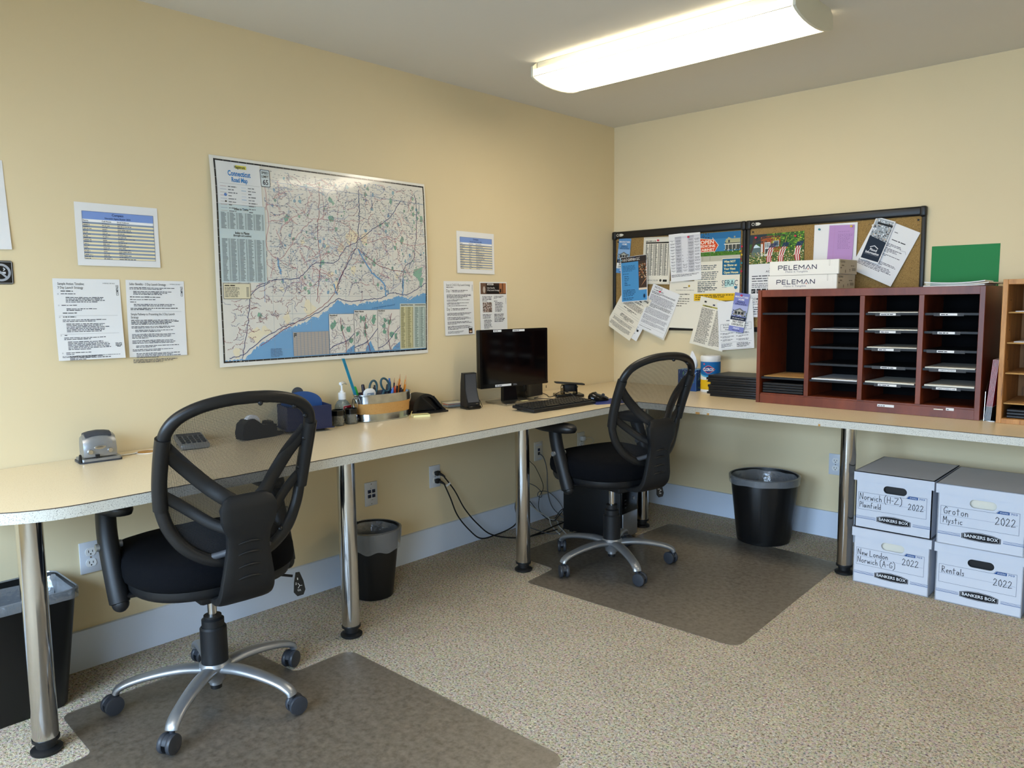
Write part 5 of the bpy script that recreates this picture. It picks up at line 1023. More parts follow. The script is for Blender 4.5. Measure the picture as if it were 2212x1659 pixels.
for i in range(5): p.rect(x0+0.016+i*0.030, yb-0.158, x0+0.040+i*0.030, yb-0.134, '#26272b', 1); p.words(x0+0.019+i*0.030, yb-0.146, 0.016, 2, 0.006, 0.004, '#c9c9cc', i, 1, 2, 0)
p.rect(x0+0.016, yb-0.172, x1-0.03, yb-0.1712, '#77777c', 1); p.text('COMPASS', x0+0.016, yb-0.195, 0.014, '#222226', 1, 0.008, 'l', 0.088); p.words(x0+0.016, yb-0.206, 0.06, 1, 0.006, 0.005, '#3a3a40', 2, 1, 1, 0)
for i in range(3): p.disc(x0+0.034+i*0.010, yb-0.216, 0.003, '#2a2a2e', 1, 5)
p.words(x0+0.016, yb-0.236, 0.20, 4, 0.012, 0.007, '#55565c', 77); p.build(o)
# lined note on a white sheet
o, p = pinned('blank_sheet', 1.370, 1.486, 0.214, 0.279, -0.4, 'paper_white', 'white backing sheet behind the purple lined note', 1, 0.0); p.rect(-0.107, -0.139, -0.106, 0.139, '#d0d0d4', 0); p.build(o)
o, p = pinned('lined_note', 1.400, 1.516, 0.124, 0.200, -1.8, 'purple_paper', 'purple lined note with handwriting pinned on a white sheet', 2, 0.002, None, 'note')
for i in range(20): p.rect(-0.060, 0.062-i*0.0075, 0.060, 0.0624-i*0.0075, '#9a78b0', 0)
p.rect(-0.034, -0.10, -0.0336, 0.10, '#a06a90', 0); R2 = random.Random(3)
for i in range(13):
    if i == 1: continue
    x = -0.016; yy = 0.066-i*0.0070; e = 0.050*R2.uniform(0.6, 1.0)
    while x < e: l = R2.uniform(0.004, 0.010); p.line([(x+q*l/3, yy+R2.uniform(0, 0.0032)) for q in range(4)], 0.0008, '#4d3b62', 1); x += l+0.003
p.build(o)
# flood information
o, p = pinned('letter_sheet', 1.608, 1.475, 0.216, 0.277, -25.7, 'paper_white', 'white typed letter hanging aslant behind the flood brochure', 1, 0.002)
p.words(0.000, 0.098, 0.045, 1, 0.005, 0.004, '#55555c', 1, 1, 1, 0); p.words(0.005, 0.062, 0.082, 1, 0.006, 0.006, '#2c2c32', 2, 1, 1, 0)
for yy, n in ((0.040, 3), (0.018, 4), (-0.012, 2), (-0.030, 1), (-0.052, 3), (-0.074, 5)): p.words(-0.092, yy, 0.180, n, 0.0058, 0.0042, '#5c5c64', int(yy*1000)+55)
p.build(o); p = Print(p.w); p.line([(0.050, 0.034), (0.060, 0.044), (0.066, 0.030), (0.090, 0.034), (0.098, 0.022)], 0.0009, '#55555c', 1); p.build(o, 'print', 'pen_scribble')
o, p = pinned('flood_brochure', 1.577, 1.529, 0.094, 0.210, -19.6, 'paper_white', 'navy Flood Information brochure with a street photo', 3, 0.004, None, 'brochure')
p.rect(-0.043, -0.098, 0.043, 0.000, '#1b2839'); p.rect(-0.043, 0.000, 0.043, 0.100, '#9fa6ac', 0); p.mosaic(-0.043, 0.000, 0.043, 0.095, 10, 11, ['#2a2c30', '#d9dde2', '#aab4bd', '#6a5a4c', '#8c949a', '#3c4148', '#c9b9a6', '#e2e6ea'], 6, 1); p.rect(-0.030, 0.074, 0.043, 0.084, '#23262a', 2); p.poly([(-0.043, 0.0), (0.043, 0.0), (-0.043, 0.014)], '#1b2839', 3)
p.line([(-0.020, -0.038), (-0.002, -0.028), (0.018, -0.038)], 0.0036, '#e4e6e8', 2); p.text('Flood', 0.0, -0.054, 0.012, '#eef0f2', 2, 0.02, 'c', 0.034); p.text('Information', 0.0, -0.069, 0.012, '#eef0f2', 2, 0.02, 'c', 0.066); p.rect(-0.036, -0.074, 0.036, -0.0732, '#8f98a2', 2); p.build(o)
# push pins
def pin(x, z, off, material, label, rz=0):
    M = T(x, -off, z) @ RX(90)
    o = MB().lathe([(0.0, 0.0), (0.0045, 0.0), (0.0048, 0.001), (0.0028, 0.003), (0.0030, 0.007), (0.0052, 0.008), (0.0052, 0.010), (0.0, 0.0108)], (0, 0, 0), 14).build('push_pin', material, None, 40, M); tag(o, label, 'push pin', 'push pins'); return o
COLS = [('pin_red', 'red'), ('pin_yellow', 'yellow'), ('pin_yellow', 'yellow'), ('pin_red', 'red'), ('pin_teal', 'teal'), ('pin_green', 'green'), ('pin_red', 'red'), ('pin_green', 'green')]
ORD = ['topmost', 'second', 'third', 'fourth', 'fifth', 'sixth', 'seventh', 'lowest']
for i, (mm, cn) in enumerate(COLS): pin(0.872-0.010*(i % 2)-0.004, [1.540, 1.515, 1.495, 1.472, 1.450, 1.430, 1.405, 1.382][i], 0.0112, mm, '%s %s push pin in the column beside the medicine cabinet poster' % (ORD[i], cn))
for x, z, of, mm, lb in ((0.335, 1.606, 0.018, 'pin_red', 'red push pin holding the grey column list'), (0.542, 1.612, 0.026, 'pin_red', 'red push pin holding the shaded rate table'), (0.355, 1.302, 0.025, 'pin_red', 'red push pin holding the NOTICE sheet'), (0.884, 1.272, 0.040, 'pin_red', 'red push pin holding the lavender finance brochure'), (0.950, 1.582, 0.018, 'pin_red', 'red push pin over the tree in the flag flyer'), (1.168, 1.578, 0.018, 'pin_red', 'red push pin over the foliage in the flag flyer'), (1.292, 1.602, 0.018, 'pin_teal', 'teal push pin on the white backing sheet'), (1.452, 1.606, 0.022, 'pin_yellow', 'yellow push pin above the purple note'), (1.556, 1.602, 0.025, 'pin_white', 'white push pin holding the flood brochure'), (0.182, 1.512, 0.041, 'jack_blue', 'dark blue push pin at the top of the blue flyer')):
    pin(x, z, of, mm, lb)
# green sheet on the wall
sheet_obj('green_sheet', 0.277, 0.215, 'green_paper', on_right(1.952, 1.379, 0.0012, -0.2), 'plain bright green sheet on the wall above the mail sorter', 'paper')
# ================================================================== wall plates, plugs, cables
def plate(M, w, h, label, cat, material='plate_white'):
    t = empty('wall_plate', M); tag(t, label, cat)
    MB().rbox((0, 0, 0.003), (w, h, 0.006), 0.0025).build('cover', material, t); return t
def receptacle(t, cy):
    f = MB().prism([(x, max(-0.0135, min(0.0135, y))+cy) for x, y in circle(0, 0, 0.017, 28)], 0.004, 0.0078).build('socket', 'white_plastic', t, 40)
    for x, hh in ((-0.0063, 0.009), (0.0063, 0.0075)): MB().box((x, cy+0.002, 0.0079), (0.0022, hh, 0.0006)).build('slot', 'slot_dark', f, None)
    MB().cyl((0, cy-0.0075, 0.0076), (0, cy-0.0075, 0.0082), 0.0026, None, 10).build('slot', 'slot_dark', f)
def outlet(M, label, material='plate_white'):
    t = plate(M, 0.070, 0.111, label, 'outlet', material)
    for cy in (-0.0195, 0.0195): receptacle(t, cy)
    MB().cyl((0, 0, 0.005), (0, 0, 0.0068), 0.003, None, 10).build('screw', 'chrome_dull', t); return t
PW = 0.0
outlet(T(PW, -3.1275, 0.3885) @ ML, 'white duplex outlet behind the chair beside the rectangular waste bin')
t = plate(T(PW, -1.926, 0.380) @ ML, 0.070, 0.111, 'white data plate with four blue jacks above the smooth waste bin', 'data jack')
for x in (-0.012, 0.012):
    for y in (-0.010, 0.012):
        b_ = MB().rbox((x, y, 0.007), (0.0165, 0.0155, 0.004), 0.001).build('jack', 'jack_blue', t); MB().box((x, y-0.002, 0.0091), (0.010, 0.007, 0.0008)).build('port', 'slot_dark', b_, None)
for y in (-0.046, 0.046): MB().cyl((0, y, 0.005), (0, y, 0.0068), 0.003, None, 10).build('screw', 'chrome_dull', t)
p = Print(base=0.0062); p.words(-0.006, 0.026, 0.012, 1, 0.004, 0.003, '#555555', 1, 1, 1, 0); p.words(-0.002, -0.029, 0.012, 1, 0.004, 0.003, '#555555', 2, 1, 1, 0); p.build(t)
outlet(T(PW, -1.535, 0.393) @ ML, 'white duplex outlet with two black plugs in it')
t = plate(T(PW, -0.745, 0.401) @ ML, 0.072, 0.109, 'ivory data plate with two jacks beside the computer tower cables', 'data jack', 'plate_ivory')
for y, mm in ((0.008, 'jack_blue'), (-0.014, 'slot_dark')): MB().rbox((0.0, y, 0.007), (0.016, 0.016, 0.004), 0.001).build('jack', mm, t)
MB().box((0, 0.036, 0.0062), (0.048, 0.010, 0.0008)).build('label_window', 'plate_white', t, None); MB().box((0.006, -0.044, 0.0062), (0.030, 0.006, 0.0008)).build('label_window', 'plate_white', t, None)
outlet(T(PW, -0.348, 0.402) @ ML, 'ivory duplex outlet in the corner with a small white charger', 'plate_ivory')
outlet(T(1.405, 0, 0.391) @ MR, 'white duplex outlet behind the chrome leg by the storage boxes')
def cable(name, pts, r, material, label, cat='cable', n=8, group=None):
    o = MB().tube(smooth_path(pts, n), r, 8).build(name, material, None, 60); tag(o, label, cat, group); return o
def plug_cable(y, z, pts, label):
    t = empty('power_cord', T(0.009, y, z)); tag(t, label, 'power cord', 'black power cords'); I_ = T(-0.009, -y, -z)
    MB().rbox((0.012, 0.004, -0.002), (0.022, 0.026, 0.024), 0.006).tube([(0.020, 0.006, -0.003), (0.034, 0.016, -0.010), (0.044, 0.024, -0.020)], [0.009, 0.006, 0.004], 10).build('plug', 'cable_black', t)
    MB().tube(smooth_path(pts, 8), 0.0036, 8, I_).build('cord', 'cable_black', t, 60); return t
plug_cable(-1.535, 0.4125, [(0.050, -1.513, 0.392), (0.06, -1.455, 0.314), (0.07, -1.397, 0.21), (0.08, -1.316, 0.114), (0.1, -1.23, 0.041), (0.157, -1.101, 0.006), (0.20, -0.98, 0.005), (0.235, -0.86, 0.012)], 'black power cord in the upper socket of the outlet')
t = plug_cable(-1.535, 0.3735, [(0.050, -1.513, 0.353), (0.06, -1.485, 0.283), (0.07, -1.448, 0.187), (0.08, -1.378, 0.098), (0.1, -1.316, 0.043), (0.09, -1.198, 0.031), (0.07, -1.053, 0.033), (0.06, -0.995, 0.059), (0.05, -0.996, 0.135), (0.05, -0.975, 0.196), (0.055, -0.93, 0.26)], 'black power cord in the lower socket with a white tag')
MB().box((0.055, 0.026, -0.030), (0.002, 0.028, 0.010), RX(20)).build('tag', 'white_plastic', t, None)
G_ = 'loose cables by the computer tower'
for nm, pts, r, mm, lb in (
  ('network_cable', [(0.009, -0.745, 0.387), (0.05, -0.754, 0.369), (0.06, -0.738, 0.296), (0.07, -0.744, 0.177), (0.08, -0.728, 0.099), (0.1, -0.701, 0.05), (0.14, -0.671, 0.017), (0.22, -0.64, 0.04)], 0.0028, 'cable_grey', 'grey network cable plugged into the ivory data plate'),
  ('thin_cable', [(0.05, -0.93, 0.42), (0.05, -0.866, 0.362), (0.05, -0.823, 0.322), (0.05, -0.759, 0.206), (0.05, -0.794, 0.149), (0.08, -0.83, 0.086), (0.1, -0.778, 0.037), (0.12, -0.745, 0.016), (0.2, -0.70, 0.006)], 0.0018, 'cable_black', 'thin black cable dropping along the wall with a sharp bend'),
  ('looped_cable', [(0.06, -0.93, 0.262), (0.06, -0.879, 0.242), (0.06, -0.83, 0.216), (0.06, -0.787, 0.175), (0.066, -0.8, 0.152), (0.07, -0.831, 0.167), (0.066, -0.812, 0.186), (0.06, -0.729, 0.168), (0.06, -0.652, 0.11), (0.08, -0.623, 0.056), (0.1, -0.642, 0.020)], 0.0022, 'cable_grey', 'grey cable with a small loop against the baseboard'),
  ('adapter_cable', [(0.06, -0.92, 0.18), (0.06, -0.881, 0.139), (0.08, -0.83, 0.074), (0.12, -0.758, 0.015), (0.13, -0.673, 0.065), (0.16, -0.603, 0.094), (0.24, -0.625, 0.167)], 0.0022, 'cable_black', 'thin black cable rising to the back of the computer tower'),
  ('flat_cable', [(0.07, -0.93, 0.15), (0.075, -0.892, 0.122), (0.09, -0.829, 0.071), (0.11, -0.784, 0.036), (0.158, -0.816, 0.006), (0.286, -0.902, 0.006)], 0.0036, 'cable_white', 'off-white cable curling onto the carpet'),
  ('white_cable', [(0.1, -0.785, 0.030), (0.13, -0.735, 0.012), (0.19, -0.790, 0.006), (0.325, -0.885, 0.006)], 0.0036, 'cable_white', 'short off-white cable lying on the carpet'),
  ('heavy_cable', [(0.2, -1.09, 0.008), (0.2, -0.958, 0.012), (0.2, -0.842, 0.020), (0.21, -0.714, 0.028), (0.245, -0.66, 0.037)], 0.0040, 'cable_black', 'thick black cable running flat from the chrome leg to the tower'),
  ('grey_cable', [(0.2, -1.041, 0.055), (0.22, -0.969, 0.021), (0.256, -0.928, 0.006), (0.264, -0.861, 0.006), (0.18, -0.734, 0.011), (0.16, -0.696, 0.064), (0.18, -0.641, 0.111), (0.235, -0.615, 0.134)], 0.0026, 'cable_grey', 'light grey cable looping up to the tower'),
  ('monitor_cable', [(0.12, -0.738, 0.026), (0.14, -0.705, 0.073), (0.17, -0.63, 0.091), (0.19, -0.601, 0.133), (0.235, -0.615, 0.174)], 0.0030, 'cable_black', 'black cable with a ferrite lump near the tower')):
    o = cable(nm, pts, r, mm, lb, 'cable', 8, G_)
    if nm == 'monitor_cable': MB().tube([(0.172, -0.622, 0.094), (0.184, -0.604, 0.125)], 0.0085, 12).build('ferrite', 'black_plastic', o)
t = empty('usb_plug', T(0.15, -0.64, 0.030)); tag(t, 'white cable connector lying among the cables', 'connector'); MB().rbox((0, 0.02, 0), (0.018, 0.05, 0.012), 0.003).build('shell', 'white_plastic', t); MB().rbox((0, 0.052, -0.002), (0.012, 0.014, 0.006), 0.001).build('tip', 'chrome_dull', t); MB().tube([(0, -0.004, 0), (0, -0.03, -0.008), (0.01, -0.055, -0.022)], 0.0025, 8).build('lead', 'cable_white', t); t.rotation_euler = (0.5, 0, 0.2)
t = empty('phone_charger', T(0.0085, -0.348, 0.421)); tag(t, 'small white charger cube plugged into the corner outlet', 'charger'); MB().rbox((0.012, 0, 0), (0.024, 0.026, 0.026), 0.004).build('block', 'white_plastic', t); MB().tube(smooth_path([(0.024, 0.006, 0), (0.05, 0.03, 0.004), (0.055, 0.05, -0.02), (0.03, 0.045, -0.045)], 6), 0.0015, 8).build('lead', 'cable_white', t, 60); MB().box((0.03, 0.045, -0.054), (0.004, 0.007, 0.016)).build('lead_tip', 'jack_blue', t, None)
# computer tower under the counter
t = empty('computer_tower', T(0.425, -0.735, 0) @ RZ(4)); tag(t, 'black computer tower with a grey front strip under the counter corner', 'computer')
MB().rbox((0, 0, 0.190), (0.36, 0.160, 0.36), 0.004).build('case', 'black_plastic', t)
fr = MB().rbox((0.183, 0, 0.195), (0.012, 0.158, 0.35), 0.004).build('front_panel', 'black_gloss', t); MB().rbox((0.190, 0.0, 0.085), (0.006, 0.150, 0.13), 0.003).build('grey_strip', 'silver_paint', fr)
for z in (0.33, 0.29): MB().box((0.1895, 0, z), (0.002, 0.13, 0.030)).build('drive_bay', 'black_plastic', fr, None)
for z in (0.22, 0.20, 0.18): MB().box((0.1895, -0.045, z), (0.0016, 0.014, 0.006)).build('port', 'slot_dark', fr, None)
MB().cyl((0.188, 0.04, 0.215), (0.192, 0.04, 0.215), 0.009, None, 16).build('power_button', 'silver_paint', fr)
for x in (-0.14, 0.14):
    for y in (-0.06, 0.06): MB().cyl((x, y, 0), (x, y, 0.012), 0.012, None, 12).build('foot', 'black_plastic', t)

# ================================================================== things on the counter along the map wall
D = DZ+0.0003
# silver hole punch
t = empty('hole_punch', T(0.092, -3.110, D) @ RZ(-6)); tag(t, 'silver two-hole punch with a grey grip pad on the counter end', 'hole punch')
MB().prism(rrect(-0.045, -0.064, 0.045, 0.066, 0.012, 4), 0.0, 0.006).build('base_tray', 'grey_rubber', t)
MB().prism(rrect(-0.040, -0.060, 0.046, 0.062, 0.010, 4), 0.006, 0.014).build('base_plate', 'silver_paint', t)
MB().prism([(-0.006, 0), (0.006, 0), (0.003, 0.026), (-0.001, 0.028)], -0.003, 0.003, T(0.040, -0.062, 0.004) @ RZ(30) @ RX(90)).build('paper_guide', 'black_plastic', t)
prof = [(0.035, 0.018), (0.037, 0.045), (0.030, 0.075), (0.016, 0.094), (-0.006, 0.100), (-0.026, 0.092), (-0.036, 0.070), (-0.036, 0.020)]
rings = []
for u in (-1, -0.85, -0.45, 0, 0.45, 0.85, 1):
    k = 1-0.16*abs(u)**3; rings.append([(x*k, 0.050*u+0.002, 0.012+(z-0.012)*k) for x, z in prof])
h = MB().loops(rings).build('handle', 'silver_paint', t, 40)
pr2 = [(-0.020, 0.094), (0.000, 0.1015), (0.018, 0.094)]
MB().loops([[(x, 0.040*u, z+0.0025-0.006*u*u) for x, z in [(-0.028, 0.089), (-0.022, 0.097), (-0.006, 0.1005), (0.012, 0.097), (0.023, 0.086), (0.010, 0.09), (-0.01, 0.09)]] for u in (-1, -0.6, 0, 0.6, 1)]).build('grip_pad', 'grey_rubber', h, 50)
for y in (-0.030, 0.030): MB().cyl((0.034, y, 0.036), (0.042, y, 0.036), 0.009, 0.007, 18).build('punch_pin', 'chrome', h)
MB().sphere((0.035, 0.0, 0.048), 0.006, None, 14, 8, (0.5, 3.2, 1.2)).build('emblem', 'chrome_dull', h); MB().box((0.0335, 0.026, 0.062), (0.0012, 0.026, 0.010), None).build('maker_label', 'silver_paint', h, None)
MB().box((0.02, -0.010, 0.020), (0.05, 0.012, 0.012)).build('die_block', 'black_plastic', t, None)
# scrap by the grommet
o = MB().tube(smooth_path([(0.075, -3.035, D+0.0015), (0.085, -3.01, D+0.004), (0.075, -2.992, D+0.001), (0.083, -2.978, D+0.005)], 5), 0.006, 8, None, ((0, 0, 1), 0.2, 1.0)).build('tape_scrap', 'tissue', None, 60); tag(o, 'curled scrap of pale tape beside the grommet hole', 'scrap')
# calculator
t = empty('calculator', T(0.092, -2.790, D+0.0062) @ RZ(-14)); tag(t, 'grey desk calculator with black keys seen through the chair back', 'calculator')
C_ = RY(8)
MB().rbox((0, 0, 0.014), (0.150, 0.100, 0.018), 0.005, C_).build('body', 'silver_paint', t); MB().box((-0.052, 0, 0.0236), (0.030, 0.084, 0.001), C_).build('display', 'grey_rubber', t, None)
for i in range(4):
    for j in range(5): MB().rbox((-0.020+i*0.022, -0.036+j*0.018, 0.0250), (0.016, 0.013, 0.005), 0.002, C_).build('key', 'black_plastic', t)
MB().prism([(-0.06, -0.0060), (-0.04, -0.0060), (-0.04, 0.010), (-0.06, 0.012)], -0.04, 0.04, RX(90)).build('stand', 'black_plastic', t, None)
# tape dispenser
t = empty('tape_dispenser', T(0.120, -2.530, D) @ RZ(96)); tag(t, 'black desktop tape dispenser seen through the chair back', 'tape dispenser')
sp = [(-0.090, 0.004), (-0.094, 0.030), (-0.086, 0.062), (-0.066, 0.078), (-0.040, 0.080), (-0.020, 0.066), (-0.004, 0.052), (0.028, 0.050), (0.030, 0.060), (0.042, 0.062), (0.046, 0.050), (0.058, 0.048), (0.060, 0.022), (0.088, 0.014), (0.090, 0.004), (0.05, 0.0), (-0.06, 0.0)]
MB().prism(sp, -0.026, 0.026, RX(90)).build('body', 'black_plastic', t, 40); MB().lathe([(0.013, -0.010), (0.031, -0.010), (0.031, 0.010), (0.013, 0.010), (0.013, -0.010)], (0, 0, 0), 28, T(-0.036, 0, 0.062) @ RX(90), cap=False).build('tape_roll', 'tissue', t, 40)
MB().box((0.044, 0, 0.063), (0.003, 0.030, 0.006)).build('cutter', 'chrome', t, None)
# navy desk box with arched divider
t = empty('letter_box', T(0.098, -2.318, D) @ RZ(-16)); tag(t, 'navy blue open desk box with an arched divider and small tab', 'desk box')
MB().box((0, 0, 0.014), (0.168, 0.196, 0.004)).build('base_lip', 'navy', t, None); MB().box((0, 0, 0.006), (0.11, 0.13, 0.012)).build('plinth', 'black_plastic', t, None)
for nm, c, d in (('front_wall', (0.078, 0, 0.061), (0.004, 0.178, 0.090)), ('back_wall', (-0.078, 0, 0.061), (0.004, 0.178, 0.090)), ('side_wall', (0, -0.088, 0.061), (0.154, 0.004, 0.090)), ('side_wall', (0, 0.088, 0.061), (0.154, 0.004, 0.090))): MB().box(c, d).build(nm, 'navy', t, None)
arch = [(-0.085, 0.02), (0.085, 0.02), (0.085, 0.104)]+[(0.085*math.cos(a*PI/20), 0.104+0.052*math.sin(a*PI/20)) for a in range(1, 20)]+[(-0.085, 0.104)]
dv = MB().prism(arch, -0.002, 0.002, T(-0.030, 0, 0) @ Matrix(((0, 0, 1, 0), (1, 0, 0, 0), (0, 1, 0, 0), (0, 0, 0, 1)))).build('divider', 'blue_panel', t, 40)
MB().prism([(0.024*math.cos(a*PI/14), 0.150+0.024*math.sin(a*PI/14)) for a in range(15)], -0.0015, 0.0015, T(-0.036, -0.014, 0) @ Matrix(((0, 0, 1, 0), (1, 0, 0, 0), (0, 1, 0, 0), (0, 0, 0, 1)))).build('tab', 'grey_rubber', dv, 40)
# hand sanitiser
t = empty('sanitizer_bottle', T(0.050, -2.098, D) @ RZ(20)); tag(t, 'clear hand sanitizer bottle with a white pump', 'bottle')
MB().loops([[(x*sx_, y*sy_, z) for x, y in rrect(-0.022, -0.038, 0.022, 0.038, 0.016, 5)] for sx_, sy_, z in ((0.9, 0.94, 0.0), (1, 1, 0.005), (1, 1, 0.062), (0.95, 0.92, 0.078), (0.75, 0.62, 0.092), (0.55, 0.34, 0.098), (0.55, 0.33, 0.104))]).build('bottle', 'gel', t, 50)
lb = MB().box((0.0226, 0.003, 0.040), (0.0008, 0.056, 0.070)).build('label', 'paper_white', t, None)
p = Print(base=0.0004); p.rect(-0.028, 0.014, 0.028, 0.028, '#a3173a', 1); p.words(-0.020, 0.018, 0.04, 1, 0.006, 0.006, '#f0d8dc', 1, 1, 2, 0); p.rect(-0.028, -0.034, 0.028, 0.006, '#3a2a5c', 1); p.text('Purell', 0, -0.006, 0.014, '#f2f0f4', 2, 0.02, 'c', 0.046); po = p.build(lb); po.matrix_local = T(0.0230, 0.003, 0.045) @ ML
MB().lathe([(0.0, 0.100), (0.0165, 0.100), (0.0165, 0.128), (0.015, 0.130), (0.009, 0.131), (0.009, 0.138), (0.0, 0.138)], (0, 0, 0), 28).build('cap', 'white_plastic', t); MB().cyl((0, 0, 0.136), (0, 0, 0.168), 0.0045, None, 14).tube([(0, -0.010, 0.1685), (0, 0.006, 0.171), (0, 0.022, 0.169), (0, 0.034, 0.164)], [0.0075, 0.007, 0.005, 0.0032], 12).build('pump', 'white_plastic', t)
# paper clip jars
for k, (x, y) in enumerate(((0.112, -2.166), (0.112, -2.098))):
    t = empty('clip_jar', T(x, y, D)); tag(t, ['jar of paper clips with a black lid next to the navy desk box', 'jar of paper clips with a black lid next to the galvanised tub'][k], 'jar', 'paper clip jars')
    MB().lathe([(0.0, 0.0), (0.0255, 0.0), (0.0265, 0.003), (0.0265, 0.044), (0.0255, 0.044), (0.0255, 0.003), (0.0, 0.002)], (0, 0, 0), 32).build('glass', 'clear_glass', t, 50); MB().lathe([(0.0, 0.044), (0.0275, 0.044), (0.0275, 0.066), (0.024, 0.067), (0.024, 0.062), (0.0, 0.061)], (0, 0, 0), 32).build('lid', 'black_gloss', t, 40)
    g = MB(); R2 = random.Random(5+k)
    for i in range(170):
        M = T(R2.uniform(-0.016, 0.016), R2.uniform(-0.016, 0.016), R2.uniform(0.008, 0.038)) @ RZ(R2.uniform(0, 360)) @ RX(R2.uniform(-80, 80)); g.tube([(-0.009, -0.003, 0), (0.009, -0.003, 0), (0.010, 0.003, 0), (-0.006, 0.003, 0)], 0.0006, 4, M)
    g.build('paper_clips', 'clip_metal', t, None)['kind'] = 'stuff'
# galvanised oval tub
TX, TY = 0.105, -1.923
t = empty('galvanised_tub', T(TX, TY, D)); tag(t, 'oval galvanised tub with a kraft paper band full of pens', 'tub')
ov = lambda k, z, n=64: [(0.072*k*math.copysign(abs(math.cos(2*PI*j/n))**0.9, math.cos(2*PI*j/n)), 0.138*k*math.copysign(abs(math.sin(2*PI*j/n))**0.8, math.sin(2*PI*j/n)), z) for j in range(n)]
MB().loops([ov(0.93, 0.0), ov(0.955, 0.003), ov(0.955, 0.006), ov(0.945, 0.008), ov(1.02, 0.112), ov(1.05, 0.115), ov(1.05, 0.120), ov(1.01, 0.119), ov(0.93, 0.010)]).build('tub_wall', 'galvanised', t, 40)
MB().loops([ov(0.974, 0.034), ov(1.006, 0.080), ov(1.000, 0.080), ov(0.968, 0.034)], cap=False).build('paper_band', 'kraft', t, 40)
for s_ in (-1, 1):
    r_ = MB().ring([(0.018*math.sin(2*PI*i/24)*0.9, s_*(0.148+0.010*math.cos(2*PI*i/24)*0.4), 0.082+0.024*math.cos(2*PI*i/24)) for i in range(24)], 0.0023, 8).build('ring_handle', 'chrome', t, 60); MB().rbox((0, s_*0.1435, 0.104), (0.024, 0.006, 0.014), 0.002).build('ring_clip', 'galvanised', r_)
def stick(name, p0, p1, r, material, label, cat, grp=None):
    a, b_ = Vector(p0), Vector(p1); t = empty(name, T(*p0)); tag(t, label, cat, grp); return t, a, b_
Z0 = D+0.016
t = empty('ruler', T(0.080, -2.015, Z0)); tag(t, 'teal plastic ruler leaning out of the galvanised tub', 'ruler')
MB().loops([[tuple(Vector(c)+Vector(o_)) for o_ in ((-0.002, -0.0065, 0), (0.002, -0.0065, 0), (0.002, 0.0065, 0), (-0.002, 0.0065, 0))] for c in ((0, 0, 0), (-0.020, -0.078, 0.262))]).build('blade', 'teal_plastic', t, None)
# scissors
t = empty('scissors', T(0.115, -1.945, Z0)); tag(t, 'dark teal handled scissors standing handles up in the tub', 'scissors')
for s_, cy, cz, ang in ((-1, -0.034, 0.128, 8), (1, 0.032, 0.136, -30)):
    ring = [(0.0, cy+(0.020*math.cos(2*PI*i/24))*math.cos(math.radians(ang))-(0.032*math.sin(2*PI*i/24))*math.sin(math.radians(ang))*-1, cz+(0.032*math.sin(2*PI*i/24))*math.cos(math.radians(ang))-(0.020*math.cos(2*PI*i/24))*math.sin(math.radians(ang))) for i in range(24)]
    h = MB().ring(ring, 0.0048, 8).tube([(0, cy*0.8, cz-0.026), (0, cy*0.4, cz-0.05), (0, 0.0, cz-0.075)], [0.005, 0.006, 0.005], 8).build('finger_loop', 'scissor_teal', t, 60)
MB().prism([(-0.004, 0.0), (0.004, 0.0), (0.007, 0.07), (-0.007, 0.07)], -0.001, 0.001, RZ(90) @ RX(90)).build('blade', 'chrome', t, None)
# pens, pencils and other bits
def pen(p0, p1, r, body, tip, label, cat='pen', kind='pen', grp=None):
    t = empty({'pen': 'ballpoint_pen', 'pencil': 'pencil', 'marker': 'marker_pen'}[kind], T(*p0)); tag(t, label, cat, grp); d = Vector(p1)-Vector(p0); L_ = d.length; M = d.to_track_quat('Z', 'Y').to_matrix().to_4x4()
    if kind == 'pencil':
        MB().lathe([(0.0, 0.0), (r, 0.0), (r, L_-0.024), (0.0, L_-0.024)], (0, 0, 0), 6, M).build('barrel', body, t, None); MB().lathe([(0.0, L_-0.024), (r*0.98, L_-0.024), (0.0010, L_-0.002), (0.0, L_)], (0, 0, 0), 8, M).build('sharpened_tip', tip, t, 60)
    elif kind == 'marker':
        MB().lathe([(0.0, 0.0), (r, 0.0), (r, L_*0.72), (0.0, L_*0.72)], (0, 0, 0), 16, M).build('barrel', body, t); MB().lathe([(0.0, L_*0.72), (r*1.1, L_*0.72), (r*1.0, L_-0.004), (r*0.7, L_), (0.0, L_)], (0, 0, 0), 16, M).build('cap', tip, t)
    else:
        MB().lathe([(0.0, 0.0), (r, 0.0), (r, L_*0.9), (0.0, L_*0.9)], (0, 0, 0), 12, M).build('barrel', body, t); MB().lathe([(0.0, L_*0.9), (r*0.7, L_*0.9), (r*0.6, L_), (0.0, L_)], (0, 0, 0), 12, M).rbox((r*1.2, 0, L_*0.80), (0.002, 0.005, 0.036), 0.0008, M).build('clip', tip, t)
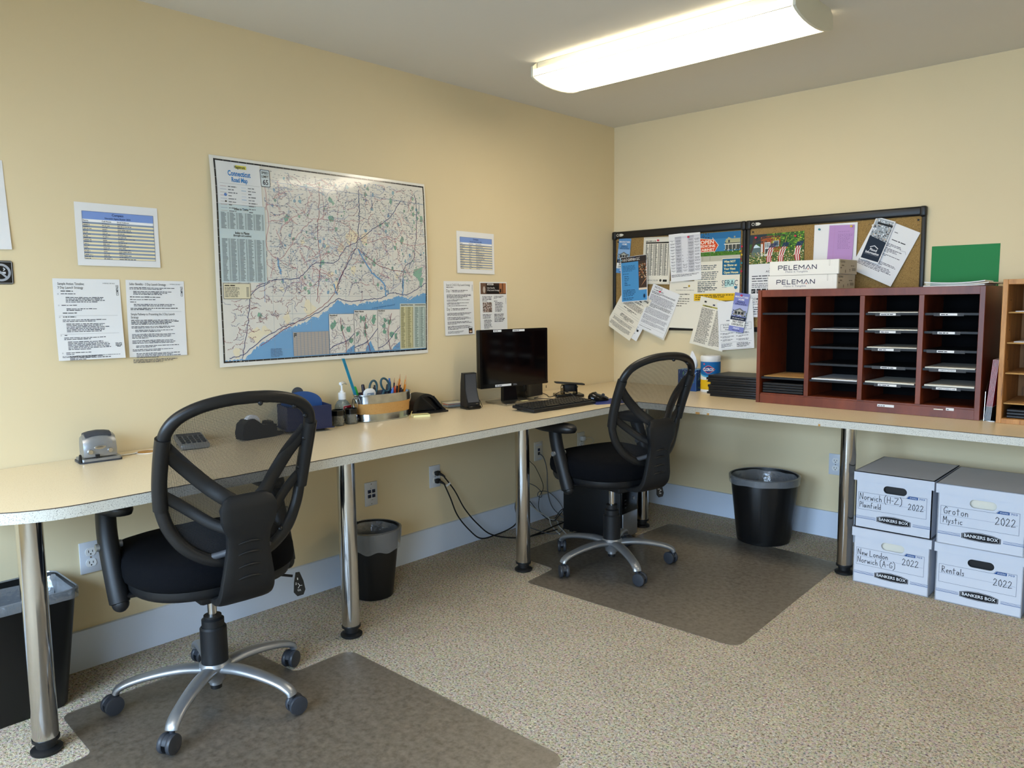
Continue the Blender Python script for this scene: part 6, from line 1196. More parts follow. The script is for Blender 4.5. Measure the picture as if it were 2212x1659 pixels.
PB = [  # base (dy), top (dx,dy,dz), kind
 ((0.075, -1.850), (-0.002, -0.006, 0.158), 0.0065, 'blue_plastic', 'blue_plastic', 'broad light blue pen beside the scissors', 'pen', 'pen'),
 ((0.125, -1.905), (0.010, 0.020, 0.122), 0.0060, 'blue_plastic', 'blue_plastic', 'blue pen lying low against the scissors', 'pen', 'pen'),
 ((0.090, -1.885), (0.0, 0.012, 0.132), 0.0055, 'navy', 'blue_plastic', 'dark blue capped pen between scissors and pencils', 'pen', 'pen'),
 ((0.120, -1.868), (0.0, 0.006, 0.126), 0.0050, 'orange_red', 'orange_red', 'orange pen among the pencils', 'pen', 'pen'),
 ((0.100, -1.970), (0.0, 0.010, 0.138), 0.0060, 'grey_rubber', 'grey_rubber', 'grey pen inside the left scissor loop', 'pen', 'pen'),
 ((0.105, -1.915), (0.0, 0.026, 0.136), 0.0075, 'grey_rubber', 'grey_rubber', 'grey marker leaning inside the right scissor loop', 'marker', 'marker'),
 ((0.060, -2.000), (-0.008, -0.034, 0.134), 0.0080, 'green_plastic', 'green_plastic', 'bright green highlighter at the ring handle end', 'marker', 'marker'),
 ((0.075, -1.985), (-0.004, -0.018, 0.142), 0.0075, 'pencil_dark', 'pencil_dark', 'brown capped marker behind the correction tape', 'marker', 'marker')]
for (x, y), d, r, b_, tp, lb, ct, kd in PB: pen((x, y, Z0), (x+d[0], y+d[1], Z0+d[2]), r, b_, tp, lb, ct, kd)
R2 = random.Random(21); K_ = 0
for (dy, dz, body) in ((0.050, 0.176, 'pencil_orange'), (0.066, 0.172, 'pencil_orange'), (0.012, 0.162, 'pencil_dark'), (0.030, 0.140, 'pencil_dark'), (0.042, 0.150, 'pencil_dark'), (0.058, 0.160, 'pencil_dark'), (0.020, 0.148, 'pencil_dark'), (0.060, 0.152, 'pencil_orange'), (0.036, 0.146, 'pencil_dark')):
    bx, by = TX+R2.uniform(-0.025, 0.030), TY+0.058+dy*0.55; pen((bx, by, Z0), (bx+R2.uniform(-0.006, 0.006), by+0.010+dy*0.42, Z0+dz), 0.0038, body, 'pencil_wood', 'orange pencil standing tip up in the tub' if body == 'pencil_orange' else 'dark painted pencil standing tip up in the tub', 'pencil', 'pencil', 'orange pencils in the tub' if body == 'pencil_orange' else 'dark pencils in the tub')
t = empty('correction_tape', T(0.115, -2.000, Z0)); tag(t, 'white correction tape dispenser poking out of the tub', 'correction tape'); MB().loops([[(u, 0.030*math.cos(a)*k, 0.104+0.024*math.sin(a)*k) for a in [2*PI*j/24 for j in range(24)]] for u, k in ((-0.008, 0.85), (-0.006, 1), (0.006, 1), (0.008, 0.85))]).build('case', 'white_plastic', t, 50); MB().rbox((0, 0.0, 0.045), (0.010, 0.020, 0.090), 0.003).build('nose', 'white_plastic', t)
p = Print(base=0.0002); p.rect(-0.018, -0.008, 0.018, 0.004, '#7f93a8', 1); p.words(-0.015, -0.004, 0.03, 1, 0.006, 0.005, '#e8ecf0', 3, 1, 2, 0); po = p.build(t); po.matrix_local = T(0.0082, 0, 0.104) @ ML
# black arched organiser with orange note block behind
t = empty('desk_organizer', T(0.105, -1.672, D) @ RZ(-8)); tag(t, 'black arched plastic desk organiser next to the tub', 'organiser')
PX = Matrix(((0, 0, 1, 0), (1, 0, 0, 0), (0, 1, 0, 0), (0, 0, 0, 1)))
ao = [(-0.090, 0.006), (-0.088, 0.040)]+[(-0.020+0.068*math.cos(a), 0.028+0.064*math.sin(a)) for a in [PI*(0.92-0.72*i/12) for i in range(13)]]+[(0.070, 0.026), (0.090, 0.012), (0.090, 0.006)]
MB().prism(ao, -0.058, -0.050, PX).build('back_panel', 'black_plastic', t, 50); sh = MB().prism(ao, 0.030, 0.036, PX, [[(y*0.80, 0.010+(z-0.006)*0.80) for y, z in ao]]).build('arch_rim', 'black_plastic', t, 50)
MB().prism([(y*0.80, 0.010+(z-0.006)*0.78) for y, z in ao], 0.004, 0.008, PX).build('inner_panel', 'black_frame', t, 50)
g = MB(); n = len(ao); g.loops([[(x, y, z) for x in (-0.052, 0.032) for y, z in [(p_[0]*s_, p_[1]*s_)]] for s_ in (1.0,) for p_ in ao], False, False); g.build('top_shell', 'black_plastic', t, 50)
MB().prism(rrect(-0.062, -0.096, 0.058, 0.096, 0.012, 4), 0.0, 0.007).build('base', 'black_plastic', t, 40)
MB().tube([(0.038, -0.046, 0.080), (0.040, 0.030, 0.012)], 0.003, 8).build('divider_edge', 'black_frame', t); MB().tube([(0.038, 0.022, 0.078), (0.042, 0.074, 0.016)], 0.003, 8).build('divider_edge', 'black_frame', t)
o = MB().rbox((0, 0, 0.05), (0.014, 0.044, 0.070), 0.001).build('note_block', 'orange_red', None, None, T(0.030, -1.752, D) @ RZ(-8)); tag(o, 'orange-red note block standing behind the black organiser', 'note block')
# sticky notes
t = empty('sticky_pad', T(0.190, -1.775, D) @ RZ(-28)); tag(t, 'pale yellow pad of sticky notes in front of the tub', 'sticky notes'); MB().box((0, 0, 0.005), (0.050, 0.076, 0.010)).build('pad', 'sticky_yellow', t, None); MB().loops([[(-0.025+0.05*q/4, y, 0.0105+0.002*(q/4)**2) for q in range(5)] for y in (-0.038, 0.038)], False, False).build('top_sheet', 'sticky_yellow', t, 50)
o = MB().loops([[(0.030*q/4, y, 0.001+0.004*(q/4)**2) for q in range(5)] for y in (-0.018, 0.018)], False, False).build('sticky_note', 'sticky_yellow', None, 50, T(0.182, -1.822, D+0.014) @ RZ(-40) @ RX(70)); tag(o, 'single yellow sticky note stuck against the tub', 'sticky note')
# card holder
t = empty('card_tray', T(0.070, -1.462, D) @ RZ(-12)); tag(t, 'clear tray of business cards left of the upright speaker', 'card tray'); MB().box((0, 0, 0.002), (0.07, 0.10, 0.003)).box((0.034, 0, 0.012), (0.002, 0.10, 0.020)).box((-0.034, 0, 0.015), (0.002, 0.10, 0.028)).build('tray', 'clear_glass', t, None)
for k in range(7): MB().box((0.0, 0.002*(k % 3)-0.002, 0.0055+k*0.0026), (0.055, 0.089, 0.0020), RZ([0, 2, -3, 1, 4, -2, 3][k])).build('card', ['paper_white', 'blue_brochure', 'paper_cream', 'paper_white', 'orange_red', 'paper_white', 'paper_cream'][k], t, None)
# upright speaker
def speaker_body(M, nm='cabinet', par=None):
    pr_ = [(0.030, 0.0), (0.034, 0.030), (0.022, 0.055), (0.010, 0.090), (0.006, 0.172), (-0.020, 0.174), (-0.030, 0.120), (-0.034, 0.060), (-0.036, 0.0)]
    return MB().loops([[(x, y*k, z) for x, z in pr_] for y, k in ((-0.035, 1), (-0.033, 1.0), (0.033, 1), (0.035, 1))], M=M).build(nm, 'black_plastic', par, 40)
t = empty('desk_speaker', T(0.180, -1.452, D) @ RZ(-14)); tag(t, 'black desktop speaker standing upright left of the monitor', 'speaker', 'desktop speakers'); speaker_body(T(), par=t)
MB().rbox((0.006, 0, 0.009), (0.080, 0.074, 0.018), 0.006).build('foot', 'black_gloss', t); MB().loops([[(x+0.0012, y, z) for x, z in [(0.0335, 0.034), (0.022, 0.056), (0.0105, 0.090), (0.0065, 0.168)]] for y in (-0.030, 0.030)], False, False).build('grille', 'grey_rubber', t, 50); MB().box((0.036, 0.018, 0.026), (0.001, 0.014, 0.003)).build('badge', 'chrome_dull', t, None)
t = empty('desk_speaker', T(0.102, -0.915, D+0.0375) @ RZ(-4)); tag(t, 'black desktop speaker lying on its side under the monitor', 'speaker', 'desktop speakers')
S2 = RX(-90) @ T(0, 0, -0.09); speaker_body(S2, par=t); MB().rbox((0.006, 0, 0.009), (0.080, 0.074, 0.018), 0.006, S2).build('foot', 'black_gloss', t); MB().box((0.048, 0.068, 0.014), (0.001, 0.004, 0.014)).build('badge', 'chrome_dull', t, None)
MB().cyl((0.030, 0.092, 0.034), (0.030, 0.092, 0.040), 0.007, None, 14).build('volume_knob', 'black_frame', t)
# monitor
MZ = Matrix.Rotation(math.radians(-10), 4, 'Z')
t = empty('computer_monitor', T(0.190, -1.155, D) @ MZ); tag(t, 'black widescreen monitor switched off on a silver-grey base', 'monitor')
sw, sh_ = 0.432, 0.291; zc = 0.971-D
mh = MB().rbox((0, 0, zc), (0.030, sw, sh_), 0.006).rbox((-0.024, 0, zc-0.01), (0.026, 0.26, 0.20), 0.012).build('housing', 'black_gloss', t)
bz = MB().prism(rrect(-sw/2, -sh_/2, sw/2, sh_/2, 0.004, 2), 0.0, 0.004, T(0.0145, 0, zc) @ ML, [[(-sw/2+0.014, -sh_/2+0.020), (-sw/2+0.014, sh_/2-0.014), (sw/2-0.014, sh_/2-0.014), (sw/2-0.014, -sh_/2+0.020)]]).build('bezel', 'black_gloss', t, None)
MB().box((0.0155, 0, zc+0.003), (0.002, sw-0.028, sh_-0.034)).build('screen', 'screen_black', t, None)
p = Print(base=0.0003); p.text('DELL', 0.0, -sh_/2+0.006, 0.008, '#8d9095', 0, 0.01, 'c', 0.024); po = p.build(bz); po.matrix_local = T(0.0188, 0, zc) @ ML
for y, z, w in ((-0.108, sh_/2-0.007, 0.050), (0.026, sh_/2-0.008, 0.076), (-0.075, -sh_/2+0.010, 0.100)):
    tp = MB().box((0.0192, y, zc+z), (0.0006, w, 0.0105)).build('label_tape', 'paper_white', bz, None); p = Print(base=0.0004); p.words(-w/2+0.004, -0.002, w-0.008, 1, 0.005, 0.005, '#55555a', int(w*1000), 1, 0, 0); po = p.build(tp); po.matrix_local = T(0.0195, y, zc+z) @ ML
MB().prism([(-0.046, 0.0), (0.046, 0.0), (0.036, 0.10), (-0.036, 0.10)], -0.012, 0.012, T(-0.032, 0, 0.006) @ RY(-6) @ PX).build('stand_neck', 'black_gloss', t, 40); MB().rbox((0.01, 0, 0.005), (0.185, 0.235, 0.010), 0.003).build('stand_base', 'chrome_dull', t)
MB().box((0.050, 0.035, 0.0104), (0.020, 0.038, 0.0006)).build('sticker', 'sticky_yellow', t, None)
# keyboard
t = empty('keyboard', T(0.478, -1.166, D+0.0008) @ RZ(-3.5)); tag(t, 'black full-size keyboard in front of the monitor', 'keyboard'); KB = RY(4)
MB().rbox((0, 0, 0.013), (0.146, 0.442, 0.014), 0.004, KB).build('case', 'black_plastic', t); MB().box((-0.050, 0.0, 0.0055), (0.020, 0.40, 0.010)).build('feet', 'black_plastic', t, None)
key = None
for r_ in range(6):
    x = -0.056+r_*0.0205; y = -0.212
    while y < 0.205:
        if 0.082 < y < 0.088 or 0.146 < y < 0.152: y += 0.006; continue
        w = 0.100 if (r_ == 5 and -0.120 < y < -0.110) else 0.0165
        if key is None: key = MB().rbox((0, 0, 0), (0.0165, 0.0160, 0.006), 0.0022, None, 1).build('key', 'black_frame', t); kk = key
        else: kk = key.copy(); COL.objects.link(kk)
        kk.matrix_local = KB @ T(x, y+w/2, 0.0225) @ Matrix.Diagonal((1, w/0.0165, 1, 1)); y += w+0.0028
# mouse and pad
o = MB().prism(rrect(-0.085, -0.095, 0.085, 0.095, 0.008), 0.0, 0.003).build('mouse_pad', 'pad_blue', None, None, T(0.548, -0.850, D) @ RZ(-24)); tag(o, 'thin blue mouse pad beside the keyboard', 'mouse pad')
t = empty('computer_mouse', T(0.515, -0.862, D+0.003) @ RZ(62)); tag(t, 'black computer mouse on the blue pad', 'mouse')
MB().loops([[(0.058*k*math.cos(a)+sx_, 0.031*k*math.sin(a)*(1-0.15*math.cos(a)), z*(1-0.25*math.cos(a+0.3))) for a in [2*PI*j/28 for j in range(28)]] for k, z, sx_ in ((0.97, 0.0, 0), (1.0, 0.008, 0), (0.95, 0.020, -0.002), (0.80, 0.030, -0.004), (0.5, 0.036, -0.006), (0.15, 0.038, -0.006))]).build('shell', 'black_gloss', t, 60); MB().cyl((0.026, -0.004, 0.029), (0.026, 0.004, 0.029), 0.008, None, 14).build('scroll_wheel', 'grey_rubber', t); MB().box((0.034, 0, 0.0262), (0.034, 0.001, 0.004), RY(14)).build('button_gap', 'slot_dark', t, None)
# black two-hole punch
t = empty('hole_punch', T(0.262, -0.792, D) @ RZ(-38)); tag(t, 'black steel two-hole punch between monitor and mouse', 'hole punch')
MB().rbox((0, 0, 0.008), (0.105, 0.150, 0.016), 0.004).build('base', 'black_gloss', t); MB().prism([(-0.046, 0.016), (0.030, 0.016), (0.022, 0.060), (-0.020, 0.066), (-0.040, 0.050)], -0.004, 0.004, T(0, -0.030, 0) @ RX(90)).build('side_frame', 'black_gloss', t, 40); MB().prism([(-0.046, 0.016), (0.030, 0.016), (0.022, 0.060), (-0.020, 0.066), (-0.040, 0.050)], -0.004, 0.004, T(0, 0.040, 0) @ RX(90)).build('side_frame', 'black_gloss', t, 40)
MB().rbox((0.0, 0.0, 0.072), (0.052, 0.160, 0.008), 0.003, RX(-5)).build('handle', 'black_plastic', t); MB().rbox((-0.006, 0.005, 0.045), (0.034, 0.066, 0.040), 0.006).build('punch_block', 'black_plastic', t)
for y in (-0.034, 0.044): MB().cyl((0.010, y, 0.052), (0.010, y+0.006*(1 if y > 0 else -1), 0.052), 0.0045, None, 12).build('rivet', 'chrome', t)
# cables on the desk
cable('speaker_cable', [(0.215, -1.425, D+0.006), (0.20, -1.39, D+0.004), (0.17, -1.370, D+0.020), (0.175, -1.385, D+0.034), (0.16, -1.39, D+0.022), (0.14, -1.35, D+0.003), (0.06, -1.28, D+0.003)], 0.0016, 'cable_black', 'thin speaker cable with a small loop left of the monitor base')
cable('keyboard_cable', [(0.40, -1.00, D+0.012), (0.36, -0.975, D+0.004), (0.32, -0.955, D+0.012), (0.29, -0.95, D+0.004), (0.235, -0.97, D+0.003), (0.185, -0.985, D+0.003), (0.165, -0.93, D+0.003)], 0.0019, 'cable_black', 'thin keyboard cable running behind the monitor')
cable('mouse_cable', [(0.462, -0.885, D+0.010), (0.42, -0.905, D+0.010), (0.37, -0.922, D+0.040), (0.31, -0.925, D+0.040), (0.255, -0.912, D+0.012), (0.205, -0.890, D+0.003), (0.160, -0.845, D+0.003), (0.10, -0.800, D+0.003), (0.04, -0.76, D+0.003)], 0.0019, 'cable_black', 'mouse cable arching past the black hole punch')
# ================================================================== right-hand counter: wipes, tissues, binders, sorters
t = empty('tissue_box', T(0.636, -0.140, D) @ RZ(3)); tag(t, 'blue leaf-patterned tissue box with a tissue pulled up', 'tissue box')
bx = MB().rbox((0, 0, 0.0605), (0.112, 0.112, 0.121), 0.002).build('carton', 'blue_brochure', t)
for M_, sd in ((T(0, -0.0562, 0.0605) @ MR, 1), (T(0.0562, 0, 0.0605) @ ML, 2)):
    p = Print(base=0.0002); p.rect(-0.055, -0.059, 0.055, 0.059, '#27457c', 0); R2 = random.Random(sd)
    for k in range(9): a = R2.uniform(0, 6.28); x, y = R2.uniform(-0.04, 0.04), R2.uniform(-0.045, 0.045); p.face([(x+0.017*math.cos(a), y+0.017*math.sin(a)), (x+0.005*math.cos(a+1.6), y+0.005*math.sin(a+1.6)), (x-0.014*math.cos(a), y-0.014*math.sin(a)), (x+0.005*math.cos(a-1.6), y+0.005*math.sin(a-1.6))], ['#5c8a64', '#3f6f74', '#6fa07c'][k % 3], 1+k % 2)
    for k in range(14): x, y = R2.uniform(-0.05, 0.05), R2.uniform(-0.055, 0.055); p.line([(x, y), (x+R2.uniform(-0.014, 0.014), y+0.012), (x+R2.uniform(-0.02, 0.02), y+0.020)], 0.0016, '#b9cde4', 4)
    po = p.build(bx); po.matrix_local = M_
MB().lathe([(0.0, 0.1212), (0.034, 0.1212), (0.034, 0.1222), (0.0, 0.1222)], (0, 0, 0), 24, None, 1, 0.5).build('slot_film', 'film', t, 40)
R2 = random.Random(8); rings = []
for z, k in ((0.119, 0.9), (0.135, 1.0), (0.160, 0.85), (0.185, 0.6), (0.205, 0.32), (0.218, 0.10)): rings.append([(0.026*k*(1+0.35*math.sin(3*a+z*40))*math.cos(a)+0.004, 0.016*k*(1+0.4*math.cos(4*a+z*30))*math.sin(a), z+0.008*math.sin(2*a)) for a in [2*PI*j/28 for j in range(28)]])
MB().loops(rings).build('tissue_sheet', 'tissue', t, 60)
t = empty('wipes_canister', T(0.757, -0.145, D)); tag(t, 'blue and yellow wipes canister beside the tissue box', 'canister')
MB().lathe([(0.0, 0.0), (0.051, 0.0), (0.0535, 0.003), (0.0535, 0.174), (0.0, 0.174)], (0, 0, 0), 48).build('tub', 'white_plastic', t); MB().lathe([(0.0, 0.174), (0.0545, 0.174), (0.0550, 0.178), (0.0550, 0.196), (0.052, 0.202), (0.0, 0.203)], (0, 0, 0), 48).build('lid', 'white_plastic', t)
def wrap(p, r, c=(0, 0)):                                   # print laid round a cylinder; x=0 faces the room
    p.v = [((r+z)*math.cos(x/r-PI/2+0.28), (r+z)*math.sin(x/r-PI/2+0.28), y) for x, y, z in p.v]; return p
p = Print(base=0.0003); N_ = 48; Rr = 0.0535
for i in range(N_):
    a, b_ = -PI*Rr+2*PI*Rr*i/N_, -PI*Rr+2*PI*Rr*(i+1)/N_; d0, d1 = [0.112-0.024*(1-min(1, abs(x)/0.075)**2) for x in (a, b_)]
    p.face([(a, 0.016), (b_, 0.016), (b_, 0.070), (a, 0.070)], '#e2b418', 0); p.face([(a, 0.070), (b_, 0.070), (b_, d1), (a, d0)], '#e6e6dc', 0); p.face([(a, d0-0.004), (b_, d1-0.004), (b_, d1+0.006), (a, d0+0.006)], '#4fa8cc', 1); p.face([(a, d0+0.004), (b_, d1+0.004), (b_, 0.170), (a, 0.170)], '#1668a8', 2)
p2 = []
def lozenge(k, col, lay):
    H = [(-0.036*k, 0.128), (-0.031*k, 0.128+0.006*k), (-0.006*k, 0.128+0.0215*k), (0.006*k, 0.128+0.0215*k), (0.031*k, 0.128+0.006*k), (0.036*k, 0.128), (0.031*k, 0.128-0.006*k), (0.006*k, 0.128-0.0215*k), (-0.006*k, 0.128-0.0215*k), (-0.031*k, 0.128-0.006*k)]
    for i in range(12):
        x0 = -0.036*k+0.072*k*i/12; x1 = x0+0.072*k/12; f = lambda x: max(0.0005, interp([(0.0, 0.0215*k), (0.006*k, 0.0215*k), (0.031*k, 0.006*k), (0.036*k, 0.0)], abs(x))); p.face([(x0, 0.128-f(x0)), (x1, 0.128-f(x1)), (x1, 0.128+f(x1)), (x0, 0.128+f(x0))], col, lay)
lozenge(1.0, '#e4b8b0', 4); lozenge(0.95, '#b3283a', 6); lozenge(0.80, '#1d3a7c', 8); p.text('CLOROX', 0, 0.1205, 0.0165, '#f2f2f4', 11, 0.03, 'c', 0.058); p.disc(-0.026, 0.158, 0.005, '#c84a5c', 4)
p.words(-0.020, 0.078, 0.040, 1, 0.006, 0.006, '#2a3050', 1, 1, 3, 0, 'c'); p.words(-0.014, 0.069, 0.030, 1, 0.006, 0.006, '#c0283a', 2, 1, 3, 0, 'c'); p.words(-0.020, 0.060, 0.040, 1, 0.006, 0.005, '#6a5a1a', 3, 1, 3, 0, 'c')
wrap(p, Rr).build(t)
# stack of black binders
ORD2 = ['bottom', 'second', 'third', 'fourth', 'fifth', 'sixth', 'seventh', 'eighth', 'top']
R2 = random.Random(2)
for k in range(9):
    t = empty('document_tray', T(0.986+R2.uniform(-0.010, 0.012), -0.215+R2.uniform(-0.006, 0.006), D+0.0126*k) @ RZ(R2.uniform(-1, 1))); tag(t, '%s black presentation folder in the pile beside the cherry mail sorter' % ORD2[k], 'folder', 'black folders beside the mail sorter')
    for z in (0.0015, 0.0109): MB().rbox((0, 0, z), (0.288, 0.230, 0.0024), 0.0008, None, 1).build('cover', 'tray_black', t, None)
    MB().box((0, 0.004, 0.0062), (0.276, 0.216, 0.0060)).build('pages', 'tray_black', t, None); MB().rbox((0, -0.112, 0.0062), (0.288, 0.006, 0.0100), 0.002).build('spine', 'tray_black', t, 40)
# cherry mail sorter
SX0, SX1, SY0, SY1, SZ1 = 1.150, 2.126, -0.410, -0.095, 1.295
t = empty('mail_sorter', T(0, 0, D)); tag(t, 'cherry wood mail sorter with four columns of black shelves', 'mail sorter'); H = SZ1-D; dp = SY1-SY0; ym = (SY0+SY1)/2
for x in (SX0+0.009, SX1-0.0105): MB().rbox((x, ym, H/2), (0.018 if x < 2 else 0.021, dp, H), 0.0012, None, 1).build('side_panel', 'cherry', t)
MB().rbox(((SX0+SX1)/2, ym, H-0.017), (SX1-SX0-0.039, dp-0.004, 0.034), 0.0012, None, 1).build('top_panel', 'cherry', t); MB().rbox(((SX0+SX1)/2, ym+0.004, 0.043), (SX1-SX0-0.039, dp-0.008, 0.012), 0.001, None, 1).build('floor_panel', 'cherry', t); MB().rbox(((SX0+SX1)/2, SY0+0.010, 0.021), (SX1-SX0-0.039, 0.018, 0.042), 0.001, None, 1).build('plinth', 'cherry', t)
MB().box(((SX0+SX1)/2, SY1-0.006, H/2), (SX1-SX0-0.04, 0.004, H-0.04)).build('back_panel', 'sorter_back', t, None)
DIV = [1.3985, 1.6440, 1.8880]
for x in DIV: MB().rbox((x, ym, (0.049+H-0.034)/2), (0.021, dp-0.006, H-0.034-0.049), 0.001, None, 1).build('divider', 'cherry', t)
EDGE = [SX0+0.018, DIV[0]-0.0105, DIV[0]+0.0105, DIV[1]-0.0105, DIV[1]+0.0105, DIV[2]-0.0105, DIV[2]+0.0105, SX1-0.021]
SH = [1.179, 1.101, 1.022, 0.942, 0.864]
lbl = {2: ['OPEN HOUSE GUIDE', 'WHERE TO ADVERTISE', 'BROCHURE AFTER ACTIVITY', 'SURVIVE IT-A-FIRST IMPRESSION', 'SERVICE CARDS'], 3: ['OPEN HOUSE SHEETS', 'DATE WORKSHEET', 'CLUB OFFICE & STAGING', 'COMPASS CONCIERGE', 'COMPASS CONCIERGE AT WORK']}
R2 = random.Random(4)
for c in range(4):
    a, b_ = EDGE[2*c]+0.001, EDGE[2*c+1]-0.001
    for k, z in enumerate(SH):
        if c == 0 and k in (1, 2, 3): continue
        sf = MB().box(((a+b_)/2, ym+0.004, z-D), (b_-a, dp-0.026, 0.0095)).build('shelf', 'shelf_black', t, None)
        if c >= 2:
            xc = (a+b_)/2-0.012+R2.uniform(-0.008, 0.008); w = R2.uniform(0.10, 0.15); tp = MB().box((xc, SY0+0.0162, z-D-0.002), (w, 0.0006, 0.013)).build('tape_strip', 'tape_grey', sf, None)
            lw = 0.066 if k != 4 else 0.078; ll = MB().box((xc, SY0+0.0154, z-D-0.0015), (lw, 0.0006, 0.0095), RY(R2.uniform(-1.5, 1.5)) if False else None).build('shelf_label', 'paper_white', sf, None)
            p = Print(base=0.0005); p.words(-lw/2+0.004, -0.0022, lw-0.008, 1, 0.004, 0.005, '#33333a', k*7+c, 1, 0, 0) if not lbl[c][k].startswith('COMPASS') else p.text(lbl[c][k], 0, -0.0022, 0.0044, '#33333a', 0, 0.01, 'c', lw-0.008); po = p.build(ll); po.matrix_local = T(xc, SY0+0.0152, z-D-0.0015) @ MR
for x, z in ((1.760, 0.777), (2.000, 0.783)):
    lw = 0.070 if x < 1.9 else 0.030; ll = MB().box((x+(0.0 if x < 1.9 else 0.016), SY0+0.0002, z-D-0.005), (lw, 0.0008, 0.011)).build('plinth_label', 'paper_white', t, None); p = Print(base=0.0006); p.words(-lw/2+0.003, -0.003, lw-0.006, 1, 0.004, 0.005, '#33333a', 4, 1, 0, 0); po = p.build(ll); po.matrix_local = T(x+(0.0 if x < 1.9 else 0.016), SY0, z-D-0.005) @ MR
MB().box((1.972, SY0+0.0005, 0.774-D), (0.036, 0.0006, 0.004)).build('label_residue', 'paper_cream', t, None)
for k in range(4):                                          # shelf pin holes in the open column
    for y in (SY0+0.03, SY1-0.06): MB().cyl((SX0+0.0178, y, 0.18+k*0.075), (SX0+0.0186, y, 0.18+k*0.075), 0.003, None, 8).build('pin_hole', 'chrome_dull', t)
# loose papers lying on the shelves
PAP = [(1, 1, 0.002), (1, 4, 0.005), (2, 0, 0.003), (2, 1, 0.004), (2, 2, 0.004), (2, 4, 0.006), (3, 3, 0.005), (3, 4, 0.007)]
COLN = ['first', 'second', 'third', 'fourth']; SHN = ['top', 'second', 'middle', 'fourth', 'lowest']
for c, k, th in PAP:
    a, b_ = EDGE[2*c], EDGE[2*c+1]; w = b_-a-0.016; o = MB().loops([[(x, y, z+0.0025*(0.5-y/0.27)*0) for x, y in ((-w/2, -0.135), (w/2, -0.138), (w/2-0.004, 0.125), (-w/2+0.004, 0.130))] for z in (0, th)]).build('paper_stack', 'paper_cream' if c != 1 else 'paper_white', None, None, T((a+b_)/2, ym+0.0, SH[k]+0.0050+0.0006) @ RZ(R2.uniform(-1, 1))); tag(o, 'thin stack of papers on the %s shelf of the %s sorter column' % (SHN[k], COLN[c]), 'papers')
o = MB().box((0, 0, 0.0015), (0.205, 0.25, 0.003)).build('board_sheet', 'kraft', None, None, T((EDGE[0]+EDGE[1])/2, ym, SH[4]+0.0056)); tag(o, 'brown board on the low shelf of the open sorter column', 'board')
for k in range(4):
    t2 = MB().rbox((0, 0, 0.0065), (0.205, 0.270, 0.012), 0.003, None, 1).build('black_folder', 'tray_black', None, None, T((EDGE[0]+EDGE[1])/2, ym-0.004, D+0.050+0.0127*k)); tag(t2, '%s black folder lying in the base of the open sorter column' % ['lowest', 'second', 'third', 'uppermost'][k], 'folder', 'black folders in the sorter base')
# white PELEMAN boxes on the sorter
def peleman(x, y, z, label):
    t = empty('binding_box', T(x, y, z)); tag(t, label, 'box', 'white cartons on the mail sorter'); w, d, h = 0.338, 0.235, 0.069
    b = MB().rbox((w/2, d/2, h/2), (w, d, h), 0.0012, None, 1).build('carton', 'box_white', t); MB().box((w+0.0006, d/2+0.003, h/2), (0.0016, d-0.012, h-0.003)).build('end_panel', 'box_end', t, None)
    MB().rbox((w-0.009, -0.0006, h/2), (0.018, 0.0018, h-0.001), 0.0006, None, 1).build('corner_flap', 'box_white', t)
    p = Print(base=0.0004); x0 = 0.046; LG = {'P': (0.020, [[(0, 0), (0, 1), (0.75, 1), (0.98, 0.86), (0.98, 0.58), (0.75, 0.45), (0, 0.45)]]), 'E': (0.017, [[(1, 1), (0, 1), (0, 0), (1, 0)], [(0, 0.5), (0.9, 0.5)]]), 'L': (0.017, [[(0, 1), (0, 0), (1, 0)]]), 'M': (0.025, [[(0, 0), (0, 1), (0.5, 0.38), (1, 1), (1, 0)]]), 'A': (0.024, [[(0, 0), (0.5, 1), (1, 0)]]), 'N': (0.020, [[(0, 0), (0, 1), (1, 0), (1, 1)]])}
    lx = x0
    for ch in 'PELEMAN':
        lw_, st_ = LG[ch]
        for q_ in st_: p.line([(lx+a_*lw_, 0.027+b_*0.020) for a_, b_ in q_], 0.0036, '#2a2a48', 1)
        if ch == 'A': p.poly([(lx+lw_*0.36, 0.0255), (lx+lw_*0.64, 0.0255), (lx+lw_*0.5, 0.0335)], '#b8473a', 2)
        lx += lw_+0.0078
    p.text('Make it Tangible', x0+0.036, 0.013, 0.0085, '#6a6a78', 1, 0, 'l', 0.110); po = p.build(b, 'print', 'logo'); po.matrix_local = MR; p = Print(base=0.0004); p.frame(0.292, 0.040, 0.297, 0.067, 0.0007, '#8a877c', 1); po = p.build(b, 'print', 'tear_mark'); po.matrix_local = MR
    p = Print(base=0.0006); p.text('PELEMAN', 0.012, 0.052, 0.010, '#4a4238', 1, 0, 'l', 0.060); p.words(0.030, 0.038, 0.035, 1, 0.008, 0.007, '#6a5e4e', 2, 1, 1, 0); p.rect(0.010, 0.034, 0.085, 0.0346, '#6a5e4e', 1); p.words(0.014, 0.026, 0.040, 1, 0.008, 0.007, '#6a5e4e', 3, 1, 1, 0); p.rect(0.078, 0.006, 0.084, 0.020, '#4a4238', 1); p.line([(0.132, 0.020), (0.139, 0.024), (0.140, 0.017), (0.134, 0.012)], 0.003, '#2c2822', 1); p.rect(0.165, 0.016, 0.215, 0.030, '#968a78', 1); p.words(0.150, 0.038, 0.07, 1, 0.006, 0.005, '#7a6e5e', 5, 1, 1, 0); po = p.build(b); po.matrix_local = T(w+0.0014, 0, 0) @ ML
    return t
peleman(1.158, -0.318, SZ1+0.0006, 'lower white lettered carton on the cherry mail sorter'); peleman(1.166, -0.320, SZ1+0.0702, 'upper white lettered carton on the cherry mail sorter')
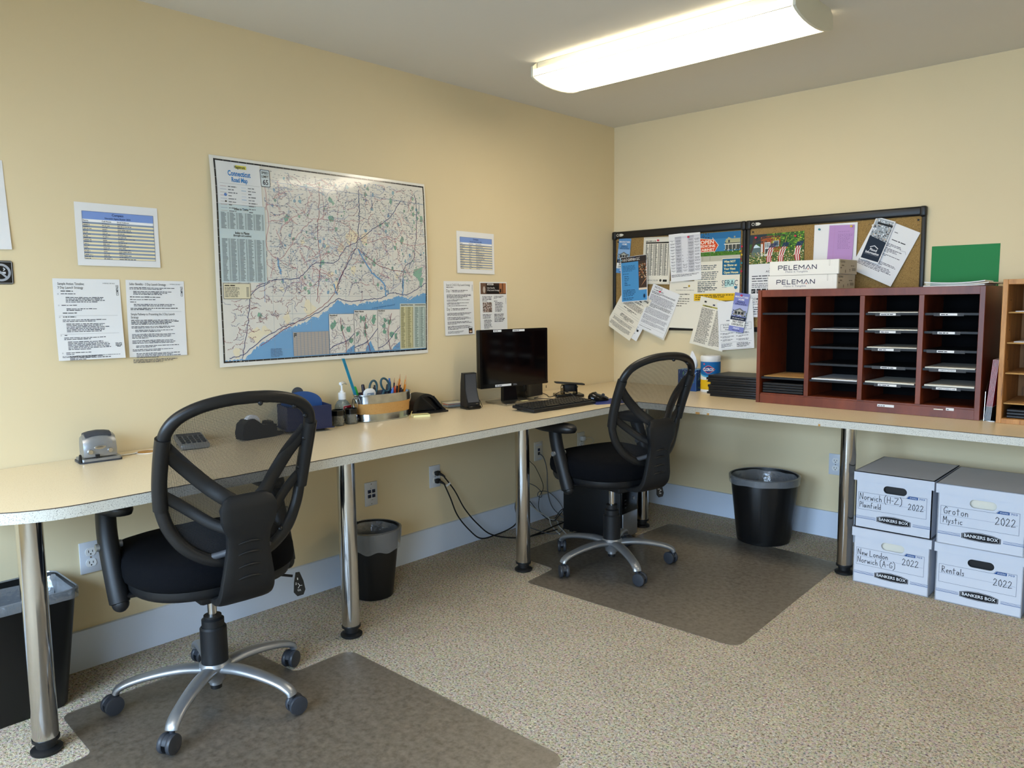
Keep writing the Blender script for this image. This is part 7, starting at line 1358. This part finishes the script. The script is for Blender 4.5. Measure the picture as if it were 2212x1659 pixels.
# papers lying on the sorter top
for k, (x, y, w, d, rz, mm) in enumerate(((1.990, -0.225, 0.23, 0.27, 2, 'paper_white'), (2.010, -0.215, 0.24, 0.26, -3, 'paper_cream'), (1.985, -0.220, 0.225, 0.28, 5, 'paper_white'))):
    wv_ = lambda x_, y_, k=k: 0.006*max(0, x_/0.12)**2*(k+1)*0.5+0.003*max(0, -x_/0.12)**2*k
    o = sheet_obj('paper_stack', w, d, mm, T(x, y, SZ1+0.0030+0.0055*k) @ RZ(rz), ['bottom', 'middle', 'top'][k]+' pile of curled papers under the green sheet on the sorter top', 'papers', None, wv_, 0.0046)
# bookend and red booklets
t = empty('bookend', T(2.160, -0.30, D)); tag(t, 'grey metal bookend between the two sorters', 'bookend'); MB().prism(rrect(-0.020, -0.10, 0.026, 0.10, 0.010, 4), 0.0, 0.0015).build('foot_plate', 'chrome_dull', t, 40); MB().prism([(-0.10, 0), (0.10, 0), (0.09, 0.12), (0.04, 0.16), (-0.04, 0.16), (-0.09, 0.12)], -0.0008, 0.0008, T(-0.020, 0, 0) @ PX).build('upright', 'chrome_dull', t, 40)
for k in range(5):
    t = empty('booklet', T(2.1435+0.0046*k, -0.285, D+0.0022) @ RY(4.5)); tag(t, '%s red and black booklet leaning beside the cherry sorter' % ['first', 'second', 'third', 'fourth', 'fifth'][k], 'booklet', 'red booklets between the sorters'); MB().box((0, 0, 0.126), (0.0022, 0.22, 0.252)).build('pages', 'paper_white', t, None)
    for s_ in (-1, 1): MB().box((s_*0.0016, -0.0005, 0.155), (0.0011, 0.222, 0.194)).build('cover', 'red_book', t, None); MB().box((s_*0.0016, -0.0005, 0.028), (0.0011, 0.222, 0.056)).build('lower_cover', 'tray_black', t, None)
# oak sorter at the frame edge
OX0, OX1, OY0, OY1, OZ1 = 2.189, 2.66, -0.432, -0.110, 1.318
t = empty('oak_sorter', T(0, 0, D)); tag(t, 'light oak sorter with thin shelves to the right of the cherry sorter', 'mail sorter'); H = OZ1-D; dp = OY1-OY0; ym2 = (OY0+OY1)/2
for x in (OX0+0.009, OX1-0.009): MB().rbox((x, ym2, H/2), (0.018, dp, H), 0.001, None, 1).build('side_panel', 'oak', t)
for z in (0.010, H-0.010): MB().rbox(((OX0+OX1)/2, ym2, z), (OX1-OX0-0.036, dp, 0.020), 0.001, None, 1).build('end_panel', 'oak', t)
MB().box(((OX0+OX1)/2, OY1-0.006, H/2), (OX1-OX0-0.036, 0.006, H-0.04)).build('back_panel', 'oak_inner', t, None); MB().box((OX0+0.0185, ym2, H/2), (0.0008, dp-0.01, H-0.042)).build('inner_lining', 'oak_inner', t, None)
for z in (1.186, 1.064, 0.942, 0.820): MB().box(((OX0+OX1)/2, ym2+0.006, z-D), (OX1-OX0-0.040, dp-0.028, 0.005)).build('shelf', 'kraft', t, None)
for z in (0.255, 0.375, 0.495): MB().cyl((OX0+0.0186, OY0+0.06, z), (OX0+0.0196, OY0+0.06, z), 0.003, None, 8).build('pin_hole', 'slot_dark', t)
for k, z in enumerate((1.186, 1.064)): o = MB().box((0, 0, 0.0015), (0.40, 0.25, 0.003)).build('paper_stack', 'paper_white', None, None, T(2.43, ym2, z+0.0029)); tag(o, 'papers on the %s shelf of the oak sorter' % ['top', 'second'][k], 'papers')
for k in range(3): o = MB().rbox((0, 0, 0.006), (0.41, 0.27, 0.0115), 0.003, None, 1).build('black_folder', 'tray_black', None, None, T(2.424, ym2, D+0.0206+0.0124*k)); tag(o, '%s black folder in the bottom of the oak sorter' % ['lowest', 'middle', 'upper'][k], 'folder', 'black folders in the oak sorter')

# ================================================================== storage boxes under the counter
def banker_box(x0, yf, z, rot, label, lines, dark):
    t = empty('storage_box', T(x0, yf, z) @ RZ(rot)); tag(t, label, 'storage box', 'white storage boxes'); w, d, h = 0.304, 0.385, 0.246
    hx, hz = w/2+0.008, 0.183; hole = [(hx+0.030*(1 if abs(a) < PI/2 else -1)+0.0165*math.cos(a), hz+0.0165*math.sin(a)) for a in [(-PI/2+PI*i/10) for i in range(11)]]+[(hx-0.030+0.0165*math.cos(a), hz+0.0165*math.sin(a)) for a in [(PI/2+PI*i/10) for i in range(11)]]
    hole = [(hx+0.030+0.0165*math.cos(a), hz+0.0165*math.sin(a)) for a in [(-PI/2+PI*i/10) for i in range(11)]]+[(hx-0.030+0.0165*math.cos(a), hz+0.0165*math.sin(a)) for a in [(PI/2+PI*i/10) for i in range(11)]]
    g = MB(); g.prism([(0, 0), (w, 0), (w, h), (0, h)], -0.004, 0.0, MR, [hole]); g.box((0.002, d/2, h/2), (0.004, d-0.0, h)); g.box((w-0.002, d/2, h/2), (0.004, d, h)); g.box((w/2, d-0.002, h/2), (w, 0.004, h)); g.box((w/2, d/2, 0.002), (w, d, 0.004))
    b = g.build('carton', 'card_white', t, None)
    MB().box((hx, 0.016, hz), (0.115, 0.003, 0.045)).build('hole_plate', 'tray_black' if dark else 'paper_cream', t, None)  # backing plate behind the handle hole: black for a dark inside, else cream
    ld = MB(); lw, ldp, lh = w+0.014, d+0.014, 0.040; zz = h-lh+0.004
    ld.box((w/2, d/2, h+0.0025), (lw, ldp, 0.003)); ld.box((w/2, -0.0055, zz+lh/2), (lw, 0.003, lh)); ld.box((w/2, d+0.0055, zz+lh/2), (lw, 0.003, lh)); ld.box((-0.0055, d/2, zz+lh/2), (0.003, ldp-0.006, lh)); ld.box((w+0.0055, d/2, zz+lh/2), (0.003, ldp-0.006, lh)); ld.build('lid', 'card_white', t, None)
    p = Print(base=0.0005); B_ = '#3a4a6a'; fx0, fx1, fy0, fy1 = 0.012, w-0.020, 0.083, 0.158
    p.line([(fx0, fy0), (fx0, fy1), (fx1-0.080, fy1), (fx1-0.070, fy1+0.012), (fx1, fy1+0.012), (fx1, fy0), (fx0, fy0)], 0.0010, B_, 0); p.line([(fx0, 0.121), (fx1-0.004, 0.121)], 0.0008, '#7a86a0', 0); p.poly([(fx1-0.078, fy1), (fx1-0.068, fy1+0.011), (fx1-0.034, fy1+0.011), (fx1-0.034, fy1)], '#27508c', 1); p.text('STOR/FILE', fx1-0.066, fy1+0.003, 0.005, '#e4eaf4', 2, 0.01, 'l', 0.028); p.text('703', fx1-0.030, fy1+0.002, 0.007, '#27508c', 1, 0.01, 'l', 0.022)
    cx = w/2+0.006; q = [(cx-0.068, 0.038), (cx-0.040, 0.034), (cx, 0.0325), (cx+0.040, 0.034), (cx+0.068, 0.038), (cx+0.068, 0.058), (cx+0.040, 0.066), (cx, 0.069), (cx-0.040, 0.066), (cx-0.068, 0.058)]
    p.poly(q, '#191a1e', 1); p.poly([((x-cx)*0.96+cx, (y-0.05)*0.90+0.05) for x, y in q], '#d8dbe2', 2); p.poly([((x-cx)*0.945+cx, (y-0.05)*0.84+0.05) for x, y in q], '#191a1e', 3); p.text('BANKERS BOX', cx, 0.0445, 0.0130, '#e8eaee', 4, 0.012, 'c', 0.118)
    for a_, b2 in ((0.004, cx-0.072), (cx+0.076, w-0.002)):
        for yy in (0.052, 0.048): p.line([(a_, yy), (b2, yy)], 0.0012, '#3b5c94', 0)
        p.line([(a_, 0.043), (b2, 0.043)], 0.0022, '#3b5c94', 0)
    for body, x, y, s_ in lines: p.hand(body, x, y, s_)
    po = p.build(b); po.matrix_local = MR; return t
BH = 0.2505
banker_box(1.702, -0.578, 0.0, 0.5, 'white storage box marked New London Norwich (A-G), under the Norwich (H-Z) box', [('New London', 0.018, 0.126, 0.026), ('Norwich (A-G)', 0.018, 0.092, 0.026), ('2022', 0.200, 0.118, 0.028)], False)
banker_box(1.704, -0.583, BH, 0.0, 'white storage box marked Norwich (H-Z) Plainfield', [('Norwich (H-Z)', 0.018, 0.126, 0.028), ('Plainfield', 0.018, 0.092, 0.024), ('2022', 0.214, 0.112, 0.026)], True)
banker_box(2.032, -0.580, 0.0, 1.0, 'white storage box marked Rentals, under the Groton box', [('Rentals', 0.022, 0.124, 0.027), ('2022', 0.206, 0.112, 0.028)], True)
banker_box(2.034, -0.604, BH, 0.5, 'white storage box marked Groton Mystic', [('Groton', 0.022, 0.126, 0.030), ('Mystic', 0.022, 0.090, 0.026), ('2022', 0.204, 0.114, 0.030)], False)
banker_box(2.364, -0.575, 0.0, 0.0, 'unmarked white storage box standing beside the Rentals box', [], True)
banker_box(2.366, -0.585, BH, 0.0, 'unmarked white storage box standing beside the Groton box', [], True)
